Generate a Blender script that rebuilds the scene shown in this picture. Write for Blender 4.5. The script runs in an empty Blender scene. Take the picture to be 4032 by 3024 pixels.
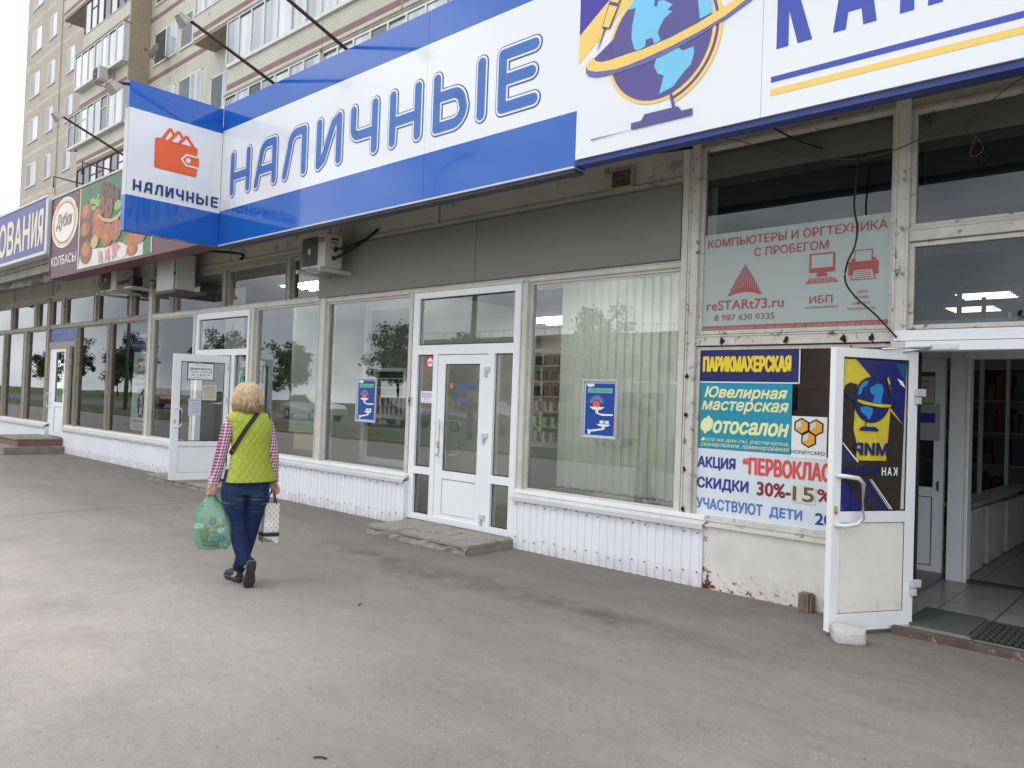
import bpy, bmesh, math, random
from mathutils import Vector, Matrix
random.seed(7)
SC = bpy.context.scene
COL = SC.collection

# ---------------------------------------------------------------- camera
cam_d = bpy.data.cameras.new('camera')
cam = bpy.data.objects.new('camera', cam_d)
COL.objects.link(cam)
YAW, PITCH, ROLL = .738, .019, .0355
_f = Vector((-math.sin(YAW)*math.cos(PITCH), math.cos(YAW)*math.cos(PITCH), math.sin(PITCH)))
_r = Vector((math.cos(YAW), math.sin(YAW), 0))
_u = _r.cross(_f)
_c, _s = math.cos(ROLL), math.sin(ROLL)
_r, _u = _c*_r+_s*_u, -_s*_r+_c*_u
cam.matrix_world = Matrix(((_r.x, _u.x, -_f.x, 0), (_r.y, _u.y, -_f.y, 0), (_r.z, _u.z, -_f.z, 1.6), (0, 0, 0, 1)))
cam_d.sensor_width = 36
cam_d.lens = 36*3036/4032
cam_d.clip_start = .05
cam_d.clip_end = 2000
SC.camera = cam

# ---------------------------------------------------------------- world, sun, exposure
W = bpy.data.worlds.new("World")
SC.world = W
W.use_nodes = True
nt = W.node_tree
nt.nodes.clear()
SUN_EL, SUN_ROT = math.radians(58), math.radians(205)
sky = nt.nodes.new('ShaderNodeTexSky')
sky.sky_type = 'NISHITA'
sky.sun_disc = False
sky.sun_elevation = SUN_EL
sky.sun_rotation = SUN_ROT
sky.air_density = 1.0
sky.dust_density = 2.5
tc = nt.nodes.new('ShaderNodeTexCoord')
mp = nt.nodes.new('ShaderNodeMapping')
mp.inputs['Scale'].default_value = (1.2, 1.2, 2.6)
n1 = nt.nodes.new('ShaderNodeTexNoise')
n1.inputs['Scale'].default_value = 1.7
n1.inputs['Detail'].default_value = 8
n1.inputs['Roughness'].default_value = .56
rp = nt.nodes.new('ShaderNodeValToRGB')
rp.color_ramp.elements[0].position = .30
rp.color_ramp.elements[0].color = (.5, .5, .5, 1)
rp.color_ramp.elements[1].position = .50
rp.color_ramp.elements[1].color = (1, 1, 1, 1)
n2 = nt.nodes.new('ShaderNodeTexNoise')
n2.inputs['Scale'].default_value = 3.1
n2.inputs['Detail'].default_value = 9
rp2 = nt.nodes.new('ShaderNodeValToRGB')
rp2.color_ramp.elements[0].position = .38
rp2.color_ramp.elements[0].color = (4.5, 4.9, 5.5, 1)
rp2.color_ramp.elements[1].position = .62
rp2.color_ramp.elements[1].color = (10.4, 10.5, 10.6, 1)
mx = nt.nodes.new('ShaderNodeMix')
mx.data_type = 'RGBA'
bg = nt.nodes.new('ShaderNodeBackground')
bg.inputs['Strength'].default_value = .148
wo = nt.nodes.new('ShaderNodeOutputWorld')
L = nt.links.new
L(tc.outputs['Generated'], mp.inputs['Vector'])
L(mp.outputs[0], n1.inputs['Vector'])
L(mp.outputs[0], n2.inputs['Vector'])
L(n1.outputs['Fac'], rp.inputs['Fac'])
L(n2.outputs['Fac'], rp2.inputs['Fac'])
L(rp.outputs['Color'], mx.inputs['Factor'])
L(sky.outputs['Color'], mx.inputs['A'])
L(rp2.outputs['Color'], mx.inputs['B'])
L(mx.outputs['Result'], bg.inputs['Color'])
L(bg.outputs[0], wo.inputs['Surface'])

sd = bpy.data.lights.new('sun', 'SUN')
sd.energy = .55
sd.angle = math.radians(24)
sd.color = (1, .96, .9)
sun = bpy.data.objects.new('sun', sd)
COL.objects.link(sun)
# direction towards the sun: behind the viewer, a little to the left
_sd = Vector((-.42*math.cos(SUN_EL), -.91*math.cos(SUN_EL), math.sin(SUN_EL)))
sun.rotation_euler = _sd.to_track_quat('Z', 'Y').to_euler()

SC.view_settings.view_transform = 'Standard'
SC.view_settings.look = 'None'
SC.view_settings.gamma = 1
SC.view_settings.exposure = 0.42
SC.render.engine = 'CYCLES'
SC.cycles.max_bounces = 7
SC.cycles.diffuse_bounces = 4
SC.cycles.transparent_max_bounces = 12
SC.cycles.sample_clamp_indirect = 6
SC.cycles.use_denoising = True

# ---------------------------------------------------------------- helpers
def lin(c):
    return tuple((v/255/12.92 if v/255 <= .04045 else ((v/255+.055)/1.055)**2.4) for v in c)

MATS = {}
def mat(name, col, rough=.6, var=.12, scale=4., bump=0., bscale=40., metal=0., spec=.5, dirt=None, coat=0.):
    """procedural paint / stone: base colour with soft noise variation, optional dirt (colour, threshold, scale) and bump"""
    if name in MATS: return MATS[name]
    m = bpy.data.materials.new(name); m.use_nodes = True
    t = m.node_tree; b = t.nodes['Principled BSDF']
    g = t.nodes.new('ShaderNodeNewGeometry')
    n = t.nodes.new('ShaderNodeTexNoise'); n.inputs['Scale'].default_value = scale; n.inputs['Detail'].default_value = 6
    t.links.new(g.outputs['Position'], n.inputs['Vector'])
    r = t.nodes.new('ShaderNodeMapRange'); r.inputs[1].default_value = .25; r.inputs[2].default_value = .75
    r.inputs[3].default_value = 1-var; r.inputs[4].default_value = 1+var*.6
    t.links.new(n.outputs['Fac'], r.inputs[0])
    v = t.nodes.new('ShaderNodeVectorMath'); v.operation = 'SCALE'
    v.inputs[0].default_value = col[:3]
    t.links.new(r.outputs[0], v.inputs['Scale'])
    out = v.outputs[0]
    if dirt:
        dc, th, ds = dirt
        n2 = t.nodes.new('ShaderNodeTexNoise'); n2.inputs['Scale'].default_value = ds; n2.inputs['Detail'].default_value = 8; n2.inputs['Roughness'].default_value = .65
        t.links.new(g.outputs['Position'], n2.inputs['Vector'])
        r2 = t.nodes.new('ShaderNodeMapRange'); r2.inputs[1].default_value = th; r2.inputs[2].default_value = th+.1
        t.links.new(n2.outputs['Fac'], r2.inputs[0])
        x = t.nodes.new('ShaderNodeMix'); x.data_type = 'RGBA'
        x.inputs['B'].default_value = (*dc, 1)
        t.links.new(r2.outputs[0], x.inputs['Factor']); t.links.new(out, x.inputs['A'])
        out = x.outputs['Result']
    t.links.new(out, b.inputs['Base Color'])
    b.inputs['Roughness'].default_value = rough
    b.inputs['Metallic'].default_value = metal
    b.inputs['Specular IOR Level'].default_value = spec
    if coat: b.inputs['Coat Weight'].default_value = coat; b.inputs['Coat Roughness'].default_value = .03
    if bump:
        nb = t.nodes.new('ShaderNodeTexNoise'); nb.inputs['Scale'].default_value = bscale; nb.inputs['Detail'].default_value = 5
        t.links.new(g.outputs['Position'], nb.inputs['Vector'])
        bp = t.nodes.new('ShaderNodeBump'); bp.inputs['Strength'].default_value = bump; bp.inputs['Distance'].default_value = .02
        t.links.new(nb.outputs['Fac'], bp.inputs['Height']); t.links.new(bp.outputs[0], b.inputs['Normal'])
    MATS[name] = m
    return m

class NT:
    """tiny node-tree builder for the special materials"""
    def __init__(s, name):
        s.m = bpy.data.materials.new(name); s.m.use_nodes = True
        s.t = s.m.node_tree; s.b = s.t.nodes['Principled BSDF']; s.o = s.t.nodes['Material Output']
        MATS[name] = s.m
    def n(s, typ, **kw):
        x = s.t.nodes.new(typ)
        for k, v in kw.items():
            if hasattr(x, k): setattr(x, k, v)
        return x
    def set(s, node, **kw):
        for k, v in kw.items(): node.inputs[k.replace('_', ' ')].default_value = v
        return node
    def l(s, a, b): s.t.links.new(a, b)
    def math(s, op, a, b=None, c=None, clamp=False):
        x = s.n('ShaderNodeMath', operation=op, use_clamp=clamp)
        for i, v in enumerate((a, b, c)):
            if v is None: continue
            if isinstance(v, (int, float)): x.inputs[i].default_value = v
            else: s.l(v, x.inputs[i])
        return x.outputs[0]
    def pos(s, obj=False):
        if obj: p = s.n('ShaderNodeTexCoord').outputs['Object']
        else: p = s.n('ShaderNodeNewGeometry').outputs['Position']
        x = s.n('ShaderNodeSeparateXYZ'); s.l(p, x.inputs[0])
        return p, x.outputs[0], x.outputs[1], x.outputs[2]
    def noise(s, vec, scale, detail=6, rough=.55):
        x = s.n('ShaderNodeTexNoise'); s.set(x, Scale=scale, Detail=detail, Roughness=rough)
        s.l(vec, x.inputs['Vector']); return x.outputs['Fac']
    def ramp(s, v, lo, hi, a=0., b=1.):
        x = s.n('ShaderNodeMapRange'); 
        for i, q in enumerate((lo, hi, a, b)): x.inputs[i+1].default_value = q
        s.l(v, x.inputs[0]); return x.outputs[0]
    def mix(s, f, a, b):
        x = s.n('ShaderNodeMix', data_type='RGBA')
        for k, v in (('Factor', f), ('A', a), ('B', b)):
            if isinstance(v, (int, float)): x.inputs[k].default_value = v
            elif isinstance(v, tuple): x.inputs[k].default_value = (*v[:3], 1)
            else: s.l(v, x.inputs[k])
        return x.outputs['Result']
    def bump(s, h, strength=.3, dist=.01):
        x = s.n('ShaderNodeBump'); s.set(x, Strength=strength, Distance=dist)
        s.l(h, x.inputs['Height']); s.l(x.outputs[0], s.b.inputs['Normal'])
    def base(s, c, rough=.6, spec=.5):
        if isinstance(c, tuple): s.b.inputs['Base Color'].default_value = (*c[:3], 1)
        else: s.l(c, s.b.inputs['Base Color'])
        if isinstance(rough, (int, float)): s.b.inputs['Roughness'].default_value = rough
        else: s.l(rough, s.b.inputs['Roughness'])
        s.b.inputs['Specular IOR Level'].default_value = spec

def emis(name, col, strength):
    k = NT(name); k.b.inputs['Emission Color'].default_value = (*col, 1); k.b.inputs['Emission Strength'].default_value = strength
    k.base(col, .5); return k.m

WM = {}
def wm(o):
    return WM.get(o.name, Matrix.Identity(4)) if o else Matrix.Identity(4)

class MB:
    """collects faces in world space (or in a local frame xf) for ONE mesh"""
    def __init__(s): s.v = []; s.f = []; s.mi = []; s.sm = []; s.xf = None
    def add(s, pts, faces, m=0, smooth=False):
        o = len(s.v)
        if s.xf is not None:
            pts = [s.xf @ Vector(p) for p in pts]
            if s.xf.determinant() < 0: faces = [f[::-1] for f in faces]
        s.v += [tuple(p) for p in pts]
        for f in faces: s.f.append(tuple(o+i for i in f)); s.mi.append(m); s.sm.append(smooth)
    def box(s, x0, x1, y0, y1, z0, z1, m=0):
        p = [(x, y, z) for x in (x0, x1) for y in (y0, y1) for z in (z0, z1)]
        s.add(p, [(0, 1, 3, 2), (4, 6, 7, 5), (0, 4, 5, 1), (2, 3, 7, 6), (0, 2, 6, 4), (1, 5, 7, 3)], m)
        return s
    def poly(s, pts, m=0): s.add(pts, [tuple(range(len(pts)))], m); return s
    def xz(s, pts, y, m=0):
        """flat polygon on the plane y, front towards -Y"""
        return s.poly([(p[0], y, p[1]) for p in pts], m)
    def rect(s, x0, x1, z0, z1, y, m=0): return s.xz([(x0, z0), (x1, z0), (x1, z1), (x0, z1)], y, m)
    def ell(s, cx, cz, rx, rz, y, m=0, rot=0, n=28):
        c, q = math.cos(rot), math.sin(rot)
        return s.xz([(cx+rx*math.cos(a)*c-rz*math.sin(a)*q, cz+rx*math.cos(a)*q+rz*math.sin(a)*c) for a in [2*math.pi*i/n for i in range(n)]], y, m)
    def strip(s, a, b, y, m=0):
        """flat band between two polylines of (x,z)"""
        for i in range(len(a)-1): s.xz([a[i], a[i+1], b[i+1], b[i]], y, m)
        return s
    def prism(s, pts, y0, y1, m=0):
        n = len(pts); p = [(x, y0, z) for x, z in pts]+[(x, y1, z) for x, z in pts]
        s.add(p, [tuple(range(n)), tuple(range(2*n-1, n-1, -1))]+[(i, i+n, (i+1) % n+n, (i+1) % n) for i in range(n)], m); return s
    def tube(s, path, r, n=8, m=0, smooth=True):
        path = [Vector(p) for p in path]; k = len(path); rings = []
        up = Vector((0, 0, 1))
        for i, p in enumerate(path):
            d = (path[min(i+1, k-1)]-path[max(i-1, 0)])
            d = d.normalized() if d.length > 1e-9 else Vector((1, 0, 0))
            a = d.cross(up)
            if a.length < .05: a = d.cross(Vector((1, 0, 0)))
            a.normalize(); b = a.cross(d)
            rr = r[i] if isinstance(r, (list, tuple)) else r
            rings.append([p+(a*math.cos(2*math.pi*j/n)+b*math.sin(2*math.pi*j/n))*rr for j in range(n)])
        return s.loft(rings, m, smooth)
    def loft(s, rings, m=0, smooth=True, caps=True):
        n = len(rings[0]); pts = [p for r in rings for p in r]; f = []
        for i in range(len(rings)-1):
            for j in range(n): f.append((i*n+j, i*n+(j+1) % n, (i+1)*n+(j+1) % n, (i+1)*n+j))
        if caps: f += [tuple(range(n-1, -1, -1)), tuple(range((len(rings)-1)*n, len(rings)*n))]
        s.add(pts, f, m, smooth); return s
    def text(s, txt, x0, x1, z0, z1, y, m=0, bold=0., shear=0., fn=None):
        """lettering fitted to the box; fn maps (x, z) to a point when it is not on a plane y"""
        V, F = glyphs(txt, 0., shear)
        if fn is None: fn = lambda x, z: (x, y, z)
        o, ex, ez = Vector(fn(x0, z0)), Vector(fn(x0+1, z0)), Vector(fn(x0, z0+1))
        nn = (ex-o).cross(ez-o).normalized()*.00006
        d = bold*abs(z1-z0)*1.1
        sgn = 1 if x1 > x0 else -1
        rj = random.Random(len(txt)*7+int(abs(x0)*100))
        sh = [(0, 0)] if d < .0008 else [(math.cos(q*math.pi/4), math.sin(q*math.pi/4)) for q in range(8)]+[(0, 0)]
        if d > .012: sh = [(c_*.5, s_*.5) for c_, s_ in sh[:8]]+sh
        for q, (a_, b_) in enumerate(sh):
            P = [Vector(fn(x0+sgn*d+(x1-x0-2*sgn*d)*a+a_*d, z0+d+(z1-z0-2*d)*b+b_*d)) for a, b in V]
            for f in F:      # the font's contours overlap: a hair's breadth of depth keeps the pieces apart
                off = nn*(q*.8+rj.random()*.7)
                s.add([P[i]+off for i in f], [tuple(range(len(f)))], m)
        return s
    def build(s, name, mats, parent=None, bevel=0, kind=None, seg=2):
        me = bpy.data.meshes.new(name)
        M = wm(parent).inverted()
        me.from_pydata([M @ Vector(v) for v in s.v], [], s.f)
        if not isinstance(mats, (list, tuple)): mats = [mats]
        for q in mats: me.materials.append(q)
        me.polygons.foreach_set('material_index', s.mi)
        me.polygons.foreach_set('use_smooth', s.sm)
        me.update()
        o = bpy.data.objects.new(name, me); COL.objects.link(o)
        if parent: o.parent = parent; WM[o.name] = wm(parent)
        if bevel:
            b = o.modifiers.new('bevel', 'BEVEL'); b.width = bevel; b.segments = seg; b.limit_method = 'ANGLE'; b.angle_limit = math.radians(40)
        if kind: o['kind'] = kind
        return o

GL = {}
from mathutils.geometry import tessellate_polygon
def inside(p, P):
    r = False; x, y = p; n = len(P)
    for i in range(n):
        (x1, y1), (x2, y2) = P[i], P[i-1]
        if (y1 > y) != (y2 > y) and x < (x2-x1)*(y-y1)/(y2-y1)+x1: r = not r
    return r
def glyphs(txt, bold, shear):
    """outlines of the lettering, each contour filled on its own because the font's contours overlap"""
    k = (txt, shear)
    if k not in GL:
        c = bpy.data.curves.new('lettering', 'FONT'); c.body = txt; c.shear = shear; c.resolution_u = 3; c.fill_mode = 'NONE'
        o = bpy.data.objects.new('lettering', c); COL.objects.link(o)
        bpy.context.view_layer.update()
        me = bpy.data.meshes.new_from_object(o.evaluated_get(bpy.context.evaluated_depsgraph_get()))
        nb = {}
        for ed in me.edges:
            i, j = ed.vertices; nb.setdefault(i, []).append(j); nb.setdefault(j, []).append(i)
        seen, loops = set(), []
        for i in sorted(nb):
            if i in seen: continue
            L_ = [i]; seen.add(i); nx = i+1 if i+1 in nb[i] else nb[i][0]
            while nx not in seen:
                L_.append(nx); seen.add(nx)
                nn_ = [q for q in nb[nx] if q not in seen]
                if not nn_: break
                nx = nn_[0]
            if len(L_) > 2: loops.append([(me.vertices[q].co.x, me.vertices[q].co.y) for q in L_])
        bpy.data.objects.remove(o); bpy.data.curves.remove(c); bpy.data.meshes.remove(me)
        area = lambda P: sum(P[q-1][0]*P[q][1]-P[q][0]*P[q-1][1] for q in range(len(P)))/2
        sgn = 1 if sum(area(P) for P in loops) > 0 else -1
        outs = [P for P in loops if area(P)*sgn > 0]; holes = [P for P in loops if area(P)*sgn < 0]
        outs += [h for h in holes if not any(inside(h[0], P) for P in outs)]
        V, F = [], []
        for P in outs:
            H = [h for h in holes if h is not P and inside(h[0], P)]
            pts = P+[q for h in H for q in h]; o_ = len(V)
            V += pts
            for t in tessellate_polygon([[Vector((q[0], q[1], 0)) for q in R_] for R_ in [P]+H]): F.append(tuple(o_+q for q in t))
        xs = [v[0] for v in V]; ys = [v[1] for v in V]
        x0, x1, y0, y1 = min(xs), max(xs), min(ys), max(ys)
        GL[k] = ([((x-x0)/(x1-x0), (y-y0)/(y1-y0)) for x, y in V], F)
    return GL[k]

def thing(name, label, cat, loc=(0, 0, 0), rotz=0., group=None):
    o = bpy.data.objects.new(name, None); COL.objects.link(o)
    o.empty_display_size = .2
    o.location = loc; o.rotation_euler = (0, 0, rotz)
    o['label'] = label; o['category'] = cat
    if group: o['group'] = group
    WM[o.name] = Matrix.Translation(loc) @ Matrix.Rotation(rotz, 4, 'Z')
    return o
def tag(o, label, cat, group=None):
    o['label'] = label; o['category'] = cat
    if group: o['group'] = group
    return o
def dup(root, loc, rotz=None, label=None, group=None):
    def cp(o, par):
        c = o.copy(); COL.objects.link(c); c.parent = par; WM[c.name] = Matrix.Identity(4)
        for ch in [q for q in ALLCH.get(o.name, [])]: cp(ch, c)
        return c
    if not ALLCH.get('_built_'+root.name):
        def rec(o):
            ALLCH[o.name] = [q for q in COL.objects if q.parent == o]
            for q in ALLCH[o.name]: rec(q)
        rec(root); ALLCH['_built_'+root.name] = [1]
    r = cp(root, None); r.location = loc
    if rotz is not None: r.rotation_euler = (0, 0, rotz)
    if label: r['label'] = label
    if group: r['group'] = group
    return r
ALLCH = {}
def single(mb, name, mats, label, cat, group=None, loc=None, bevel=0):
    """a thing made of one mesh, with its origin at its base"""
    xs = [v[0] for v in mb.v]; ys = [v[1] for v in mb.v]; zs = [v[2] for v in mb.v]
    c = loc or ((min(xs)+max(xs))/2, (min(ys)+max(ys))/2, min(zs))
    mb.v = [(v[0]-c[0], v[1]-c[1], v[2]-c[2]) for v in mb.v]
    o = mb.build(name, mats, None, bevel); o.location = c
    return tag(o, label, cat, group)

def remesh(o, vox, smooth=2):
    r = o.modifiers.new('remesh', 'REMESH'); r.mode = 'VOXEL'; r.voxel_size = vox; r.use_smooth_shade = True
    if smooth:
        q = o.modifiers.new('smooth', 'SMOOTH'); q.iterations = smooth; q.factor = .5
    dg = bpy.context.evaluated_depsgraph_get()
    me = bpy.data.meshes.new_from_object(o.evaluated_get(dg))
    mats = list(o.data.materials)
    o.modifiers.clear(); o.data = me
    me.materials.clear()
    for m in mats[:1]: me.materials.append(m)
    for p in me.polygons: p.use_smooth = True; p.material_index = 0
    return o

# ---------------------------------------------------------------- materials
def glass(name, tint, ior=1.75, fres=1.0, wav=.0):
    k = NT(name); k.t.nodes.remove(k.b)
    tr = k.n('ShaderNodeBsdfTransparent'); tr.inputs[0].default_value = (*tint, 1)
    gl = k.n('ShaderNodeBsdfGlossy'); gl.inputs['Roughness'].default_value = .006
    gl.inputs[0].default_value = (.97, .99, 1, 1)
    fr = k.n('ShaderNodeFresnel'); fr.inputs['IOR'].default_value = ior
    if wav:
        p, x, y, z = k.pos(); bp = k.n('ShaderNodeBump'); k.set(bp, Strength=wav, Distance=.02)
        k.l(k.noise(p, 1.1, 1), bp.inputs['Height'])
        k.l(bp.outputs[0], gl.inputs['Normal']); k.l(bp.outputs[0], fr.inputs['Normal'])
    f = k.math('MULTIPLY', fr.outputs[0], fres, clamp=True)
    ms = k.n('ShaderNodeMixShader'); k.l(f, ms.inputs[0]); k.l(tr.outputs[0], ms.inputs[1]); k.l(gl.outputs[0], ms.inputs[2])
    k.l(ms.outputs[0], k.o.inputs['Surface']); return k.m

M_glass = glass('shop_glass', (.93, .96, .945), 1.62, 2.5, .03)
M_gdark = glass('old_glass', (.82, .87, .86), 1.62, 1.25, .05)
M_white = mat('white_pvc', lin((237, 239, 242)), .32, .04, 2)
M_post = mat('old_white_paint', lin((205, 203, 196)), .5, .14, 6, dirt=((.10, .055, .03), .66, 14), bump=.12, bscale=60)
M_rpost = mat('rusty_white_paint', lin((206, 203, 195)), .5, .16, 7, dirt=((.11, .05, .022), .58, 11), bump=.2, bscale=50)
M_opost = mat('grey_old_paint', lin((158, 152, 140)), .6, .2, 8, dirt=((.10, .065, .04), .6, 12), bump=.15, bscale=60)
M_black = mat('black_rubber', (.012, .012, .013), .6, .1, 10)
M_chrome = mat('brushed_steel', (.62, .63, .65), .32, .06, 30, metal=1)
M_steelb = mat('zinc_bolt', (.22, .2, .18), .5, .2, 40, metal=.6)
M_sill = mat('sill_metal', lin((206, 206, 206)), .45, .10, 3, dirt=(lin((172, 166, 158)), .62, 5))
M_wallb = mat('grey_render', lin((186, 182, 173)), .8, .16, 1.6, bump=.25, bscale=30, dirt=(lin((120, 113, 102)), .6, 3))
M_panel = mat('grey_sheet_panel', lin((127, 126, 120)), .6, .06, 1.2, dirt=(lin((112, 110, 103)), .68, 3))
M_soffit = mat('dirty_soffit', lin((150, 145, 136)), .85, .25, 2.5, bump=.3, bscale=20)
M_blue = mat('gloss_blue_film', lin((20, 92, 186)), .10, .03, .6, spec=.5, coat=.35)
M_swhite = mat('gloss_white_film', lin((232, 234, 240)), .16, .02, .6, coat=.45)
M_lett = mat('letter_blue', lin((64, 114, 194)), .4, .05, 3)
M_outl = mat('letter_outline_blue', lin((64, 98, 162)), .35, .03, 3)
M_lwhite = mat('letter_white', lin((236, 238, 242)), .35, .02, 3)
M_led = mat('led_dot', lin((14, 24, 70)), .3, .05, 3)
M_orange = mat('film_orange', lin((238, 104, 52)), .35, .04, 2)
M_navy = mat('film_navy', lin((66, 62, 150)), .35, .04, 2)
M_gnavy = mat('film_globe_navy', lin((88, 80, 148)), .35, .04, 2)
M_cyan = mat('film_sky_blue', lin((118, 200, 238)), .35, .04, 2)
M_yel = mat('film_yellow', lin((250, 208, 112)), .35, .04, 2)
M_kblue = mat('film_royal_blue', lin((58, 78, 178)), .35, .04, 2)
M_lav = mat('film_lavender', lin((104, 108, 172)), .35, .04, 2)
M_channel = mat('blue_channel', lin((44, 62, 130)), .5, .15, 6, dirt=((.03, .025, .03), .64, 9))
M_rod = mat('rusty_rod', lin((74, 44, 42)), .7, .2, 20)
M_lamp = mat('lamp_grey', lin((170, 168, 160)), .45, .12, 12)
M_red = mat('poster_red', lin((192, 70, 66)), .5, .08, 5)
M_concrete = mat('concrete', lin((142, 138, 130)), .9, .22, 5, bump=.5, bscale=45, dirt=(lin((98, 94, 86)), .58, 7))
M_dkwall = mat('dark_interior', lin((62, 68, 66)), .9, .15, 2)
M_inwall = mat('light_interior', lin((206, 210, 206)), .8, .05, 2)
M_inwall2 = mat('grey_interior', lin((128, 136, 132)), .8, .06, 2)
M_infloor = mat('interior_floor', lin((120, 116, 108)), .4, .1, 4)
M_ceil = mat('interior_ceiling', lin((190, 192, 188)), .9, .04, 3)
M_light = emis('tube_light', (1, .93, .78), 1.7)

# asphalt: dusty, worn, with a dark band of exposed stone along the shops
k = NT('asphalt')
p, px_, py_, pz_ = k.pos()
st_ = k.n('ShaderNodeMapping'); k.l(p, st_.inputs[0]); st_.inputs['Scale'].default_value = (.55, 1.25, 1); st_.inputs['Rotation'].default_value = (0, 0, .25)
big = k.noise(st_.outputs[0], .7, 8, .66)
mid = k.noise(st_.outputs[0], 3.2, 9, .70)
fine = k.noise(p, 60, 4, .6)
grain = k.noise(p, 240, 3, .6)
c = k.mix(k.ramp(big, .34, .64), lin((129, 124, 118)), lin((148, 142, 135)))
c = k.mix(k.ramp(mid, .46, .74, 0, .5), c, lin((116, 112, 108)))
c = k.mix(k.ramp(mid, .36, .2, 0, .45), c, lin((176, 166, 155)))
# dark worn band beside the shop fronts
wob = k.math('MULTIPLY_ADD', k.noise(p, .8, 3), .55, -.27)
yy = k.math('ADD', py_, wob)
band = k.math('SUBTRACT', 1.0, k.math('DIVIDE', k.math('ABSOLUTE', k.math('SUBTRACT', yy, 4.80)), .34), clamp=True)
band = k.math('MULTIPLY', band, k.ramp(px_, -7.2, -6.0))
band = k.math('MULTIPLY', band, k.ramp(px_, -2.2, -3.2))
band = k.math('MULTIPLY', band, k.ramp(k.noise(p, 3.2, 6), .34, .62))
c = k.mix(k.math('MULTIPLY', band, .75), c, lin((82, 78, 76)))
# darker margin against the wall
mar = k.math('MULTIPLY', k.ramp(yy, 4.1, 5.9), k.ramp(mid, .25, .7, .55, 1))
c = k.mix(k.math('MULTIPLY', mar, .7), c, lin((98, 94, 90)))
# paler open side: dusty ground plus the stronger light there, painted in
dust_and_light = k.math('MULTIPLY', k.math('MULTIPLY', k.ramp(yy, 3.9, 2.0), k.ramp(px_, -2.4, -5.2)), k.ramp(k.noise(p, 1.1, 7, .6), .05, .6))
c = k.mix(k.math('MULTIPLY', dust_and_light, .8), c, lin((190, 181, 173)))
# pale chips of stone
vo = k.n('ShaderNodeTexVoronoi'); vo.inputs['Scale'].default_value = 34; k.l(p, vo.inputs['Vector'])
chip = k.math('LESS_THAN', vo.outputs['Distance'], .19)
vo2 = k.n('ShaderNodeSeparateColor'); k.l(vo.outputs['Color'], vo2.inputs[0])
chip = k.math('MULTIPLY', chip, k.math('MULTIPLY', k.math('GREATER_THAN', vo2.outputs[0], .80), k.ramp(vo2.outputs[1], 0, 1, .25, 1)))
c = k.mix(k.math('MULTIPLY', chip, k.math('ADD', .5, k.math('MULTIPLY', band, .5), clamp=True)), c, lin((196, 190, 182)))
vd = k.n('ShaderNodeTexVoronoi'); vd.inputs['Scale'].default_value = 2.3; k.l(p, vd.inputs['Vector'])
vk = k.n('ShaderNodeTexVoronoi'); vk.inputs['Scale'].default_value = 19; k.l(p, vk.inputs['Vector'])
vk2 = k.n('ShaderNodeSeparateColor'); k.l(vk.outputs['Color'], vk2.inputs[0])
pit = k.math('MULTIPLY', k.math('LESS_THAN', vk.outputs['Distance'], .16), k.math('GREATER_THAN', vk2.outputs[0], .86))
c = k.mix(k.math('MULTIPLY', pit, .45), c, lin((84, 80, 76)))
spot = k.ramp(vd.outputs['Distance'], .03, .015)
c = k.mix(k.math('MULTIPLY', spot, .6), c, lin((70, 66, 62)))
g12 = k.noise(p, 14, 7, .68)
hv = k.math('ADD', k.math('MULTIPLY', fine, .5), k.math('ADD', k.math('MULTIPLY', grain, .6), k.math('MULTIPLY', g12, .4)))
fv = k.n('ShaderNodeVectorMath', operation='SCALE'); k.l(c, fv.inputs[0]); k.l(k.ramp(hv, .5, 1.0, .74, 1.22), fv.inputs['Scale'])
# hairline cracks
ck = k.math('ABSOLUTE', k.math('ADD', k.math('SUBTRACT', px_, -10.53), k.math('MULTIPLY_ADD', k.noise(p, 2.2, 4), .3, -.15)))
crk = k.math('MULTIPLY', k.ramp(ck, .018, .008), k.ramp(py_, 2.2, 3.2))
cc = k.mix(k.math('MULTIPLY', crk, .7), fv.outputs[0], lin((52, 50, 48)))
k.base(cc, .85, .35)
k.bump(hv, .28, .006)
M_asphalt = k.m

# white corrugated cladding and the rusted panel
k = NT('rusted_white_panel')
p, x, y, z = k.pos()
nn = k.noise(p, 15, 9, .68)
n3 = k.noise(p, 46, 6, .7)
g = k.math('ADD', k.ramp(z, .26, .0, 0, .125), k.math('MULTIPLY', k.ramp(x, -3.20, -3.30), .13))
rs = k.ramp(k.math('ADD', k.math('ADD', k.math('MULTIPLY', nn, .7), k.math('MULTIPLY', n3, .3)), g), .655, .685)
halo = k.ramp(k.math('ADD', k.math('ADD', k.math('MULTIPLY', nn, .7), k.math('MULTIPLY', n3, .3)), g), .59, .68)
c = k.mix(k.ramp(k.noise(p, 3, 4), .3, .7), lin((224, 222, 216)), lin((208, 205, 198)))
c = k.mix(k.math('MULTIPLY', halo, .45), c, lin((196, 152, 108)))
c = k.mix(rs, c, lin((74, 42, 24)))
k.base(c, .55); k.bump(k.math('SUBTRACT', nn, k.math('MULTIPLY', rs, .4)), .15, .01)
M_rust = k.m
k = NT('corrugated_white')
p, x, y, z = k.pos()
nn = k.noise(p, 6, 8, .65)
low = k.math('MULTIPLY', k.ramp(z, .16, 0.0), k.ramp(nn, .3, .6))
c = k.mix(k.ramp(k.noise(p, 1.5, 4), .3, .7), lin((238, 240, 244)), lin((228, 230, 235)))
c = k.mix(k.math('MULTIPLY', low, .5), c, lin((160, 150, 138)))
c = k.mix(k.math('MULTIPLY', k.ramp(k.noise(p, 11, 8, .7), .70, .74), .8), c, lin((110, 98, 86)))
k.base(c, .42)
M_corr = k.m

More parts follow.
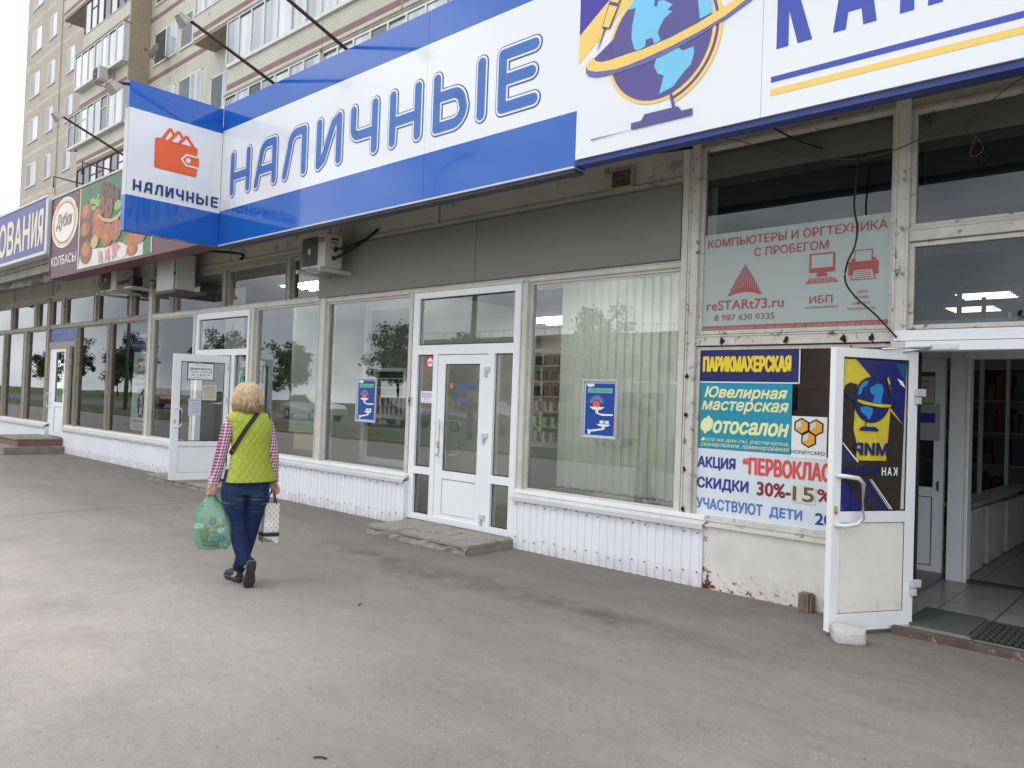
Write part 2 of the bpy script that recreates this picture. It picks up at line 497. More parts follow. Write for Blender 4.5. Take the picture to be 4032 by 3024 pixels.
# ================================================================ GROUND
g = MB()
g.poly([(-400, -3.5, 0), (60, -3.5, 0), (60, 40, 0), (-400, 40, 0)])
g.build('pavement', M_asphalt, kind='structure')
M_grass = mat('lawn_green', lin((92, 112, 58)), .9, .35, 1.2, bump=.6, bscale=60)
M_kerb = mat('kerb_stone', lin((168, 164, 156)), .85, .15, 5)
M_road = mat('road_asphalt', lin((120, 118, 116)), .85, .12, 1.5)
MB().poly([(-400, -60, -.02), (400, -60, -.02), (400, -3.5, -.02), (-400, -3.5, -.02)]).build('lawn', M_grass, kind='structure')
MB().poly([(-400, -19, -.012), (400, -19, -.012), (400, -9.2, -.012), (-400, -9.2, -.012)]).build('road', M_road, kind='structure')
MB().poly([(-400, 40, -.02), (400, 40, -.02), (400, 400, -.02), (-400, 400, -.02)]).build('courtyard_ground', M_road, kind='structure')
MB().box(-400, 60, -3.62, -3.5, -.1, .09).build('kerb', M_kerb, kind='structure')

# ================================================================ SHOP BUILDING
shop = thing('shop_building', 'long low shop front with white window frames and corrugated white base below sign boards', 'building', (-9, 6.3, 0))
YG = 6.30

def post(x0, x1, z0, z1, m=None, y0=6.235, y1=6.37, name='post'):
    b = MB(); b.box(x0, x1, y0, y1, z0, z1)
    if x1-x0 > .09:       # folded sheet edges
        b.box(x0-.0, x0+.018, y0-.012, y0, z0, z1); b.box(x1-.018, x1, y0-.012, y0, z0, z1)
    return b.build(name, m or M_post, shop, .004)
def transom(x0, x1, z0, z1, m=None, y0=6.245, y1=6.365):
    b = MB(); b.box(x0, x1, y0, y1, z0, z1)
    b.box(x0, x1, y0-.010, y0, z1-.016, z1); b.box(x0, x1, y0-.010, y0, z0, z0+.014)
    return b.build('transom', m or M_post, shop, .003)
def window(x0, x1, z0, z1, m=None, gm=None, rim=.028, label=None, y=YG):
    b = MB()
    b.box(x0, x1, y-.03, y+.03, z0, z0+rim); b.box(x0, x1, y-.03, y+.03, z1-rim, z1)
    b.box(x0, x0+rim, y-.03, y+.03, z0+rim, z1-rim); b.box(x1-rim, x1, y-.03, y+.03, z0+rim, z1-rim)
    w = b.build('window', m or M_post, shop, .003)
    if label: w['label'] = label
    q = MB(); q.rect(x0+rim, x1-rim, z0+rim, z1-rim, y)
    q.build('pane', gm or M_glass, w)
    return w
E1, E2, E3, E4, E5 = (-21.05, -20.88), (-15.20, -15.05), (-9.43, -9.27), (-3.555, -3.455), (-1.81, -1.705)
ZS, ZB0, ZB1, ZT = .62, 2.885, 2.96, 3.575
# full height posts
post(*E1, .58, 3.60, M_opost); post(*E2, .60, 3.60); post(*E3, .58, 3.60)
post(-26.98, -26.8, .58, 3.60, M_opost)
post(E4[0], E4[1], .50, 4.0, M_rpost); post(E5[0], E5[1], 2.10, 4.0, M_rpost)
b = MB(); b.box(-3.62, -3.558, 6.215, 6.30, .50, 3.98); b.build('post', M_post, shop, .004)
# lower posts
for a, c in ((-24.55, -24.42), (-22.80, -22.57), (-19.07, -18.97), (-17.19, -17.09), (-13.31, -13.225)): post(a, c, ZS, ZB0, M_opost if a < -16 else None)
post(-11.345, -11.215, .5, ZB0); post(-7.445, -7.385, .5, ZB0); post(-5.575, -5.48, .5, ZB0)
# middle and head bars
for a, c, m in ((-26.8, E1[0], M_opost), (E1[1], E2[0], M_opost), (E2[1], E3[0], None)):
    transom(a, c, ZB0, ZB1, m); transom(a, c, ZT, 3.64, m or M_opost)
transom(E3[1], -3.62, 2.865, 2.925)
post(-32.8, -32.62, .58, 3.60, M_opost); transom(-32.62, -26.98, ZB0, ZB1, M_opost); transom(-32.62, -26.98, ZT, 3.64, M_opost); post(-30.7, -30.55, ZS, ZB0, M_opost); post(-28.9, -28.75, ZS, ZB0, M_opost)
for a, c in ((-32.62, -30.7), (-30.55, -28.9), (-28.75, -26.98)): window(a, c, ZS, ZB0, M_opost, M_gdark); window(a+.07, c-.07, ZB1, ZT, M_opost, M_gdark)
# upper mullions and upper windows
mull = [-26.8, -23.99, -23.86, -22.04, -21.87, E1[0]]
def upper(xs, m):
    for i in range(0, len(xs)-1, 2): window(xs[i], xs[i+1], ZB1, ZT, m, M_gdark)
    for i in range(1, len(xs)-2, 2): post(xs[i], xs[i+1], ZB1, ZT, m)
upper(mull, M_opost)
upper([E1[1], -20.06, -19.89, -18.04, -17.89, -16.13, -16.0, E2[0]], M_opost)
upper([E2[1], -14.26, -14.14, -12.29, -12.18, -10.34, -10.21, E3[0]], M_opost)
# lower windows
for a, c in ((-26.8, -24.55), (-24.42, -22.80), (-22.57, E1[0])): window(a, c, ZS, ZB0, M_opost, M_gdark)
window(-19.46, -19.07, ZS, 2.45, M_opost, M_gdark)
for a, c in ((-18.97, -17.19), (-17.09, E2[0])): window(a, c, ZS, ZB0, M_opost, M_gdark)
window(E2[1], -13.31, ZS, ZB0, None, M_gdark)
window(-11.215, E3[0], ZS, ZB0)
window(E3[1], -7.445, ZS, 2.865)
window(-5.48, -3.62, ZS, 2.865)
window(E4[1], E5[0], 2.235, 3.925, M_rpost, M_gdark, .034)
window(E4[1], E5[0], .60, 2.125, M_rpost, M_gdark, .030)
transom(E4[1], E5[0], 2.135, 2.228, M_rpost); transom(E4[1], E5[0], .555, .60, M_rpost)
transom(E4[1], E5[0], 3.925, 3.985, M_opost)
# right of the last post: two rows of panes over the open entrance
window(E5[1], .62, 2.985, 3.885, M_rpost, M_gdark, .034); window(E5[1], .62, 2.225, 2.88, M_rpost, M_gdark, .034)
transom(E5[1], 2.4, 2.885, 2.98, M_rpost); transom(E5[1], 2.4, 3.885, 3.96, M_opost)
post(.62, .74, 2.225, 2.88, M_rpost); post(.62, .74, 2.985, 3.885, M_rpost)
window(.74, 2.4, 2.985, 3.885, M_rpost, M_gdark, .034); window(.74, 2.4, 2.225, 2.88, M_rpost, M_gdark, .034)
b = MB(); b.box(-1.79, 2.4, 6.215, 6.38, 2.135, 2.215); b.box(-1.70, 2.4, 6.20, 6.38, 2.06, 2.13); b.build('entrance_lintel', M_white, shop, .004)
b = MB(); b.box(-1.80, -1.70, 6.205, 6.37, .02, 2.13); b.build('door_jamb', M_post, shop, .005)
# big grey sheet over the centre windows, wall band, vent
b = MB(); b.box(E3[1]-.15, -6.28, 6.20, 6.235, 2.93, 3.62); b.box(-6.272, -3.625, 6.20, 6.235, 2.93, 3.62); b.build('fascia_panel', M_panel, shop, .003)
b = MB(); b.box(-9.45, -3.60, 6.24, 6.40, 2.925, 3.64); b.build('wall_backing', M_soffit, shop)
b = MB(); b.box(-33, 2.4, 6.30, 6.55, 3.64, 4.06); b.box(-33, -3.5, 6.26, 6.30, 3.645, 3.70)
for x in (-24, -20.96, -18, -15.12, -12.2, -9.35, -7.05): b.box(x-.03, x+.03, 6.27, 6.30, 3.70, 4.03)
b.build('upper_wall', M_wallb, shop)
b = MB(); b.box(-33, 2.4, 5.36, 6.30, 4.03, 4.10); b.box(-33, 2.4, 5.34, 5.42, 3.93, 4.029)
b.build('soffit', M_soffit, shop)
b = MB(); b.box(-33, 2.6, 5.34, 16.2, 4.11, 4.45); b.build('roof', M_soffit, shop)
b = MB(); b.box(-4.47, -4.20, 6.262, 6.30, 3.70, 3.905)
v = b.build('vent_grille', mat('vent_cream', lin((176, 160, 138)), .6, .15, 9), shop, .006)
b = MB(); b.rect(-4.44, -4.23, 3.725, 3.88, 6.258, 0)
for i in range(15): b.box(-4.438+i*.0142, -4.433+i*.0142, 6.248, 6.257, 3.725, 3.88, 1)
b.box(-4.44, -4.23, 6.246, 6.256, 3.80, 3.806, 1)
b.build('vent_slats', [M_black, mat('vent_slat', lin((120, 108, 92)), .6, .1, 9)], v)
# crumpled sheet hanging under the far sign
b = MB(); r = random.Random(3); n = 36
top = [(-27+i*9.3/n, 5.42+.05*math.sin(i*.9), 4.24) for i in range(n+1)]
bot = [(-27+i*9.3/n, 5.50+r.uniform(-.10, .10), 3.80+r.uniform(-.05, .05)+.05*math.sin(i*.7)) for i in range(n+1)]
mid = [((a[0]+c[0])/2, (a[1]+c[1])/2+r.uniform(-.09, .09), 4.02) for a, c in zip(top, bot)]
for i in range(n):
    b.poly([bot[i], bot[i+1], mid[i+1], mid[i]]); b.poly([mid[i], mid[i+1], top[i+1], top[i]])
b.build('canopy_valance', mat('valance_grey', lin((128, 132, 136)), .6, .25, 2), shop)

# corrugated base with sloping ledge
def base(x0, x1, lend=True, rend=True):
    b = MB(); x = x0; y0 = 6.185; pts = []
    while x < x1-.001:
        for dx, dy in ((0, 0), (.062, 0), (.070, .013), (.082, .013), (.090, 0)):
            xx = min(x+dx, x1); pts.append((xx, y0+dy))
        x += .0901
    r = random.Random(int(x0*10))
    zb = []
    for i in range(len(pts)): zb.append((-.004 if pts[i][1] > y0+.008 else -.012)+r.uniform(0, .010))
    for i in range(len(pts)-1):
        a, c = pts[i], pts[i+1]
        if c[0]-a[0] < 1e-5: continue
        b.poly([(a[0], a[1], zb[i]), (c[0], c[1], zb[i+1]), (c[0], c[1], .53), (a[0], a[1], .53)])
    if rend: b.poly([(x1, y0, 0), (x1, 6.36, 0), (x1, 6.36, .56), (x1, y0, .53)])
    if lend: b.poly([(x0, y0, 0), (x0, 6.36, 0), (x0, 6.36, .56), (x0, y0, .53)])
    o = b.build('corrugated_base', M_corr, shop)
    s = MB(); X0, X1 = x0-(.012 if lend else 0), x1+(.012 if rend else 0)
    sec = [(6.145, .515), (6.145, .556), (6.262, .612), (6.262, .60), (6.16, .548), (6.16, .515)]
    p = [(X0, y, z) for y, z in sec]+[(X1, y, z) for y, z in sec]; m = len(sec)
    s.add(p, [tuple(range(m)), tuple(range(2*m-1, m-1, -1))]+[(i, i+m, (i+1) % m+m, (i+1) % m) for i in range(m)])
    s.build('ledge', M_sill, shop)
    s = MB(); s.box(x0, x1, 6.2, 6.262, ZS-.03, ZS+.012); s.box(x0, x1, 6.27, 6.36, ZS-.08, ZS); s.build('sill_strip', M_white, shop, .003)
    t = MB(); x = x0+.05
    while x < x1-.04:
        for z in ((.50, .10) if int(x*11) % 2 else (.475, .13)):
            t.tube([(x, y0+.002, z), (x, y0-.008, z)], .0075, 6, 0, False)
        x += .135
    t.build('bolt', M_steelb, shop)['kind'] = 'stuff'
    return o
base(-32.7, -20.72, False); base(-19.50, -13.25); base(-11.19, -7.365); base(-5.555, -3.30)
b = MB(); b.box(-3.298, -1.80, 6.205, 6.30, -.01, .545); b.prism([(-3.298, .545), (-1.80, .545), (-1.80, .556), (-3.298, .556)], 6.18, 6.30)
b.build('rusty_base_panel', M_rust, shop)['label'] = 'white painted metal panel with brown rust along its foot'
# rust burns on the frames of the right window
M_burn = mat('black_burn', (.02, .014, .010), .9, .3, 30)
def blot(cx, cz, r0, y, rr):
    return [(cx+r0*rr.uniform(.45, 1.2)*math.cos(a)*.8, cz+r0*rr.uniform(.45, 1.25)*math.sin(a)) for a in [i*math.pi/6 for i in range(12)]]
b = MB(); rr = random.Random(5)
for x in (-3.20, -2.62, -2.16, -1.95): b.xz(blot(x, 2.165+rr.uniform(-.01, .01), .034, 0, rr), 6.2335)
for z in (1.86, 1.51, 1.02, .66): b.xz(blot(-3.525, z, .024, 0, rr), 6.2215)
b.build('burn_mark', M_burn, shop)

# ---------------- doors and their frames (white plastic)
def frame_rect(b, x0, x1, z0, z1, w, y0=6.25, y1=6.35, wb=None):
    wb = w if wb is None else wb
    b.box(x0, x1, y0, y1, z1-w, z1); b.box(x0, x1, y0, y1, z0, z0+wb) if wb else None
    b.box(x0, x0+w, y0, y1, z0+wb, z1-w); b.box(x1-w, x1, y0, y1, z0+wb, z1-w)
def gasket(b, x0, x1, z0, z1, y, m=1, w=.012):
    b.box(x0-w, x1+w, y-.004, y, z0-w, z0, m); b.box(x0-w, x1+w, y-.004, y, z1, z1+w, m)
    b.box(x0-w, x0, y-.004, y, z0, z1, m); b.box(x1, x1+w, y-.004, y, z0, z1, m)
def handle(b, s, z0, z1, out=.055, bend=-.07, r=.013, m=0, t0=0.):
    """bow handle standing off a door leaf: local (s, t, z)"""
    pts = [(s, t0, z0), (s+bend*.2, t0-out*.9, z0), (s+bend*.75, t0-out, z0+.012), (s+bend, t0-out, z0+.05), (s+bend, t0-out, z1-.05), (s+bend*.75, t0-out, z1-.012), (s+bend*.2, t0-out*.9, z1), (s, t0, z1)]
    b.tube(pts, r, 8, m)

# centre entrance
b = MB(); frame_rect(b, -7.38, -5.58, .09, 2.895, .105, wb=.07)
b.box(-7.275, -5.685, 6.25, 6.35, 2.10, 2.215)
for a, c in ((-6.985, -6.905), (-6.065, -5.96)): b.box(a, c, 6.25, 6.35, .16, 2.10)
for a, c in ((-7.275, -6.985), (-5.96, -5.685)): b.box(a, c, 6.25, 6.35, .642, .732)
for q in ((-7.275, -5.685, 2.215, 2.79), (-7.275, -6.985, .732, 2.10), (-7.275, -6.985, .16, .642), (-5.96, -5.685, .732, 2.10), (-5.96, -5.685, .16, .642)): 
    gasket(b, q[0]+.014, q[1]-.014, q[2]+.014, q[3]-.014, 6.285)
df = b.build('door_frame', [M_white, M_black], shop, .004)
for q in ((-7.275, -5.685, 2.215, 2.79), (-7.275, -6.985, .732, 2.10), (-7.275, -6.985, .16, .642), (-5.96, -5.685, .732, 2.10), (-5.96, -5.685, .16, .642)):
    MB().rect(q[0], q[1], q[2], q[3], 6.295).build('pane', M_glass, df)

def leaf(label, xf, w, z0, z1, g, pan, hs, hz, bend, hinge_s, thick=.06, hr=.013, hmat=None, hzs=None, pmat=None):
    """a door leaf: local x along the leaf from its hinge, y through it (front at 0, body behind), z up"""
    b = MB(); b.xf = xf
    gx0, gx1, gz0, gz1 = g; p0, p1, q0, q1 = pan
    b.box(0, w, 0, thick, gz1+.0, z1); b.box(0, w, 0, thick, z0, q0)
    b.box(0, gx0, 0, thick, q0, gz1); b.box(gx1, w, 0, thick, q0, gz1)
    b.box(gx0, gx1, 0, thick, q1, gz0)
    b.box(gx0, p0, 0, thick, q0, q1) if p0 > gx0 else None
    gasket(b, gx0+.012, gx1-.012, gz0+.012, gz1-.012, .014)
    gasket(b, p0+.004, p1-.004, q0+.004, q1-.004, .008, 1, .004)
    o = b.build('door', [M_white, M_black], shop, .005)
    if label: o['label'] = label
    b = MB(); b.xf = xf; b.rect(gx0, gx1, gz0, gz1, .022); b.build('pane', M_glass, o)
    b = MB(); b.xf = xf; b.box(p0, p1, .012, .045, q0, q1); b.build('lower_panel', pmat or M_white, o)
    b = MB(); b.xf = xf; handle(b, hs, hz[0], hz[1], .06, bend, hr); b.build('handle', hmat or mat('handle_white', lin((220, 222, 224)), .3, .08, 12), o)
    b = MB(); b.xf = xf
    b.box(hs-.014, hs+.014, -.008, 0, (hz[0]+hz[1])/2-.10, (hz[0]+hz[1])/2-.04); b.tube([(hs, -.012, hz[0]+.09), (hs, 0, hz[0]+.09)], .006, 8, 1, False)
    b.build('lock', [mat('brass_lock', lin((196, 176, 130)), .4, .1, 9), M_black], o)
    for z in hzs:
        b = MB(); b.xf = xf; b.box(hinge_s-.05, hinge_s+.035, -.03, 0, z-.028, z+.028); b.box(hinge_s-.005, hinge_s+.03, -.036, -.004, z-.085, z-.034)
        b.build('hinge', mat('hinge_grey', lin((198, 198, 200)), .35, .05, 9), o, .004)
    return o
# local frame whose x runs from the hinge to the free edge; "front" (-y local) faces the viewer
def dframe(hx_, hy_, fx, fy, flip=False):
    u = Vector((fx-hx_, fy-hy_, 0)).normalized(); z = Vector((0, 0, 1))
    nrm = Vector((-u.y, u.x, 0))          # +y local = behind the leaf
    if flip: nrm = -nrm
    return Matrix(((u.x, nrm.x, 0, hx_), (u.y, nrm.y, 0, hy_), (0, 0, 1, 0), (0, 0, 0, 1)))
X1 = dframe(-6.072, 6.262, -6.90, 6.262, True)
leaf('closed white entrance door with small shop sticker on its glass', X1, .832, .102, 2.092, (.128, .702, .717, 1.985), (.14, .705, .205, .622), .79, (.90, 1.31), -.085, 0.0, hzs=(1.92, 1.17, .255))
b = MB(); handle(b, -6.76, .90, 1.31, -.055, .12, .013, 0, 6.36); b.build('handle', MATS['handle_white'], shop)

# second entrance, its leaf standing open towards the street
b = MB(); frame_rect(b, -13.225, -11.345, .12, 2.885, .105, wb=.05)
b.box(-13.12, -11.45, 6.25, 6.35, 2.15, 2.255); b.box(-11.93, -11.83, 6.25, 6.35, .17, 2.15); b.box(-11.83, -11.45, 6.25, 6.35, .60, .70)
gasket(b, -13.105, -11.465, 2.27, 2.765, 6.285); gasket(b, -11.815, -11.465, .715, 2.135, 6.285)
df = b.build('door_frame', [M_white, M_black], shop, .004)
for q in ((-13.12, -11.45, 2.255, 2.78), (-11.83, -11.45, .70, 2.15), (-11.83, -11.45, .17, .60)): MB().rect(q[0], q[1], q[2], q[3], 6.295).build('pane', M_glass, df)
# inner leaf seen through the opening
b = MB(); b.box(-13.0, -12.9, 6.9, 6.96, .15, 2.1); b.box(-12.2, -12.1, 6.9, 6.96, .15, 2.1); b.box(-12.9, -12.2, 6.9, 6.96, 2.0, 2.1); b.box(-12.9, -12.2, 6.9, 6.96, .15, .35)
ind = b.build('inner_door', M_white, shop); MB().rect(-12.9, -12.2, .35, 2.0, 6.93).build('pane', M_glass, ind)
X2 = dframe(-11.95, 6.24, -12.18, 5.48, True)
leaf('white door standing open with an hours plaque and paper notes', X2, .855, .12, 2.13, (.075, .735, .735, 2.015), (.085, .74, .235, .655), .80, (.965, 1.268), -.10, .0, hzs=(1.97, 1.436, .3))

# far white door over the brick steps
b = MB(); frame_rect(b, -20.88, -19.66, .32, 2.45, .05, wb=0)
b.box(-19.66, -19.46, 6.25, 6.35, .62, 2.45)
df = b.build('door_frame', [M_opost, M_black], shop, .004)
X3 = dframe(-19.71, 6.27, -20.83, 6.27, True)
leaf('far closed white door above the brick steps', X3, 1.11, .33, 2.40, (.14, .69, 1.14, 2.33), (.14, .69, .42, 1.02), .95, (1.0, 1.35), .08, .0, hzs=(2.15, 1.45, .6))
b = MB(); b.box(-20.88, -19.07, 6.25, 6.36, 2.45, 2.56); b.build('transom', M_opost, shop, .003)
b = MB(); b.box(-20.88, -19.07, 6.262, 6.30, 2.56, 2.885, 0); b.text('ВОЛГОТОРГСЕРВИС', -20.72, -19.2, 2.64, 2.80, 6.258, 1, .01)
b.build('door_sign_panel', [mat('sign_blue_dull', lin((34, 74, 150)), .4, .05, 3), mat('sign_pale_text', lin((150, 168, 200)), .5, .05, 3)], shop)

# entrance leaf at the right, propped open by the foam block
X4 = dframe(-1.612, 6.225, -1.981, 5.598, True)
k = NT('scuffed_cream_panel'); p, x, y, z = k.pos()
sv = k.n('ShaderNodeCombineXYZ'); k.l(k.math('MULTIPLY', k.math('ADD', x, y), 9), sv.inputs[0]); k.l(k.math('MULTIPLY_ADD', x, 22, k.math('MULTIPLY', z, 120)), sv.inputs[1])
sc_ = k.ramp(k.noise(sv.outputs[0], .9, 3, .6), .685, .72)
zone = k.math('MULTIPLY', k.ramp(k.noise(p, 5, 3), .42, .6), k.ramp(z, .2, .35))
c = k.mix(k.ramp(k.noise(p, 4, 6, .65), .35, .7), lin((238, 235, 229)), lin((228, 224, 217)))
c = k.mix(k.math('MULTIPLY', k.math('MULTIPLY', sc_, zone), .75), c, lin((104, 100, 98)))
c = k.mix(k.math('MULTIPLY', k.ramp(z, .30, .10), k.math('MULTIPLY', k.ramp(k.noise(p, 13, 6), .5, .7), .6)), c, lin((150, 140, 128)))
k.base(c, .5); M_scuff = k.m
od = leaf('open aluminium door with scratched lower panel and worn yellow and blue film', X4, .735, .03, 2.05, (.078, .662, .88, 1.985), (.088, .672, .155, .80), .705, (.787, 1.136), -.185, .0, .055, .016, hzs=(1.75, .35), pmat=M_scuff)

# ================================================================ SIGN BOARDS
# ---- stroke lettering used on the blue and white boards
def arc(cx, cy, r, a0, a1, n=7):
    return [(cx+r*math.cos(math.radians(a0+(a1-a0)*i/n)), cy+r*math.sin(math.radians(a0+(a1-a0)*i/n))) for i in range(n+1)]
def strokes(ch, w, h):
    R = min(.2*h, .42*w); m = h*.5
    if ch == 'Н': return [[(0, 0), (0, h)], [(w, 0), (w, h)], [(0, h*.42), (w, h*.42)]]
    if ch == 'А': return [[(0, 0), (w*.24, h*.68)]+arc(w*.62, h-.32*h*.98, .32*h, 168, 95, 5)+[(w, h), (w, 0)], [(w*.14, h*.34), (w, h*.34)]]
    if ch == 'Л': return [[(0, 0), (w*.24, h*.68)]+arc(w*.62, h-.32*h*.98, .32*h, 168, 95, 5)+[(w, h), (w, 0)]]
    if ch == 'И': return [[(0, h), (0, 0), (w*.22, h*.10), (w*.72, h*.90), (w, h), (w, 0)]]
    if ch == 'Ч': return [[(0, h), (0, h*.60)]+arc(R, h*.60-.0, R, 180, 270, 6)[1:]+[(w, h*.60-R)], [(w, h), (w, 0)]]
    if ch == 'ь': return [[(0, h), (0, 0), (w-R*1.1, 0)]+arc(w-R*1.25, R*1.45, R*1.45, -80, 0, 6)+arc(w-R*1.25, R*1.75, R*1.3, 0, 90, 6)+[(0, h*.62)]]
    if ch == 'I': return [[(0, 0), (0, h)]]
    if ch == 'Е': return [[(w, h), (0, h), (0, 0), (w, 0)], [(0, h*.52), (w*.92, h*.52)]]
def ribbon(b, paths, wd, fn, depth, m, cnt, round_=True):
    """flat band of width wd along each path, with round ends and joints; tiny steps in depth keep pieces apart"""
    for path in paths:
        for i in range(len(path)-1):
            (x0, z0), (x1, z1) = path[i], path[i+1]; l = math.hypot(x1-x0, z1-z0)
            if l < 1e-6: continue
            nx, nz = -(z1-z0)/l*wd/2, (x1-x0)/l*wd/2; d = depth-.00006*next(cnt)
            b.poly([fn(x0+nx, z0+nz, d), fn(x0-nx, z0-nz, d), fn(x1-nx, z1-nz, d), fn(x1+nx, z1+nz, d)], m)
        for x, z in path:
            d = depth-.00006*next(cnt)
            b.poly([fn(x+wd/2*math.cos(a), z+wd/2*math.sin(a), d) for a in [2*math.pi*i/14 for i in range(14)]], m)
import itertools
def stroke_letter(b, ch, x0, x1, z0, z1, wo, wi, wb, fn, leds=True):
    e = wo/2; P = [[(x0+e+px, z0+e+pz) for px, pz in s] for s in strokes(ch, max(x1-x0-wo, 0), z1-z0-wo)]
    ribbon(b, P, wo, fn, -.002, 0, itertools.count())
    ribbon(b, P, wi, fn, -.006, 1, itertools.count())
    ribbon(b, P, wb, fn, -.010, 2, itertools.count())
    if leds:
        for s in P:
            for i in range(len(s)-1):
                (ax, az), (bx, bz) = s[i], s[i+1]; l = math.hypot(bx-ax, bz-az)
                if l < .02: continue
                q = int(l/.034)+1; nx, nz = -(bz-az)/l, (bx-ax)/l
                for t in range(q+1):
                    for o in ((-.030, 0, .030) if t % 2 else (-.015, .015)):
                        cx, cz = ax+(bx-ax)*t/q+nx*o, az+(bz-az)*t/q+nz*o; h = .0046
                        b.poly([fn(cx-h, cz, -.0165), fn(cx, cz-h, -.0165), fn(cx+h, cz, -.0165), fn(cx, cz+h, -.0165)], 3)
LM = [M_outl, M_lwhite, M_lett, M_led]
YS = 5.20
sg = thing('pawn_shop_sign', 'long blue and white sign board with big outlined blue letters over the centre windows', 'sign', (-7.26, YS, 3.62))
fy = lambda x, z, d: (x, YS+d, z)
b = MB()
for a, c in ((-10.43, -6.073), (-6.069, -4.085)):
    b.box(a, c, YS, YS+.13, 3.622, 4.098, 0); b.box(a, c, YS+.0005, YS+.13, 4.0985, 5.238, 1); b.box(a, c, YS, YS+.13, 5.2385, 5.592, 0)
b.build('face_panel', [M_blue, M_swhite], sg)
b = MB(); b.box(-10.43, -4.085, YS-.004, YS+.13, 3.604, 3.621); b.box(-4.084, -4.066, YS-.002, YS+.13, 4.098, 5.592); b.build('edge_trim', mat('trim_white', lin((206, 208, 212)), .4, .08, 8), sg)
b = MB(); b.box(-4.084, -4.066, YS-.002, YS+.13, 3.604, 4.097); b.build('end_cap', M_blue, sg)
word = [('Н', -10.185, -9.585), ('А', -9.535, -8.925), ('Л', -8.835, -8.235), ('И', -8.085, -7.505), ('Ч', -7.40, -6.832), ('Н', -6.69, -6.105), ('ь', -5.982, -5.435), ('I', -5.345, -5.175), ('Е', -5.068, -4.50)]
for ch, x0, x1 in word:
    b = MB(); stroke_letter(b, ch, x0, x1, 4.236, 4.912, .172, .146, .104, fy)
    b.build('letter', LM, sg)

# ---- projecting box with the wallet
XB = -10.43
bl = thing('projecting_wallet_sign', 'blue and white box sign with orange wallet jutting out towards the street', 'sign', (XB, 4.55, 3.6))
fb = lambda u, z, d: (XB-d, u, z)          # u runs along the panel (street side to wall side)
b = MB()
for z0, z1, m in ((3.60, 4.068, 0), (4.0685, 5.205, 1), (5.2055, 5.555, 0)): b.box(XB-.12, XB, 3.925, 5.195, z0, z1, m)
b.build('face_panel', [M_blue, M_swhite], bl)
b = MB(); 
for z0, z1, m in ((3.60, 4.068, 0), (4.0685, 5.205, 1), (5.2055, 5.555, 0)): b.box(XB-.125, XB-.004, 3.918, 3.9245, z0, z1, m)
b.build('end_cap', [M_blue, mat('trim_white', lin((206, 208, 212)), .4, .08, 8)], bl)
def rr(x0, x1, z0, z1, r, n=5):
    return arc(x1-r, z1-r, r, 0, 90, n)+arc(x0+r, z1-r, r, 90, 180, n)+arc(x0+r, z0+r, r, 180, 270, n)+arc(x1-r, z0+r, r, 270, 360, n)
def pl(b, pts, d, m, fn=fb): b.poly([fn(x, z, d) for x, z in pts], m)
b = MB()
pl(b, rr(4.262, 4.842, 4.495, 4.905, .035), -.004, 0)
def bill(cx, tz, w, h, d):
    pl(b, [(cx-w, 4.895), (cx+w, 4.895), (cx+.02, tz), (cx-.02, tz)], d, 0)
    pl(b, [(cx-w+.062, 4.902), (cx+w-.062, 4.902), (cx, tz-.045)], d-.0007, 1)
bill(4.68, 5.03, .13, 0, -.0060); bill(4.57, 5.065, .15, 0, -.0045); bill(4.46, 5.075, .13, 0, -.0030)
pl(b, [(4.61, 4.70), (4.685, 4.785), (4.87, 4.785), (4.87, 4.615), (4.685, 4.615)], -.0075, 1)
pl(b, [(4.64, 4.70), (4.698, 4.762), (4.865, 4.762), (4.865, 4.638), (4.698, 4.638)], -.0090, 0)
pl(b, [(4.715+.034*math.cos(a), 4.70+.034*math.sin(a)) for a in [i*math.pi/8 for i in range(16)]], -.0105, 1)
for i in range(13):
    for z in (4.512, 4.888): pl(b, [(4.28+i*.045+dx, z+dz) for dx, dz in ((-.006, 0), (0, -.006), (.006, 0), (0, .006))], -.011, 2)
for i in range(9): pl(b, [(4.275+dx, 4.52+i*.043+dz) for dx, dz in ((-.006, 0), (0, -.006), (.006, 0), (0, .006))], -.011, 2)
b.build('wallet_emblem', [M_orange, M_lwhite, mat('led_orange', lin((150, 60, 40)), .4, .05, 4)], bl)
ww = .108
u = 4.005
for ch in 'НАЛИЧНьIЕ':
    w = .042 if ch == 'I' else ww
    b = MB(); stroke_letter(b, ch, u, u+w, 4.135, 4.285, .030, .0295, .026, fb, False); u += w+(.026 if ch == 'ь' else .033)
    b.build('letter', [M_outl, M_outl, mat('letter_navy', lin((40, 62, 118)), .4, .05, 3), M_led], bl)
b = MB(); r = random.Random(2)     # unlit bulb rows on the blue bands
for i in range(46):
    for z0, z1 in ((3.66, 4.02), (5.27, 5.44)):
        cx, cz = 4.05+r.random()*1.05, r.uniform(z0, z1); h = .006
        pl(b, [(cx-h, cz), (cx, cz-h), (cx+h, cz), (cx, cz+h)], -.003, 0)
b.build('bulb_row', M_led, bl)['kind'] = 'stuff'

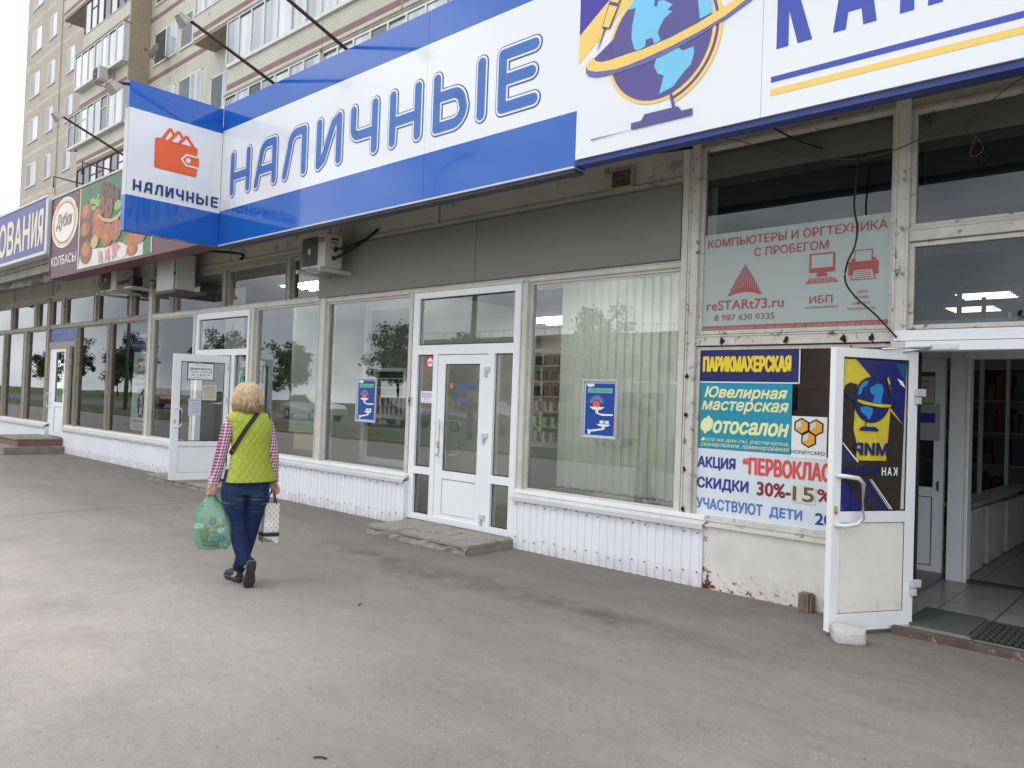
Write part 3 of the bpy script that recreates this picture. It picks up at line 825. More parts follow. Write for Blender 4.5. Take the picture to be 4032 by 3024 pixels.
# ---- stationery board with the globe
gs = thing('stationery_sign', 'white sign board with a blue globe on a stand, a pen, and large blue letters', 'sign', (-1.5, YS, 3.64))
b = MB(); b.box(-4.063, -2.4085, YS-.03, YS+.12, 3.66, 5.75); b.box(-2.4055, -.45, YS-.03, YS+.12, 3.66, 5.75); b.box(-.447, 2.6, YS-.03, YS+.12, 3.66, 5.75)
b.build('face_panel', M_swhite, gs)
b = MB(); b.box(-4.09, 2.6, YS-.012, YS+.10, 3.612, 3.656); b.build('channel', M_channel, gs)
b = MB(); b.box(-10.4, -4.10, YS+.02, YS+.14, 3.575, 3.602); b.build('lower_channel', mat('dark_channel', lin((70, 72, 86)), .6, .2, 6), gs)
b = MB(); y = YS-.030
def xz(p, d, m): b.xz(p, y-d, m)
xz([(-4.06, 4.725), (-3.74, 4.955), (-3.1, 5.42), (-3.1, 5.75), (-4.06, 5.75)], .001, 0)             # violet-blue field
xz([(-4.06, 4.48), (-3.68, 4.765), (-3.3, 5.05), (-3.1, 5.22), (-3.1, 5.42), (-3.74, 4.955), (-4.06, 4.725)], .002, 1)  # yellow band
xz([(-4.06, 5.01), (-3.74, 5.25), (-3.9, 5.75), (-4.06, 5.75)], .003, 5)
# globe: outer arcs, disc, lands
CX, CZ = -3.262, 4.455
def disc(cx, cz, rx, rz, d, m): b.ell(cx, cz, rx, rz, y-d, m, 0, 44)
def arcband(r0, r1, a0, a1, d, m, cx=CX, cz=CZ, n=26):
    A = [(cx+r0*math.cos(math.radians(a0+(a1-a0)*i/n)), cz+r0*math.sin(math.radians(a0+(a1-a0)*i/n))) for i in range(n+1)]
    B = [(cx+r1*math.cos(math.radians(a0+(a1-a0)*i/n)), cz+r1*math.sin(math.radians(a0+(a1-a0)*i/n))) for i in range(n+1)]
    b.strip(A, B, y-d, m)
disc(CX, CZ, .490, .490, .004, 1); disc(CX, CZ, .463, .463, .0055, 2)
arcband(.515, .545, -76, 75, .004, 1, CX, CZ); arcband(.490, .515, -76, 75, .0042, 2); arcband(.470, .492, -76, 75, .0062, 1)
xz([(-3.565, 4.796), (-3.492, 4.788), (-3.52, 4.652), (-3.523, 4.551), (-3.492, 4.452), (-3.459, 4.433), (-3.388, 4.445), (-3.384, 4.499), (-3.326, 4.499), (-3.305, 4.444), (-3.249, 4.455), (-3.277, 4.529), (-3.253, 4.572), (-3.224, 4.618), (-3.151, 4.655), (-3.195, 4.68), (-3.147, 4.708), (-3.229, 4.767), (-3.28, 4.778), (-3.291, 4.732), (-3.317, 4.751), (-3.312, 4.811), (-3.40, 4.88), (-3.502, 4.872)], .007, 3)
xz([(-3.282, 4.338), (-3.105, 4.37), (-3.049, 4.317), (-2.955, 4.323), (-2.947, 4.278), (-2.974, 4.19), (-3.037, 4.142), (-3.124, 4.057), (-3.246, 4.03), (-3.208, 4.165), (-3.265, 4.196), (-3.298, 4.26)], .007, 3)
xz([(-2.932, 4.687), (-2.909, 4.521), (-2.801, 4.54), (-2.811, 4.648), (-2.86, 4.75)], .007, 3)
xz([(-3.956, 4.475), (-3.885, 4.491), (-3.70, 4.60), (-3.714, 4.427), (-3.80, 4.39)], .0045, 2)
xz([(-3.885, 4.491), (-3.869, 4.457), (-3.812, 4.433), (-3.714, 4.427), (-3.73, 4.56), (-3.80, 4.535)], .0075, 2)
topA = [(-3.905, 4.500), (-3.885, 4.475), (-3.869, 4.457), (-3.812, 4.433), (-3.714, 4.427), (-3.538, 4.431), (-3.407, 4.428), (-3.156, 4.45), (-2.92, 4.493), (-2.74, 4.542), (-2.61, 4.583), (-2.44, 4.68)]
botA = [(-3.94, 4.490), (-3.977, 4.445), (-3.953, 4.403), (-3.865, 4.365), (-3.669, 4.335), (-3.55, 4.338), (-3.404, 4.349), (-3.154, 4.379), (-2.917, 4.423), (-2.694, 4.481), (-2.524, 4.555), (-2.40, 4.65)]
lowA = [(-3.977, 4.445), (-3.974, 4.385), (-3.951, 4.353), (-3.864, 4.319), (-3.695, 4.301), (-3.55, 4.300), (-3.402, 4.304), (-3.19, 4.33), (-2.94, 4.385), (-2.693, 4.455), (-2.50, 4.53), (-2.36, 4.62)]
b.strip(botA, lowA, y-.0085, 4); b.strip(topA, botA, y-.0092, 1)
# pen
xz([(-3.861, 4.537), (-3.790, 4.70), (-3.772, 4.715), (-3.800, 4.735), (-3.848, 4.621)], .0100, 2); xz([(-3.853, 4.56), (-3.80, 4.70), (-3.815, 4.715), (-3.845, 4.62)], .0108, 1)
xz([(-3.822, 4.725), (-3.755, 4.915), (-3.655, 4.865), (-3.741, 4.695)], .0100, 2); xz([(-3.812, 4.730), (-3.752, 4.895), (-3.670, 4.855), (-3.748, 4.705)], .0108, 1)
xz([(-3.755, 4.92), (-3.62, 5.28), (-3.50, 5.22), (-3.655, 4.87)], .0100, 2); xz([(-3.745, 4.925), (-3.61, 5.26), (-3.515, 5.21), (-3.665, 4.885)], .0108, 1)
# stand
xz([(-3.127, 4.0), (-3.138, 4.008), (-3.120, 3.885), (-3.100, 3.885)], .0095, 2); xz([(-3.150, 4.0), (-3.128, 4.005), (-3.098, 3.89), (-3.122, 3.885)], .0101, 2)
xz([(-3.897, 3.800), (-3.498, 3.800), (-3.498, 3.852), (-3.405, 3.852), (-3.374, 3.897), (-3.075, 3.893), (-3.040, 3.850), (-2.948, 3.850), (-2.948, 3.797), (-3.498, 3.7985), (-3.897, 3.790)], .0098, 2)
b.build('globe_emblem', [mat('film_violet', lin((62, 50, 160)), .35, .04, 2), M_yel, M_gnavy, M_cyan, M_lav, M_navy], gs)
b = MB(); b.rect(-2.336, 2.55, 3.890, 3.931, y-.002, 0); b.rect(-2.338, -.45, 3.797, 3.843, y-.002, 1); b.rect(-.447, 2.55, 3.797, 3.843, y-.002, 1)
b.build('stripe', [M_kblue, M_yel], gs)
BIG = {'К': [[(0, 0), (.34, 0), (.34, 1), (0, 1)], [(.3401, .40), (.60, 0), (1, 0), (.56, .62), (.3401, .62)], [(.3402, .45), (.3402, .62), (.62, 1), (.98, 1), (.56, .62)]],
       'А': [[(0, 0), (.30, 0), (.50, .72), (.50, 1), (.32, 1)], [(1, 0), (.70, 0), (.5005, .72), (.5005, 1), (.68, 1)], [(.355, .18), (.645, .18), (.605, .36), (.395, .36)]],
       'Н': [[(0, 0), (.34, 0), (.34, 1), (0, 1)], [(.66, 0), (1, 0), (1, 1), (.66, 1)], [(.3405, .40), (.6595, .40), (.6595, .62), (.3405, .62)]]}
xx = -2.303
for ch, w in zip('КАНЦЕЛЯРИЯ', (.252, .277, .245, .27, .2, .27, .26, .24, .27, .26)):
    b = MB()
    if ch in BIG:
        for i, P in enumerate(BIG[ch]): b.xz([(xx+w*u, 4.12+.62*v) for u, v in P], y-.002-.0001*i)
    else: b.text(ch, xx, xx+w, 4.12, 4.74, y-.002, 0, .05)
    b.build('letter', M_kblue, gs); xx += w+.138

# ---- sausage shop board
ss = thing('sausage_shop_sign', 'maroon sign board with a gold oval and a picture of sausages and bread', 'sign', (-14, YS, 3.72))
M_maroon = mat('film_maroon', lin((96, 58, 68)), .4, .08, 1.5)
b = MB(); b.box(-17.53, -10.56, YS, YS+.32, 3.725, 5.31); b.build('face_panel', M_maroon, ss)
b = MB(); b.box(-17.56, -10.56, YS-.012, YS+.33, 3.69, 3.724); b.box(-17.56, -17.531, YS-.012, YS+.33, 3.725, 5.31); b.build('edge_trim', mat('trim_maroon', lin((112, 66, 78)), .45, .1, 5), ss)
b = MB(); b.box(-17.56, -10.56, YS-.014, YS+.33, 5.311, 5.35); b.build('top_trim', mat('trim_pale', lin((200, 196, 196)), .45, .1, 5), ss)
b = MB(); y = YS-.002
xz([(-15.95, 3.745), (-12.70, 3.735), (-12.70, 5.29), (-15.95, 5.29)], 0, 0)
cloth = [(-15.94, 3.76), (-13.0, 3.745), (-13.0, 4.05), (-13.64, 3.98), (-14.0, 4.06), (-14.62, 4.03), (-15.28, 4.08), (-15.87, 3.98)]
xz(cloth, .001, 1)
xz([(-15.94, 4.0), (-15.3, 4.05), (-15.2, 4.9), (-15.55, 5.0), (-15.94, 4.9)], .0015, 8)
def blob(cx, cz, rx, rz, d, m, rot=0): b.ell(cx, cz, rx, rz, y-d, m, rot, 18)
rnd = random.Random(4)
dd = .002
for n_, cx, cz, rx, rz in [('loaf', -15.65, 4.81, .29, .17), ('loaf', -15.65, 4.49, .26, .15), ('grape', -15.21, 4.97, .21, .07), ('grape', -15.17, 4.87, .16, .06), ('saus', -14.83, 5.13, .12, .12), ('saus', -14.61, 5.05, .12, .15), ('saus', -14.41, 4.98, .11, .15), ('saus', -14.2, 4.9, .12, .14), ('ring', -14.86, 4.82, .15, .19), ('ring', -14.53, 4.73, .19, .19), ('lettuce', -14.12, 4.72, .16, .09), ('big', -15.08, 4.62, .23, .17), ('big', -14.96, 4.4, .31, .19), ('big', -14.17, 4.29, .25, .19), ('big', -14.56, 4.25, .28, .21), ('meat', -15.55, 4.04, .3, .22), ('bread', -15.14, 4.19, .18, .12), ('ham', -14.21, 3.94, .27, .12), ('plate', -13.86, 3.86, .22, .09), ('pot', -13.35, 4.05, .45, .12), ('sausr', -13.44, 3.87, .23, .10)]:
    if n_ == 'grape':
        for q in range(14): blob(cx+rnd.uniform(-rx, rx), cz+rnd.uniform(-rz, rz), .055, .032, dd, 6); dd += .00008
        continue
    mi = dict(loaf=2, saus=3, ring=4, lettuce=6, big=5, meat=2, bread=7, ham=9, plate=1, pot=10, sausr=5)[n_]
    blob(cx, cz, rx, rz, dd, mi); dd += .0002
    if n_ in ('big', 'ring', 'loaf', 'sausr', 'meat'):
        for q in range(5 if n_ in ('loaf', 'meat') else 1):
            blob(cx+rnd.uniform(-.3, .1)*rx, cz+rnd.uniform(-.3, .35)*rz, rx*rnd.uniform(.2, .45), rz*rnd.uniform(.3, .6), dd, {2: 11, 5: 11, 4: 3}[mi], rnd.uniform(-.5, .5)); dd += .0001
for i in range(5): blob(-14.95+.16*i, 3.90-.02*(i % 2), .05, .13, dd, 9 if i % 2 else 1, .35); dd += .0001
bt = [(-15.0, 4.69), (-14.77, 4.58), (-14.38, 4.51), (-14.1, 4.55), (-13.93, 4.64)]; bb_ = [(-14.99, 4.64), (-14.81, 4.53), (-14.42, 4.45), (-14.09, 4.47), (-13.92, 4.56)]
b.strip(bt, bb_, y-dd, 7)
b.build('picture', [mat('pic_green', lin((62, 112, 76)), .4, .2, 1.5), mat('pic_cloth', lin((222, 214, 208)), .4, .15, 8), mat('pic_crust', lin((146, 92, 52)), .4, .4, 9), mat('pic_dark_sausage', lin((98, 54, 46)), .4, .3, 10), mat('pic_red_sausage', lin((140, 76, 56)), .4, .25, 9), mat('pic_orange_sausage', lin((178, 98, 52)), .4, .3, 6), mat('pic_leaf', lin((140, 186, 84)), .4, .3, 10), mat('pic_straw', lin((206, 170, 110)), .4, .25, 18), mat('pic_brown', lin((96, 62, 42)), .4, .4, 5), mat('pic_pink', lin((206, 142, 134)), .4, .2, 14), mat('pic_bowl', lin((176, 112, 48)), .4, .25, 8), mat('pic_highlight', lin((196, 120, 68)), .4, .2, 12)], ss)
b = MB(); y = YS-.004
b.strip([(-15.99, 3.745), (-15.99, 5.29)], [(-15.945, 3.745), (-15.945, 5.29)], y, 0); b.strip([(-12.70, 3.745), (-12.70, 5.29)], [(-12.66, 3.745), (-12.66, 5.29)], y, 0)
def oval(rx, rz, d, m): b.ell(-16.80, 4.76, rx, rz, y-d, m, 0, 40)
oval(.74, .50, 0, 1); oval(.70, .47, .001, 0); oval(.62, .415, .002, 2); oval(.57, .38, .003, 1)
b.text('Дубки', -17.26, -16.36, 4.60, 4.96, y-.004, 2, .03, .3); b.text('Дубки', -17.25, -16.37, 4.62, 4.95, y-.006, 3, .012, .3)
r = random.Random(9)
for i in range(9):     # gold curls in the corners
    cx, cz = (-17.40+.14*(i % 3)+r.uniform(-.03, .03), 5.2-.12*(i//3)) if i < 6 else (-16.15+r.uniform(-.05, .06), 5.18-.07*(i-6))
    A = arc(cx, cz, .075, 0, 300, 9); B = arc(cx+.01, cz, .055, 0, 300, 9); b.strip(A, B, y-.0002*i-.0001, 2)
b.build('gold_emblem', [mat('gold_pale', lin((226, 206, 170)), .35, .15, 3), mat('oval_white', lin((232, 228, 226)), .35, .05, 3), mat('gold_dark', lin((176, 130, 82)), .35, .3, 4), mat('emblem_script', lin((150, 128, 108)), .4, .15, 6)], ss)
b = MB(); b.text('КОЛБАСЫ', -17.48, -16.07, 3.93, 4.12, YS-.004, 0, .02); b.text('ПРОДУКТЫ', -12.50, -10.9, 3.95, 4.16, YS-.004, 0, .02); b.build('lettering', mat('sign_cream', lin((232, 226, 222)), .4, .04, 4), ss)

# ---- far board, only its last letters in the picture
fs = thing('equipment_shop_sign', 'violet blue box sign with tall cream letters at the far end of the shop row', 'sign', (-21.7, YS, 4.2))
b = MB(); b.box(-32.5, -17.80, YS-.06, YS+.3, 4.28, 5.385); b.build('face_panel', mat('film_violet_blue', lin((74, 72, 136)), .35, .08, 1.5), fs)
b = MB(); b.box(-32.5, -17.64, YS-.075, YS+.3, 4.215, 4.279); b.box(-32.5, -17.64, YS-.075, YS+.3, 5.386, 5.43); b.box(-17.799, -17.64, YS-.055, YS+.3, 4.28, 5.385); b.build('edge_trim', mat('trim_alu', lin((206, 208, 212)), .35, .08, 4), fs)
b = MB()
for ch, x0, x1 in (('О', -26.4, -25.75), ('Б', -25.6, -25.0), ('О', -24.85, -24.2), ('Р', -24.05, -23.5), ('У', -23.3, -22.65), ('Д', -21.95, -21.10), ('О', -21.0, -20.42), ('В', -20.36, -19.86), ('А', -19.83, -19.27), ('Н', -19.22, -18.72), ('И', -18.62, -18.26), ('Я', -18.22, -17.88)):
    b.text(ch, x0, x1, 4.42 if ch != 'Д' else 4.33, 5.19, YS-.063, 0, .03)
b.build('lettering', mat('letter_cream', lin((226, 218, 198)), .45, .06, 4), fs)

# ---- floodlights on rods above the boards
def floodlight(base, tip, label, head=.62):
    base, tip = Vector(base), Vector(tip)
    t = thing('sign_floodlight', label, 'floodlight', base, 0, 'floodlights on rods over the signs')
    b = MB(); b.tube([base, tip], .021, 8); b.tube([base+Vector((0, .06, -.12)), base], .02, 8)
    b.build('rod', M_rod, t)
    h = tip+Vector((0, -.03, -.03))
    b = MB(); b.tube([tip+Vector((-.09*head, -.02, -.02)), tip+Vector((.09*head, -.02, -.02))], .016, 8); b.tube([tip+Vector((-.09*head, -.02, -.02)), tip+Vector((-.09*head, -.01, -.12*head))], .009, 6); b.tube([tip+Vector((.09*head, -.02, -.02)), tip+Vector((.09*head, -.01, -.12*head))], .009, 6)
    b.build('bracket', M_rod, t)
    M = Matrix.Translation(tip+Vector((0, 0, -.10*head))) @ Matrix.Rotation(math.radians(-38), 4, 'X')
    b = MB(); b.xf = M
    s = head
    b.loft([[(-.15*s, y, -.09*s), (.15*s, y, -.09*s), (.15*s, y, .09*s), (-.15*s, y, .09*s)] if i == 0 else [(-.10*s, y, -.055*s), (.10*s, y, -.055*s), (.10*s, y, .055*s), (-.10*s, y, .055*s)] for i, y in enumerate((.03, -.11*s))], 0, False)
    for i in range(5): b.box(-.08*s+.036*s*i, -.066*s+.036*s*i, -.15*s, -.11*s, -.05*s, .05*s)
    b.box(-.158*s, .158*s, .03, .045, -.098*s, .098*s)
    o = b.build('lamp_head', M_lamp, t, .004)
    b = MB(); b.xf = M; b.rect(-.14*s, .14*s, -.08*s, .08*s, .0465, 0); b.build('lens', mat('lamp_lens', lin((196, 198, 196)), .15, .05, 9), o)
    return t
floodlight((-9.175, 5.25, 5.62), (-9.175, 4.02, 6.04), 'grey floodlight on a long rusty rod above the first letters of the blue sign')
floodlight((-7.569, 5.25, 5.62), (-7.569, 3.95, 6.06), 'rusty floodlight rod above the middle letters of the blue sign')
floodlight((-14.11, 5.25, 5.60), (-14.11, 4.19, 6.02), 'grey floodlight on a rod over the sausage shop sign')
floodlight((-10.50, 4.05, 5.55), (-10.42, 3.73, 5.45), 'short floodlight clamped to the corner of the projecting wallet sign', head=.7)
for x, lab in ((-16.72, 'bent thin rod standing over the gold oval of the sausage sign'), (-15.2, 'bent thin rod standing over the picture of the sausage sign')):
    b = MB(); b.tube([(x+.45, 5.35, 5.46), (x+.15, 5.1, 5.55), (x, 4.95, 5.60), (x, 4.95, 5.38)], .014, 6)
    single(b, 'lamp_rod', M_rod, lab, 'rod', 'bent rods on the sausage sign')

# ================================================================ APARTMENT BLOCK BEHIND
ap = thing('apartment_block', 'tall panel apartment block with beige walls, maroon striped balconies and white glazing', 'building', (-40, 16, 0))
k = NT('panel_wall')
p, x, y, z = k.pos()
fl = k.math('FRACT', k.math('DIVIDE', k.math('ADD', k.math('SUBTRACT', z, 22.95), k.math('MULTIPLY_ADD', k.noise(p, .9, 5), .25, -.12)), 3.03))
seam = k.math('MAXIMUM', k.ramp(fl, .045, .03), k.ramp(fl, .955, .97))
fx = k.math('ABSOLUTE', k.math('SUBTRACT', x, -53.9)); seam = k.math('MAXIMUM', seam, k.math('MULTIPLY', k.ramp(fx, .10, .06), .7))
seam = k.math('MULTIPLY', seam, k.ramp(k.noise(p, 1.4, 5), .32, .55, .35, 1))
c = k.mix(k.ramp(k.noise(p, .5, 7, .6), .3, .7), lin((188, 177, 164)), lin((172, 164, 154)))
c = k.mix(k.math('MULTIPLY', seam, .6), c, lin((206, 200, 190)))
k.base(c, .85); k.bump(k.noise(p, 12, 5), .2, .02)
M_pwall = k.m
def tiles(name, a, b_, sc):
    k = NT(name); p, x, y, z = k.pos()
    cv = k.n('ShaderNodeCombineXYZ'); k.l(k.math('ADD', x, y), cv.inputs[0]); k.l(z, cv.inputs[1])
    br = k.n('ShaderNodeTexBrick'); br.offset = 0; k.l(cv.outputs[0], br.inputs['Vector'])
    k.set(br, Color1=(*lin(a), 1), Color2=(*lin(b_), 1), Mortar=(*lin(tuple(v*.82 for v in a)), 1), Scale=sc)
    br.inputs['Mortar Size'].default_value = .045; br.inputs['Brick Width'].default_value = .5; br.inputs['Row Height'].default_value = .5; br.inputs['Mortar Smooth'].default_value = .1
    n = k.noise(p, .8, 7, .62); n9 = k.noise(p, 2.2, 5)
    c = k.mix(k.ramp(n, .42, .7, 0, .6), br.outputs['Color'], lin(tuple(v*.84 for v in a)))
    c = k.mix(k.math('MULTIPLY', k.ramp(n9, .70, .73), .75), c, lin((120, 116, 108)))
    k.base(c, .5); return k.m
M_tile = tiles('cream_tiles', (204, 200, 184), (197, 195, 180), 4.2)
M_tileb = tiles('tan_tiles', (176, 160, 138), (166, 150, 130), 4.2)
M_strp = mat('maroon_stripe', lin((140, 106, 106)), .7, .16, 2)
M_slab = mat('balcony_underside', lin((152, 146, 132)), .9, .2, 1.5)
M_bfr = mat('balcony_frame', lin((214, 214, 214)), .5, .08, 3)
M_bfd = mat('balcony_frame_dark', lin((88, 64, 58)), .6, .15, 3)
k = NT('curtained_pane'); p, x, y, z = k.pos()
cv = k.n('ShaderNodeCombineXYZ'); k.l(x, cv.inputs[0]); k.l(y, cv.inputs[1])
c = k.mix(k.ramp(k.noise(cv.outputs[0], 1.1, 2), .40, .6), lin((120, 126, 132)), lin((206, 210, 216)))
c = k.mix(k.ramp(k.noise(cv.outputs[0], 9, 2), .4, .6, 0, .35), c, lin((178, 184, 192)))
k.base(c, .04, .9); k.b.inputs['Coat Weight'].default_value = .5
M_cpane = k.m
M_dpane = mat('dark_pane', lin((72, 76, 80)), .03, .2, .8, spec=.8)

b = MB(); b.box(-60.9, -53.9, 16.0, 30, 0, 31.6); b.box(-53.9, -45.2, 16.08, 30, 0, 31.6)
b.build('wall', M_pwall, ap)
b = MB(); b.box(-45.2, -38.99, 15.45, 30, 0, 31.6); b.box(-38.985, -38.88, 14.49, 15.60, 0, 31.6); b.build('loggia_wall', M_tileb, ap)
b = MB(); b.box(-38.9, -8, 15.47, 30, 0, 31.6); b.box(-28.9, -8, 14.9, 15.47, 0, 31.6)
for kk in range(10): b.box(-38.9, -30.1, 15.462, 15.47, 1.2+3*kk+.20, 1.2+3*kk+.42, 1)
b.build('recess_wall', [M_tile, M_strp], ap)
b = MB(); b.box(-61.2, -7.8, 14.4, 30.3, 31.6, 32.0); b.build('roof', M_slab, ap)
def flatwin(x0, x1, z0, z1, y):
    b = MB(); d = .16
    for a in ((x0, x1, z0-.09, z0, .05), ): b.box(a[0]-.05, a[1]+.05, y-a[4], y+.02, a[2]+.02, a[3], 0)
    b.box(x0, x0+.06, y-.004, y+.02, z0, z1, 0); b.box(x1-.06, x1, y-.004, y+.02, z0, z1, 0); b.box(x0, x1, y-.004, y+.02, z1-.06, z1, 0); b.box(x0, x1, y-.004, y+.02, z0, z0+.06, 0)
    xm = x0+(x1-x0)*.52; b.box(xm-.05, xm+.05, y-.003, y+.02, z0+.06, z1-.06, 0)
    o = b.build('window', M_bfr, ap)
    q = MB(); q.rect(x0+.06, xm-.05, z0+.06, z1-.06, y-.001, 1); q.rect(xm+.05, x1-.06, z0+.06, z1-.06, y-.001, 0)
    q.build('pane', [M_cpane, M_dpane], o)
# recessed openings: dark reveal frame round each tower window
def towerwin(x0, x1, z0, z1, y):
    b = MB(); rv = .14
    b.box(x0-.02, x0, y-.02, y+.01, z0, z1+.02); b.box(x0-.02, x1+.02, y-.02, y+.01, z1, z1+.02); b.box(x1, x1+.02, y-.02, y+.01, z0, z1+.02)
    flatwin(x0, x1, z0, z1, y-.012)
for i in range(3, 10):
    zz = 20.72+3.03*(i-6)
    towerwin(-59.75, -57.72, zz, zz+1.55, 16.0); towerwin(-56.12, -54.75, zz, zz+1.52, 16.0); towerwin(-52.85, -51.5, zz, zz+1.52, 16.08)
for i in range(2, 8):
    zz = 11.1+3.0*i-2.95
    flatwin(-38.36, -35.9, zz, zz+1.55, 15.46); flatwin(-35.5, -33.2, zz, zz+1.55, 15.455); 
for i in range(3): flatwin(-32.3, -30.2, 7.45+3*i, 9.0+3*i, 15.45)
rnd = random.Random(11)
def balcony(x0, x1, z, glazed=True, yf=14.5, yb=15.5, dark=False, proud=0., seamx=(), ztop=None, openx=None):
    b = MB()
    b.box(x0, x1, yf, yf+.10, z, z+1.03, 0)                                   # front parapet
    b.box(x0, x0+.10, yf+.10, yb, z, z+1.03, 0); b.box(x1-.10, x1, yf+.10, yb, z, z+1.03, 0)
    b.box(x0+.01, x1-.01, yf+.02, yb, z-.12, z-.001, 1)
    b.box(x0+.001, x1-.001, yf-.006, yf, z+.14, z+.34, 2)
    b.box(x0-.02, x1+.02, yf-.03, yf+.13, z+1.031, z+1.06, 3)
    for s in seamx: b.box(s-.03, s+.03, yf-.010, yf, z, z+1.03, 1)
    o = b.build('balcony', [M_tile, M_slab, M_strp, M_bfr], ap)
    if not glazed: return o
    g = MB(); xa, xb, y = x0 if openx is None else openx, x1, yf+.02-proud
    z0, z1 = z+1.06, z+2.86; fr = 1 if dark else 0
    if proud: g.box(xa-.05, xb+.05, y-.02, yf+.1, z1, z1+.07, 4); g.box(xa, xb, y, yf, z0-.06, z0, 0)
    g.box(xa, xb, y, y+.07, z0, z0+.07, fr); g.box(xa, xb, y, y+.07, z1-.07, z1, fr)
    n = max(2, int((xb-xa)/.85)); w = (xb-xa)/n
    for i in range(n+1):
        c = xa+w*i; g.box(c-.035, c+.035, y-.005, y+.075, z0+.07, z1-.07, fr)
        if i < n:
            dk = rnd.random() < (.35 if dark else .16)
            zm = z0+.07
            if rnd.random() < .3: g.box(c+.035, c+w-.035, y+.01, y+.06, z0+1.15, z0+1.20, fr); 
            g.rect(c+.035, c+w-.035, zm, z1-.07-.12*rnd.random(), y+.035, 3 if dk else 2); g.rect(c+.035, c+w-.035, zm, z1-.07, y+.05, 3)
    for xs in (xa, xb):
        g.poly([(xs, y+.08, z0), (xs, yb, z0), (xs, yb, z1), (xs, y+.08, z1)], 2 if not proud else 0)
    g.build('glazing', [M_bfr, M_bfd, M_cpane, M_dpane, M_slab], o)
    return o
for i in range(1, 9):
    z = 4.2+3*i
    st = {6: -48.5}.get(i, -45.2)
    if i == 6: balcony(-48.5, -38.9, z, True, 14.5, 15.5+.55, True)
    elif i == 5: balcony(-45.2, -38.9, z, True, 14.5, 15.5, True)
    elif i == 4: balcony(-45.4, -38.9, z, True, 14.5, 15.5, False, .32)
    elif i == 3: balcony(-45.4, -38.9, z, True, 14.5, 15.5, False, .25, openx=-46.3)
    else: balcony(-45.4, -38.9, z, True, 14.5, 15.5, i % 2 == 0)
    if i >= 4: balcony(-32.1, -22.4, z, True, 14.5, 15.47, False, .12 if i % 2 else 0)
    else: balcony(-28.95, -22.42, z, True, 14.5, 15.47, False, .10)
    balcony(-22.39, -14.5, z, True, 14.5, 15.47, False, .12 if i == 3 else 0, (-18.2,))
# fittings on the block
def dish(loc, label, r=.45, az=-.5):
    t = thing('satellite_dish', label, 'satellite dish', loc, az, 'satellite dishes on the block')
    b = MB(); b.xf = wm(t) @ Matrix.Rotation(math.radians(66), 4, 'X'); rings = []
    for i in range(6):
        q = max(.01, i/5); rings.append([(r*q*math.cos(a), r*q*math.sin(a), .28*r*q*q) for a in [j*2*math.pi/20 for j in range(20)]])
    b.loft(rings, 0, True, False); b.loft([[Vector(p)+Vector((0, 0, -.02)) for p in rr_] for rr_ in rings], 0, True, False)
    b.build('reflector', mat('dish_grey', lin((168, 164, 156)), .5, .1, 4), t)
    b = MB(); b.xf = wm(t); b.tube([(0, .55, -.2), (0, .25, -.1), (0, .05, 0)], .03, 6); b.tube([(0, -.05, -.4), (0, -.42, .05)], .018, 6); b.box(-.05, .05, -.5, -.40, .02, .12)
    b.build('arm', mat('dish_arm', lin((92, 90, 88)), .5, .1, 4), t)
dish((-36.9, 14.95, 17.25), 'grey satellite dish in the recess beside the white window', .42)
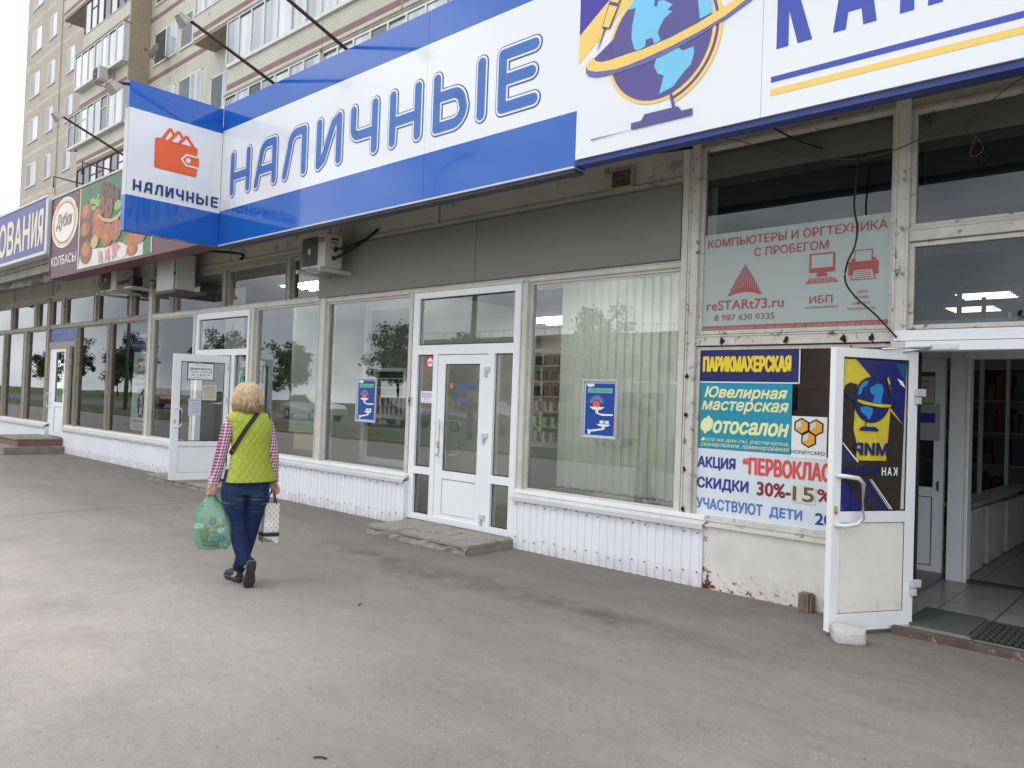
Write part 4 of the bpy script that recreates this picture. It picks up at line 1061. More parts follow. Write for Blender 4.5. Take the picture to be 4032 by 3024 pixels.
def aircon(name, x0, x1, y0, y1, z0, z1, label, group, badge=True, plate=True):
    t = thing(name, label, 'air conditioner', ((x0+x1)/2, (y0+y1)/2, z0), 0, group)
    mb_ = mat('ac_case', lin((192, 188, 178)), .45, .06, 5, dirt=(lin((150, 144, 132)), .66, 9))
    b = MB(); b.box(x0, x1, y0, y1, z0, z1); b.build('casing', mb_, t, .012)
    w = (x1-x0); gx1 = x0+w*.70
    b = MB(); cx, cz, R = (x0+.03+gx1)/2, (z0+z1)/2, min(w*.33, (z1-z0)*.46)
    b.rect(x0+.022, gx1, z0+.03, z1-.03, y0-.004, 0)
    for q in range(30):
        a = q*math.pi*2/30; A = [(cx+rr_*math.cos(a+rr_*2.2)*1.0, y0-.012, cz+rr_*1.15*math.sin(a+rr_*2.2)) for rr_ in (.06*R/.2, R*.55, R*.98)]
        b.tube(A, .0022, 4, 1, False)
    for rr_ in (.45, .7, .98): b.tube([(cx+R*rr_*math.cos(a), y0-.013, cz+R*rr_*1.15*math.sin(a)) for a in [i*math.pi/12 for i in range(25)]], .0022, 4, 1, False)
    for i in range(5):
        a = i*2*math.pi/5; b.poly([(cx+.05*math.cos(a), y0-.006, cz+.05*math.sin(a)), (cx+R*.9*math.cos(a), y0-.0055, cz+R*.9*math.sin(a)), (cx+R*.9*math.cos(a+.55), y0-.0055, cz+R*.9*math.sin(a+.55))], 2)
    b.ell(cx, cz, .035, .045, y0-.016, 3)
    b.build('fan_grille', [mat('ac_grille_dark', lin((78, 70, 64)), .6, .1, 9), mat('ac_wire', lin((120, 118, 112)), .5, .05, 9), mat('ac_blade', lin((60, 66, 74)), .5, .1, 9), mb_], t)
    if badge:
        b = MB(); b.rect(x1-.155, x1-.02, z1-.115, z1-.055, y0-.004, 0); b.text('Hisense', x1-.148, x1-.027, z1-.098, z1-.070, y0-.006, 1, .01)
        b.build('badge', [mat('teal_badge', lin((20, 112, 122)), .4, .05, 5), M_lwhite], t)
        b = MB(); X = x1+.004
        for a0, a1, c0, c1, m in ((.08, .20, z1-.075, z1-.05, 1), (.08, .20, z1-.135, z1-.09, 0), (.075, .125, z1-.20, z1-.165, 0), (.145, .185, z1-.205, z1-.155, 1), (.19, .25, z1-.26, z1-.245, 1)):
            b.poly([(X, y0+a0, c0), (X, y0+a1, c0), (X, y0+a1, c1), (X, y0+a0, c1)], m)
        b.build('side_sticker', [mat('sticker_grey', lin((150, 148, 142)), .5, .1, 9), M_black], t)
        b = MB()
        b.tube([(X, y0+.15, z0+.24), (X+.05, y0+.17, z0+.25), (X+.10, y1+.05, z0+.30), (X+.25, y1+.2, z0+.42), (X+.42, 6.27, z0+.52)], .014, 7)
        b.tube([(X, y0+.13, z0+.13), (X+.06, y0+.16, z0+.14), (X+.14, y1+.08, z0+.28), (X+.27, y1+.22, z0+.44), (X+.42, 6.27, z0+.53)], .017, 7)
        b.tube([(X-.02, y0+.15, z0+.235), (X+.015, y0+.15, z0+.235)], .028, 8); b.tube([(X-.02, y0+.13, z0+.125), (X+.015, y0+.13, z0+.125)], .03, 8)
        b.build('pipe', M_black, t)
    for xx in (x0-.03, x1-.06):
        b = MB(); b.box(xx, xx+.035, y0-.06, y1+.25, z0-.06, z0-.012); b.box(xx, xx+.035, y1+.2, y1+.235, z0-.10, z1-.1)
        b.build('bracket', mat('bracket_white', lin((190, 188, 182)), .5, .12, 8), t)
    return t
aircon('air_conditioner', -41.35, -40.5, 13.75, 14.15, 16.55, 17.2, 'small air conditioner under the glazed balcony of the apartment block', 'air conditioners', False)
# a few distant roofs at the left edge
fb_ = thing('distant_house', 'pale distant building with a reddish roof far beyond the shop row', 'house', (-235, 62, 0))
b = MB(); b.box(-260, -212, 62, 74, 0, 14.5); b.build('wall', mat('far_wall', lin((176, 170, 162)), .9, .05, .1), fb_)
b = MB(); b.prism([(-261, 14.5), (-211, 14.5), (-214, 17.0), (-258, 17.0)], 61, 75); r_ = b.build('roof', mat('far_roof', lin((176, 140, 132)), .9, .05, .1), fb_)
b = MB(); b.box(-224, -221.5, 64, 66, 17, 19.5); b.build('chimney', mat('far_chimney', lin((150, 150, 146)), .9, .05, .1), r_)

# ================================================================ FITTINGS UNDER THE SIGNS
aircon('air_conditioner', -9.175, -8.62, 5.755, 6.02, 3.245, 3.685, 'cream air conditioner with teal badge mounted left of the big grey panel', 'air conditioners')
aircon('air_conditioner', -16.50, -15.72, 5.80, 6.12, 3.43, 3.87, 'dusty air conditioner in shadow under the sausage shop sign', 'air conditioners', False)
t = thing('metal_cabinet', 'tall grey metal box standing on a bracket under the wallet sign', 'cabinet', (-13.35, 5.9, 3.25))
M_cab = mat('cabinet_grey', lin((178, 180, 178)), .5, .05, 3)
b = MB(); b.box(-13.76, -13.09, 5.755, 6.06, 3.25, 3.86); b.build('casing', M_cab, t, .008)
b = MB(); b.poly([(-13.0, 5.77, 3.25), (-13.0, 6.08, 3.25), (-13.0, 6.08, 3.86), (-13.0, 5.77, 3.86)]); b.box(-13.03, -13.001, 5.765, 6.085, 3.25, 3.86); b.build('side_cover', M_cab, t)
b = MB(); b.box(-13.085, -13.035, 5.78, 6.06, 3.26, 3.85); b.box(-13.10, -13.02, 5.752, 5.77, 3.50, 3.54); b.build('gap_lining', mat('cab_dark', lin((70, 68, 62)), .7, .2, 8), t)
b = MB(); b.box(-13.82, -12.96, 5.74, 6.28, 3.20, 3.245); b.build('bracket', mat('bracket_dark', lin((82, 80, 76)), .6, .2, 8), t)
t = thing('security_camera', 'dark camera on a small shelf beside the shaded air conditioner', 'camera', (-14.95, 5.82, 3.42))
b = MB(); b.tube([(-15.28, 5.70, 3.50), (-15.02, 5.8, 3.56), (-14.86, 5.86, 3.56)], .035, 8); b.box(-14.98, -14.80, 5.76, 5.94, 3.45, 3.62); b.build('body', mat('camera_black', lin((34, 36, 42)), .5, .1, 8), t, .006)
b = MB(); b.box(-15.1, -14.75, 5.72, 6.29, 3.40, 3.43); b.build('shelf', mat('bracket_white', lin((190, 188, 182)), .5, .12, 8), t)
# loose cables and string
def cable(name, pts, r, label, m=None):
    b = MB(); P = [Vector(p) for p in pts]; out = []
    for i in range(len(P)-1):      # Catmull-Rom
        p0, p1, p2, p3 = P[max(i-1, 0)], P[i], P[i+1], P[min(i+2, len(P)-1)]
        for s in range(6):
            u = s/6; out.append(.5*((2*p1)+(-p0+p2)*u+(2*p0-5*p1+4*p2-p3)*u*u+(-p0+3*p1-3*p2+p3)*u**3))
    out.append(P[-1]); b.tube(out, r, 6)
    return single(b, name, m or M_black, label, 'cable')
M_string = mat('string_brown', lin((106, 86, 68)), .9, .2, 30)
cable('string', [(-3.40, 6.05, 3.93), (-3.12, 6.12, 3.91), (-2.6, 6.17, 3.69), (-2.15, 6.18, 3.57), (-1.87, 6.19, 3.57), (-1.62, 6.19, 3.63), (-1.33, 6.19, 3.69), (-1.08, 6.15, 3.86), (-.75, 6.1, 4.0)], .0045, 'thin brown string sagging across the two upper right panes', M_string)
cable('string_loop', [(-1.33, 6.19, 3.69), (-1.32, 6.18, 3.62), (-1.25, 6.18, 3.55), (-1.22, 6.18, 3.47), (-1.27, 6.18, 3.43), (-1.30, 6.18, 3.46), (-1.26, 6.18, 3.58)], .004, 'knotted loop of string hanging in front of the upper right pane', M_string)
cable('power_cable', [(-2.06, 6.17, 3.56), (-2.075, 6.17, 3.35), (-2.08, 6.16, 3.18), (-2.05, 6.15, 3.02), (-2.06, 6.14, 2.87), (-2.11, 6.13, 2.74), (-2.12, 6.13, 2.60), (-2.04, 6.14, 2.47), (-1.90, 6.17, 2.33), (-1.76, 6.20, 2.16)], .008, 'black cable winding down in front of the computers banner')
cable('power_cable', [(-3.86, 5.55, 3.78), (-3.7, 5.8, 3.82), (-3.52, 6.18, 3.93)], .014, 'pair of dark cables under the corner of the stationery sign')
cable('power_cable', [(-2.9, 5.4, 3.95), (-2.72, 5.9, 3.90), (-2.55, 6.17, 3.80), (-2.35, 6.2, 3.70)], .008, 'black cable dropping from the stationery sign over the dark pane')
cable('power_cable', [(-12.6, 5.5, 3.78), (-12.2, 5.8, 3.82), (-11.75, 6.24, 3.80), (-11.75, 6.24, 3.70)], .022, 'thick dark cable beside the tall grey metal box')

# ================================================================ INSIDE THE SHOPS
b = MB()
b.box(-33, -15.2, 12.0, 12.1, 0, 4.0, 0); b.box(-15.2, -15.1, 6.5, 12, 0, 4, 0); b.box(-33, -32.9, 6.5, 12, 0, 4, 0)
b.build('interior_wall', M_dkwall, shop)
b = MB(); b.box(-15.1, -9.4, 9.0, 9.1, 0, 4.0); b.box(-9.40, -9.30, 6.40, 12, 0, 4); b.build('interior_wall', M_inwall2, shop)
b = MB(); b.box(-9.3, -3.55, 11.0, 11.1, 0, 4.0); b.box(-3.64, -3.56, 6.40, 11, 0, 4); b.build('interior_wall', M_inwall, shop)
b = MB(); b.box(-33, -1.86, 6.40, 12, .06, .10); b.build('interior_floor', M_infloor, shop)
b = MB(); b.box(-33, 3, 6.42, 12.5, 3.72, 3.8); b.build('interior_ceiling', M_ceil, shop)
# window niche of the centre shop: tiled sill, side cheek and a second, inner row of frames
b = MB(); b.box(-9.3, -7.4, 6.36, 6.92, .50, .60); b.box(-5.52, -3.62, 6.36, 6.92, .50, .60); b.build('inner_sill', mat('sill_tile', lin((150, 160, 158)), .3, .1, 3), shop)
b = MB(); b.box(-9.298, -9.20, 6.37, 6.86, .60, 3.0); b.box(-9.298, -3.62, 6.37, 6.95, 2.90, 3.0); b.build('niche_lining', M_inwall, shop)
b = MB(); frame_rect(b, -9.2, -7.42, .60, 2.9, .09, 6.86, 6.93); b.build('inner_frame', M_white, shop, .004)
b = MB(); b.box(-7.45, -7.38, 6.36, 8.6, .10, 2.9); b.box(-5.46, -5.44, 6.36, 6.7, .1, .5); b.build('vestibule_wall', mat('pale_frame_wall', lin((196, 200, 198)), .5, .05, 3), shop)
M_light2 = emis('bright_tube_light', (1, .95, .86), 26.0)
def lamp(x0, x1, y0, y1, z, label, lm=None):
    t = thing('ceiling_light', label, 'ceiling light', ((x0+x1)/2, (y0+y1)/2, z), 0, 'lit ceiling panels inside the shops')
    b = MB(); b.box(x0, x1, y0, y1, z, z+.05); b.build('housing', M_ceil, t)
    b = MB()
    for i in range(4): yy = y0+(y1-y0)*(i+.5)/4; b.box(x0+.03, x1-.03, yy-.025, yy+.025, z-.012, z-.001)
    b.build('tube', lm or M_light, t)
lamp(-8.25, -7.05, 8.9, 10.0, 2.86, 'lit ceiling panel seen through the glass over the centre door', M_light2)
lamp(-5.3, -4.1, 7.6, 8.8, 2.95, 'added unseen ceiling panel lighting the pale green blinds from behind', M_light2)  # unseen fixture, added so the blinds glow from behind
lamp(-12.6, -11.4, 7.4, 8.2, 3.5, 'lit ceiling panel inside the shop with the open white door', M_light2)
for x, y, s in ((-1.15, 9.2, 'nearest lit ceiling panel behind the pane over the open entrance'), (-2.35, 10.4, 'lit ceiling panel at the left behind the pane over the entrance'), (-2.75, 11.7, 'far small lit ceiling panel behind the pane over the entrance')): lamp(x, x+.62, y, y+.62, 3.05, s)
b = MB(); b.box(-3.4, 3, 8.3, 12.5, 3.10, 3.14); b.box(-3.4, 3, 12.4, 12.5, 0, 3.1); b.build('back_shop_shell', mat('shop_back_grey', lin((84, 86, 88)), .8, .1, 2), shop)
b = MB(); b.box(-1.0, 0.6, 7.4, 7.45, 2.25, 3.1); b.box(.0, .9, 7.3, 7.35, 2.25, 3.1); b.build('hanging_partition', mat('partition_grey', lin((104, 106, 108)), .7, .05, 2), shop)
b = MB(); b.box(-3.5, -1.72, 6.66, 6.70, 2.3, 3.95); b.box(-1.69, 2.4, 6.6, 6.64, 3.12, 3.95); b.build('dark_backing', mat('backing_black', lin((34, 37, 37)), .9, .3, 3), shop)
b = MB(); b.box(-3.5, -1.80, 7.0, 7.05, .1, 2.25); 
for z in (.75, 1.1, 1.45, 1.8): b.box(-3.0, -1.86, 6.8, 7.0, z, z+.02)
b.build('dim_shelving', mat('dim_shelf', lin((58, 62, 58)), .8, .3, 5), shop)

# display cases with jewellery stands
def case(x0, x1, y, z0, z1, rows, cols, label, frame=True):
    t = thing('display_case', label, 'display case', ((x0+x1)/2, y, z0), 0)
    b = MB(); b.box(x0, x1, y+.26, y+.28, z0, z1, 0); b.build('back_panel', mat('case_back', lin((150, 150, 138)), .7, .08, 3), t)
    for i in range(rows):
        zz = z0+(z1-z0)*i/rows+.02
        b = MB(); b.box(x0, x1, y, y+.26, zz, zz+.012); sh_ = b.build('shelf', mat('case_shelf', lin((190, 196, 190)), .3, .05, 3), t)
        b = MB(); r = random.Random(i)
        for j in range(cols):
            cx = x0+(x1-x0)*(j+.5)/cols+r.uniform(-.02, .02); m = 0 if i >= rows-3 else 1
            b.prism([(cx-.035, zz+.013), (cx+.035, zz+.013), (cx+.028, zz+.03), (cx+.01, zz+.05), (cx+.015, zz+.13), (cx-.03, zz+.13)], y+.06, y+.13, m)
        b.build('jewellery_stand', [mat('stand_dark', lin((50, 50, 56)), .5, .2, 9), mat('stand_pale', lin((204, 200, 188)), .5, .15, 9)], sh_)['kind'] = 'stuff'
    if frame:
        b = MB(); frame_rect(b, x0-.05, x1+.05, z0-.03, z1+.05, .05, y-.02, y); b.build('frame', M_inwall, t)
case(-9.08, -8.44, 7.02, 1.28, 1.93, 5, 6, 'white framed case of jewellery stands behind the left poster')
case(-6.30, -5.50, 7.25, 1.05, 2.18, 6, 6, 'wall of small jewellery stands right of the centre door')
b = MB(); b.box(-6.32, -5.48, 7.25, 7.55, .1, 1.03); single(b, 'counter', mat('counter_grey', lin((150, 156, 156)), .5, .05, 3), 'pale grey counter under the jewellery stands right of the door', 'counter')
# radiator and plant behind the centre-left window
t = thing('radiator', 'white ribbed radiator behind the centre left window', 'radiator', (-9.2, 8.0, .3))
b = MB(); b.box(-10.0, -8.35, 7.95, 8.1, .62, .66); b.build('shelf_top', M_inwall, t, .006)
b = MB()
for i in range(14): b.box(-9.95+i*.112, -9.885+i*.112, 7.97, 8.07, .24, .60)
b.build('ribs', M_inwall, t, .02)
b = MB(); r = random.Random(8)
for i in range(90):
    c = Vector((-9.95+r.gauss(0, .22), 7.9+r.gauss(0, .1), .58+abs(r.gauss(0, .09)))); s = .05; d1 = Vector((r.uniform(-1, 1), r.uniform(-1, 1), r.uniform(-.5, .8)))*s; d2 = Vector((r.uniform(-1, 1), r.uniform(-1, 1), r.uniform(-.5, .8)))*s
    b.poly([c-d1, c+d2, c+d1, c-d2])
single(b, 'house_plant', mat('plant_dark', lin((44, 58, 40)), .6, .3, 9), 'dark leafy house plant beside the ribbed radiator', 'plant')
b = MB(); b.box(-7.45, -6.95, 8.55, 8.56, .50, .75)
for i in range(7): b.box(-7.43, -6.97, 8.535, 8.549, .525+i*.03, .54+i*.03)
b.build('floor_vent', mat('vent_pale', lin((186, 188, 186)), .5, .05, 9), shop)
# vertical blinds
k = NT('blind_pale'); p, x, y, z = k.pos()
c = k.mix(k.ramp(k.noise(p, 2, 3), .3, .7), lin((232, 238, 232)), lin((222, 230, 224)))
k.base(c, .8, .2); k.b.inputs['Roughness'].default_value = .8
tl = k.n('ShaderNodeBsdfTranslucent'); k.l(c, tl.inputs[0])
ms = k.n('ShaderNodeMixShader'); ms.inputs[0].default_value = .45; k.l(k.b.outputs[0], ms.inputs[1]); k.l(tl.outputs[0], ms.inputs[2]); k.l(ms.outputs[0], k.o.inputs['Surface'])
def blinds(x0, x1, y, z0, z1, label, n, scal=True):
    b = MB(); w = (x1-x0)/n; r = random.Random(n)
    for i in range(n):
        a = x0+i*w; zz = z0+r.uniform(0, .012); t0_, t1_ = r.uniform(.018, .034), r.uniform(.018, .030); bow = .008
        t0_, t1_ = t0_*.7, t1_*.7; C_ = [(a-.004, y-t0_), (a+w*.30, y-t0_*.3-bow), (a+w*.68, y+t1_*.2-bow), (a+w*1.14, y+t1_)]
        for j in range(3): b.poly([(C_[j][0], C_[j][1], zz-.010*(j == 1)), (C_[j+1][0], C_[j+1][1], zz-.010*(j == 0)), (C_[j+1][0], C_[j+1][1], z1), (C_[j][0], C_[j][1], z1)], 0)
    return single(b, 'vertical_blind', mat('blind_pale', lin((230, 236, 231)), .8, .03, 2), label, 'window blind', 'vertical blinds behind the panes')
blinds(-5.42, -3.63, 6.78, .64, 2.96, 'pale green vertical blinds filling the pane right of the centre door', 17)
blinds(-11.05, -9.45, 6.85, .95, 2.95, 'pale vertical blinds ragged at the foot, behind the pane left of the air conditioner', 18)
b = MB(); b.box(-11.1, -9.45, 6.95, 7.0, .66, .93); single(b, 'cream_board', mat('cream_board', lin((206, 196, 150)), .7, .06, 3), 'cream board showing under the ragged vertical blinds', 'board')
b = MB(); b.box(-11.9, -11.1, 7.5, 7.55, .1, 2.9)
for z in (.95, 1.5, 2.1): b.box(-11.92, -11.08, 7.46, 7.5, z, z+.06)
single(b, 'wall_unit', mat('unit_grey', lin((126, 132, 130)), .6, .08, 2), 'tall grey panelled unit behind the pane beside the open door', 'shelf unit')
b = MB(); b.box(-14.95, -14.05, 7.0, 7.06, .1, 3.5); single(b, 'partition', mat('partition_dark', lin((84, 92, 92)), .7, .08, 1.2), 'dark teal partition behind the pane left of the open white door', 'partition')
blinds(-14.0, -13.35, 7.2, .66, 3.5, 'narrow strip of grey blinds beside the open white door', 7)
# roll-up banner
t = thing('rollup_banner', 'white roll-up banner with red words and a round blue emblem behind the glass', 'banner', (-15.8, 6.45, .62))
b = MB(); 
sl = lambda x, z: ((x-(2.67-z)*.045)*.963, 6.45, 1.6+(z-1.6)*.963)
b.poly([sl(-16.93, .66), sl(-15.85, .66), sl(-15.85, 2.67), sl(-16.93, 2.67)], 0); b.poly([(p[0], p[1]-.003, p[2]) for p in (sl(-16.93, 2.30), sl(-15.85, 2.30), sl(-15.85, 2.60), sl(-16.93, 2.60))], 1)
for s, z, x0, x1 in (('ВОЛГОТОРГСЕРВИС', 2.38, -16.88, -15.95),): b.text(s, x0, x1, z, z+.09, 0, 2, .01, fn=lambda x, z: (sl(x, z)[0], 6.445, sl(x, z)[2]))
for i, s in enumerate(('КОМПЛЕКСНОЕ', 'ОСНАЩЕНИЕ', 'ПРЕДПРИЯТИЙ', 'ТОРГОВЛИ', 'И ОБЩЕСТВЕННОГО', 'ПИТАНИЯ')):
    wd = .055*len(s)*.5+.02; b.text(s, -16.42-wd, -16.42+wd, 2.085-i*.125, 2.155-i*.125, 0, 3, .02, fn=lambda x, z: (sl(x, z)[0], 6.446, sl(x, z)[2]))
pts = [(-16.43+.19*math.cos(a), 1.20+.27*math.sin(a)) for a in [i*math.pi/14 for i in range(28)]]
b.poly([(sl(*p)[0], 6.446, sl(*p)[2]) for p in pts], 1)
b.poly([(sl(*p)[0], 6.443, sl(*p)[2]) for p in [(-16.50, .99), (-16.36, .99), (-16.34, 1.2), (-16.38, 1.36), (-16.44, 1.40), (-16.50, 1.36), (-16.54, 1.33), (-16.47, 1.30), (-16.46, 1.2)]], 0)
b.text('Профессиональный', -16.88, -15.95, .81, .90, 0, 4, .01, fn=lambda x, z: (sl(x, z)[0], 6.445, sl(x, z)[2])); b.text('рост с 1993 г.', -16.72, -16.1, .69, .76, 0, 4, .01, fn=lambda x, z: (sl(x, z)[0], 6.445, sl(x, z)[2]))
b.build('banner_sheet', [M_lwhite, mat('banner_blue', lin((34, 62, 126)), .5, .05, 3), mat('banner_pale', lin((180, 196, 216)), .5, .05, 3), M_red, mat('banner_navy', lin((30, 40, 84)), .5, .05, 3)], t)
b = MB(); b.box(-16.42, -15.30, 6.42, 6.50, .62, .685); b.box(-16.32, -15.26, 6.43, 6.46, 2.63, 2.66); b.build('stand', M_chrome, t)
b = MB(); b.box(-17.08, -15.25, 7.3, 7.35, .66, .78); b.box(-17.9, -17.2, 8.0, 8.05, .66, .80); single(b, 'blue_skirting', mat('skirting_blue', lin((32, 70, 150)), .5, .05, 3), 'blue strip along the floor behind the roll-up banner', 'strip')
b = MB(); b.box(-17.9, -17.75, 7.6, 7.7, .7, 2.6); b.box(-17.95, -17.7, 7.58, 7.72, 1.4, 1.46); b.box(-17.4, -17.28, 7.6, 7.65, 1.35, 1.6, 1)
single(b, 'shop_stand', [mat('stand_steel', lin((128, 132, 132)), .5, .1, 3), mat('note_yellow', lin((214, 196, 70)), .6, .05, 3)], 'grey upright stand with a yellow ticket behind the far glass', 'stand')

# ---- entrance at the right
M_ftile = mat('entry_tile', lin((150, 148, 144)), .35, .08, 2.5)
k = NT('entry_tiles'); p, x, y, z = k.pos()
br = k.n('ShaderNodeTexBrick'); br.offset = 0; k.l(p, br.inputs['Vector'])
k.set(br, Color1=(*lin((150, 150, 147)), 1), Color2=(*lin((140, 140, 137)), 1), Mortar=(*lin((92, 90, 86)), 1), Scale=1.25)
br.inputs['Mortar Size'].default_value = .010; br.inputs['Brick Width'].default_value = .5; br.inputs['Row Height'].default_value = .5
k.base(br.outputs['Color'], .3); M_etile = k.m
b = MB(); b.box(-1.75, 3, 6.10, 6.40, -.1, .052); b.box(-3.4, 3, 6.40, 12.4, -.1, .052); b.build('entrance_floor', M_etile, shop)
b = MB(); b.box(-1.70, 3, 6.035, 6.099, -.05, .056); b.build('threshold', mat('threshold_brown', lin((96, 82, 72)), .8, .35, 9, bump=.3, bscale=50, dirt=(lin((160, 148, 134)), .58, 14)), shop, .004)
b = MB(); b.box(-3.4, 3, 6.40, 8.3, 2.24, 2.30); b.build('vestibule_ceiling', M_inwall2, shop)
b = MB(); b.box(-3.5, -3.4, 7.05, 8.2, .05, 2.3); b.box(2.6, 2.7, 6.4, 12, .05, 3.1); b.build('vestibule_side_wall', M_inwall2, shop)
b = MB(); b.box(-3.4, -2.85, 8.16, 8.26, .052, 2.25); b.box(-1.83, -1.69, 8.13, 8.26, .052, 2.25); b.box(-2.85, -1.83, 8.16, 8.26, 2.13, 2.25); b.box(-1.69, 3, 8.16, 8.26, 2.12, 2.25); b.box(-1.69, -1.66, 8.12, 8.26, .052, 2.12)
b.build('partition_frame', M_white, shop, .004)
b = MB(); b.box(-1.66, 3, 8.14, 8.24, .052, .075); b.build('inner_threshold', mat('dark_strip', lin((60, 58, 54)), .6, .2, 8), shop)
b = MB(); b.box(-2.85, -1.875, 8.17, 8.23, .07, .80, 0); b.box(-2.85, -1.875, 8.17, 8.23, 2.0, 2.125, 0); b.box(-1.965, -1.875, 8.17, 8.23, .80, 2.0, 0); b.box(-2.85, -2.76, 8.17, 8.23, .80, 2.0, 0)
b.box(-2.76, -1.965, 8.17, 8.23, .80, .895, 0); gasket(b, -2.745, -1.972, .16, .80, 8.168, 1, .006)
idr = b.build('inner_door', [M_white, M_black], shop)
MB().rect(-2.76, -1.965, .895, 2.0, 8.2).build('pane', M_gdark, idr)
b = MB(); b.box(-1.932, -1.908, 8.16, 8.169, .87, .96); b.build('lock', M_chrome, idr)
b = MB(); b.rect(-2.5, -1.968, 1.70, 1.955, 8.162, 0)
for i, s in enumerate(('ЗАПРАВЛЯЕМ ЗА', 'НАЛИЧНЫЙ И', 'БЕЗНАЛИЧНЫЙ', 'РАСЧЕТ')): b.text(s, -2.42, -2.02 if i != 3 else -2.06, 1.895-i*.052, 1.925-i*.052, 8.158, 1, .01)
single(b, 'paper_notice', [mat('notice_paper', lin((196, 192, 178)), .7, .04, 5), M_black], 'printed notice about payment on the inner entrance door', 'notice')
b = MB(); b.rect(-2.6, -1.912, 1.343, 1.694, 8.160, 0)
V = b.text('КАНЦЕЛЯРИЯ', 0, 1, 0, 1, 0, 1, .03, fn=lambda x, z: (-1.955-x*.56, 8.156, 1.49+z*.115))
single(b, 'reversed_sign', [mat('sign_back', lin((176, 178, 180)), .6, .03, 5), M_kblue], 'grey sheet with reversed blue letters on the inner entrance door', 'sign')
# radiators lined up inside
def rad(y0, y1, z1, label):
    t = thing('column_radiator', label, 'radiator', (-1.72, (y0+y1)/2, .05), 0, 'white column radiators inside the entrance')
    b = MB(); n = int((y1-y0)/.07)
    for i in range(n): yy = y0+i*.07; b.box(-1.86, -1.70, yy, yy+.055, .06, z1)
    b.build('ribs', mat('radiator_white', lin((160, 160, 155)), .5, .06, 5), t, .014)
    b = MB(); b.box(-1.80, -1.76, y0, y1, .10, .14); b.box(-1.80, -1.76, y0, y1, z1-.10, z1-.06); b.build('pipe', mat('radiator_white', lin((160, 160, 155)), .5, .06, 5), t)
rad(8.50, 9.08, .68, 'nearest white column radiator inside the entrance'); rad(9.28, 10.1, .66, 'middle white column radiator inside the entrance'); rad(10.3, 11.5, .64, 'farthest white column radiator inside the entrance')
b = MB()
for y in (8.62, 9.72, 11.2): b.box(-1.90, -1.86, y, y+.04, .70, 2.9)
b.box(-1.92, -1.70, 8.4, 12, .70, .74); b.box(-1.90, -1.86, 8.6, 12, 2.5, 2.54)
single(b, 'glazed_screen', mat('screen_frame', lin((150, 154, 152)), .5, .05, 4), 'thin white framed screen standing over the column radiators', 'screen')
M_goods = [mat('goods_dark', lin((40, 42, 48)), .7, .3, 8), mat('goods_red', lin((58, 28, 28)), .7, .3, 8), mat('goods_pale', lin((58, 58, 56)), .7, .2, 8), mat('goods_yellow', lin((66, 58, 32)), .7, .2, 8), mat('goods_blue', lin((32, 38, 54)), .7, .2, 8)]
for s_, (xa, lab) in enumerate(((-2.9, 'dark shelves of stationery left behind the inner glass'), (-.9, 'dark shelves of stationery at the back of the entrance shop'), (1.0, 'dark shelves of stationery at the right of the entrance shop'))):
    t = thing('goods_shelf', lab, 'shelf unit', (xa+.8, 11.9, .05), 0, 'stationery shelves in the entrance shop')
    b = MB(); b.box(xa, xa+1.7, 12.15, 12.2, .05, 2.3)
    for q in range(6): b.box(xa, xa+1.7, 11.75, 12.15, .1+q*.42, .125+q*.42)
    b.build('rack', mat('rack_grey', lin((92, 94, 94)), .6, .1, 5), t)
    b = MB(); r = random.Random(s_)
    for q in range(5):
        x_ = xa+.03
        while x_ < xa+1.6:
            w = r.uniform(.05, .2); b.box(x_, x_+w, 11.8, 12.1, .127+q*.42, .127+q*.42+r.uniform(.12, .34), r.randrange(5)); x_ += w+.015
    b.build('goods', M_goods, t)['kind'] = 'stuff'
# mats
b = MB(); b.box(-1.66, -1.24, 6.20, 6.80, .053, .068); single(b, 'door_mat', mat('mat_green', lin((82, 88, 84)), .95, .2, 30, bump=.4, bscale=150), 'smooth grey green mat inside the entrance, nearer the open door', 'door mat')
b = MB(); b.box(-1.22, -.2, 6.15, 6.72, .053, .064, 0)
for i in range(24):
    for j in range(13): b.box(-1.215+i*.042+(j % 2)*.01, -1.190+i*.042+(j % 2)*.01, 6.157+j*.043, 6.182+j*.043, .064, .076, 1)
single(b, 'rubber_mat', [M_black, mat('mat_rubber', lin((62, 62, 62)), .8, .1, 9)], 'dark studded rubber mat inside the entrance at the right edge', 'door mat')

# ================================================================ POSTERS AND NOTICES ON THE GLASS
YP = 6.262
def sheet(name, items, mats, label, cat, group=None):
    b = MB()
    for it in items: it(b)
    return single(b, name, mats, label, cat, group)
# computers banner (inside the upper right pane)
YB = 6.285
M_pban = mat('banner_white_green', lin((172, 184, 182)), .5, .05, 2, dirt=(lin((150, 158, 154)), .70, 6))
M_pbt = mat('banner_red', lin((170, 78, 76)), .5, .06, 4)
b = MB(); b.rect(-3.42, -1.84, 2.25, 3.135, YB, 0)
b.rect(-3.412, -1.845, 2.255, 2.31, YB-.002, 1)
T = lambda s, x0, x1, z0, z1, m=1, bo=.012: b.text(s, x0, x1, z0, z1, YB-.004, m, bo)
T('КОМПЬЮТЕРЫ И ОРГТЕХНИКА', -3.383, -1.868, 3.012, 3.088); T('С ПРОБЕГОМ', -2.945, -2.312, 2.900, 2.975)
T('reSTARt73.ru', -3.378, -2.672, 2.450, 2.535); T('8 987 630 0335', -3.30, -2.748, 2.355, 2.408)
T('ИБП', -2.455, -2.271, 2.464, 2.526); T('БЕСПЕРЕБОЙНИКИ', -2.493, -2.229, 2.422, 2.446, 1, .006)
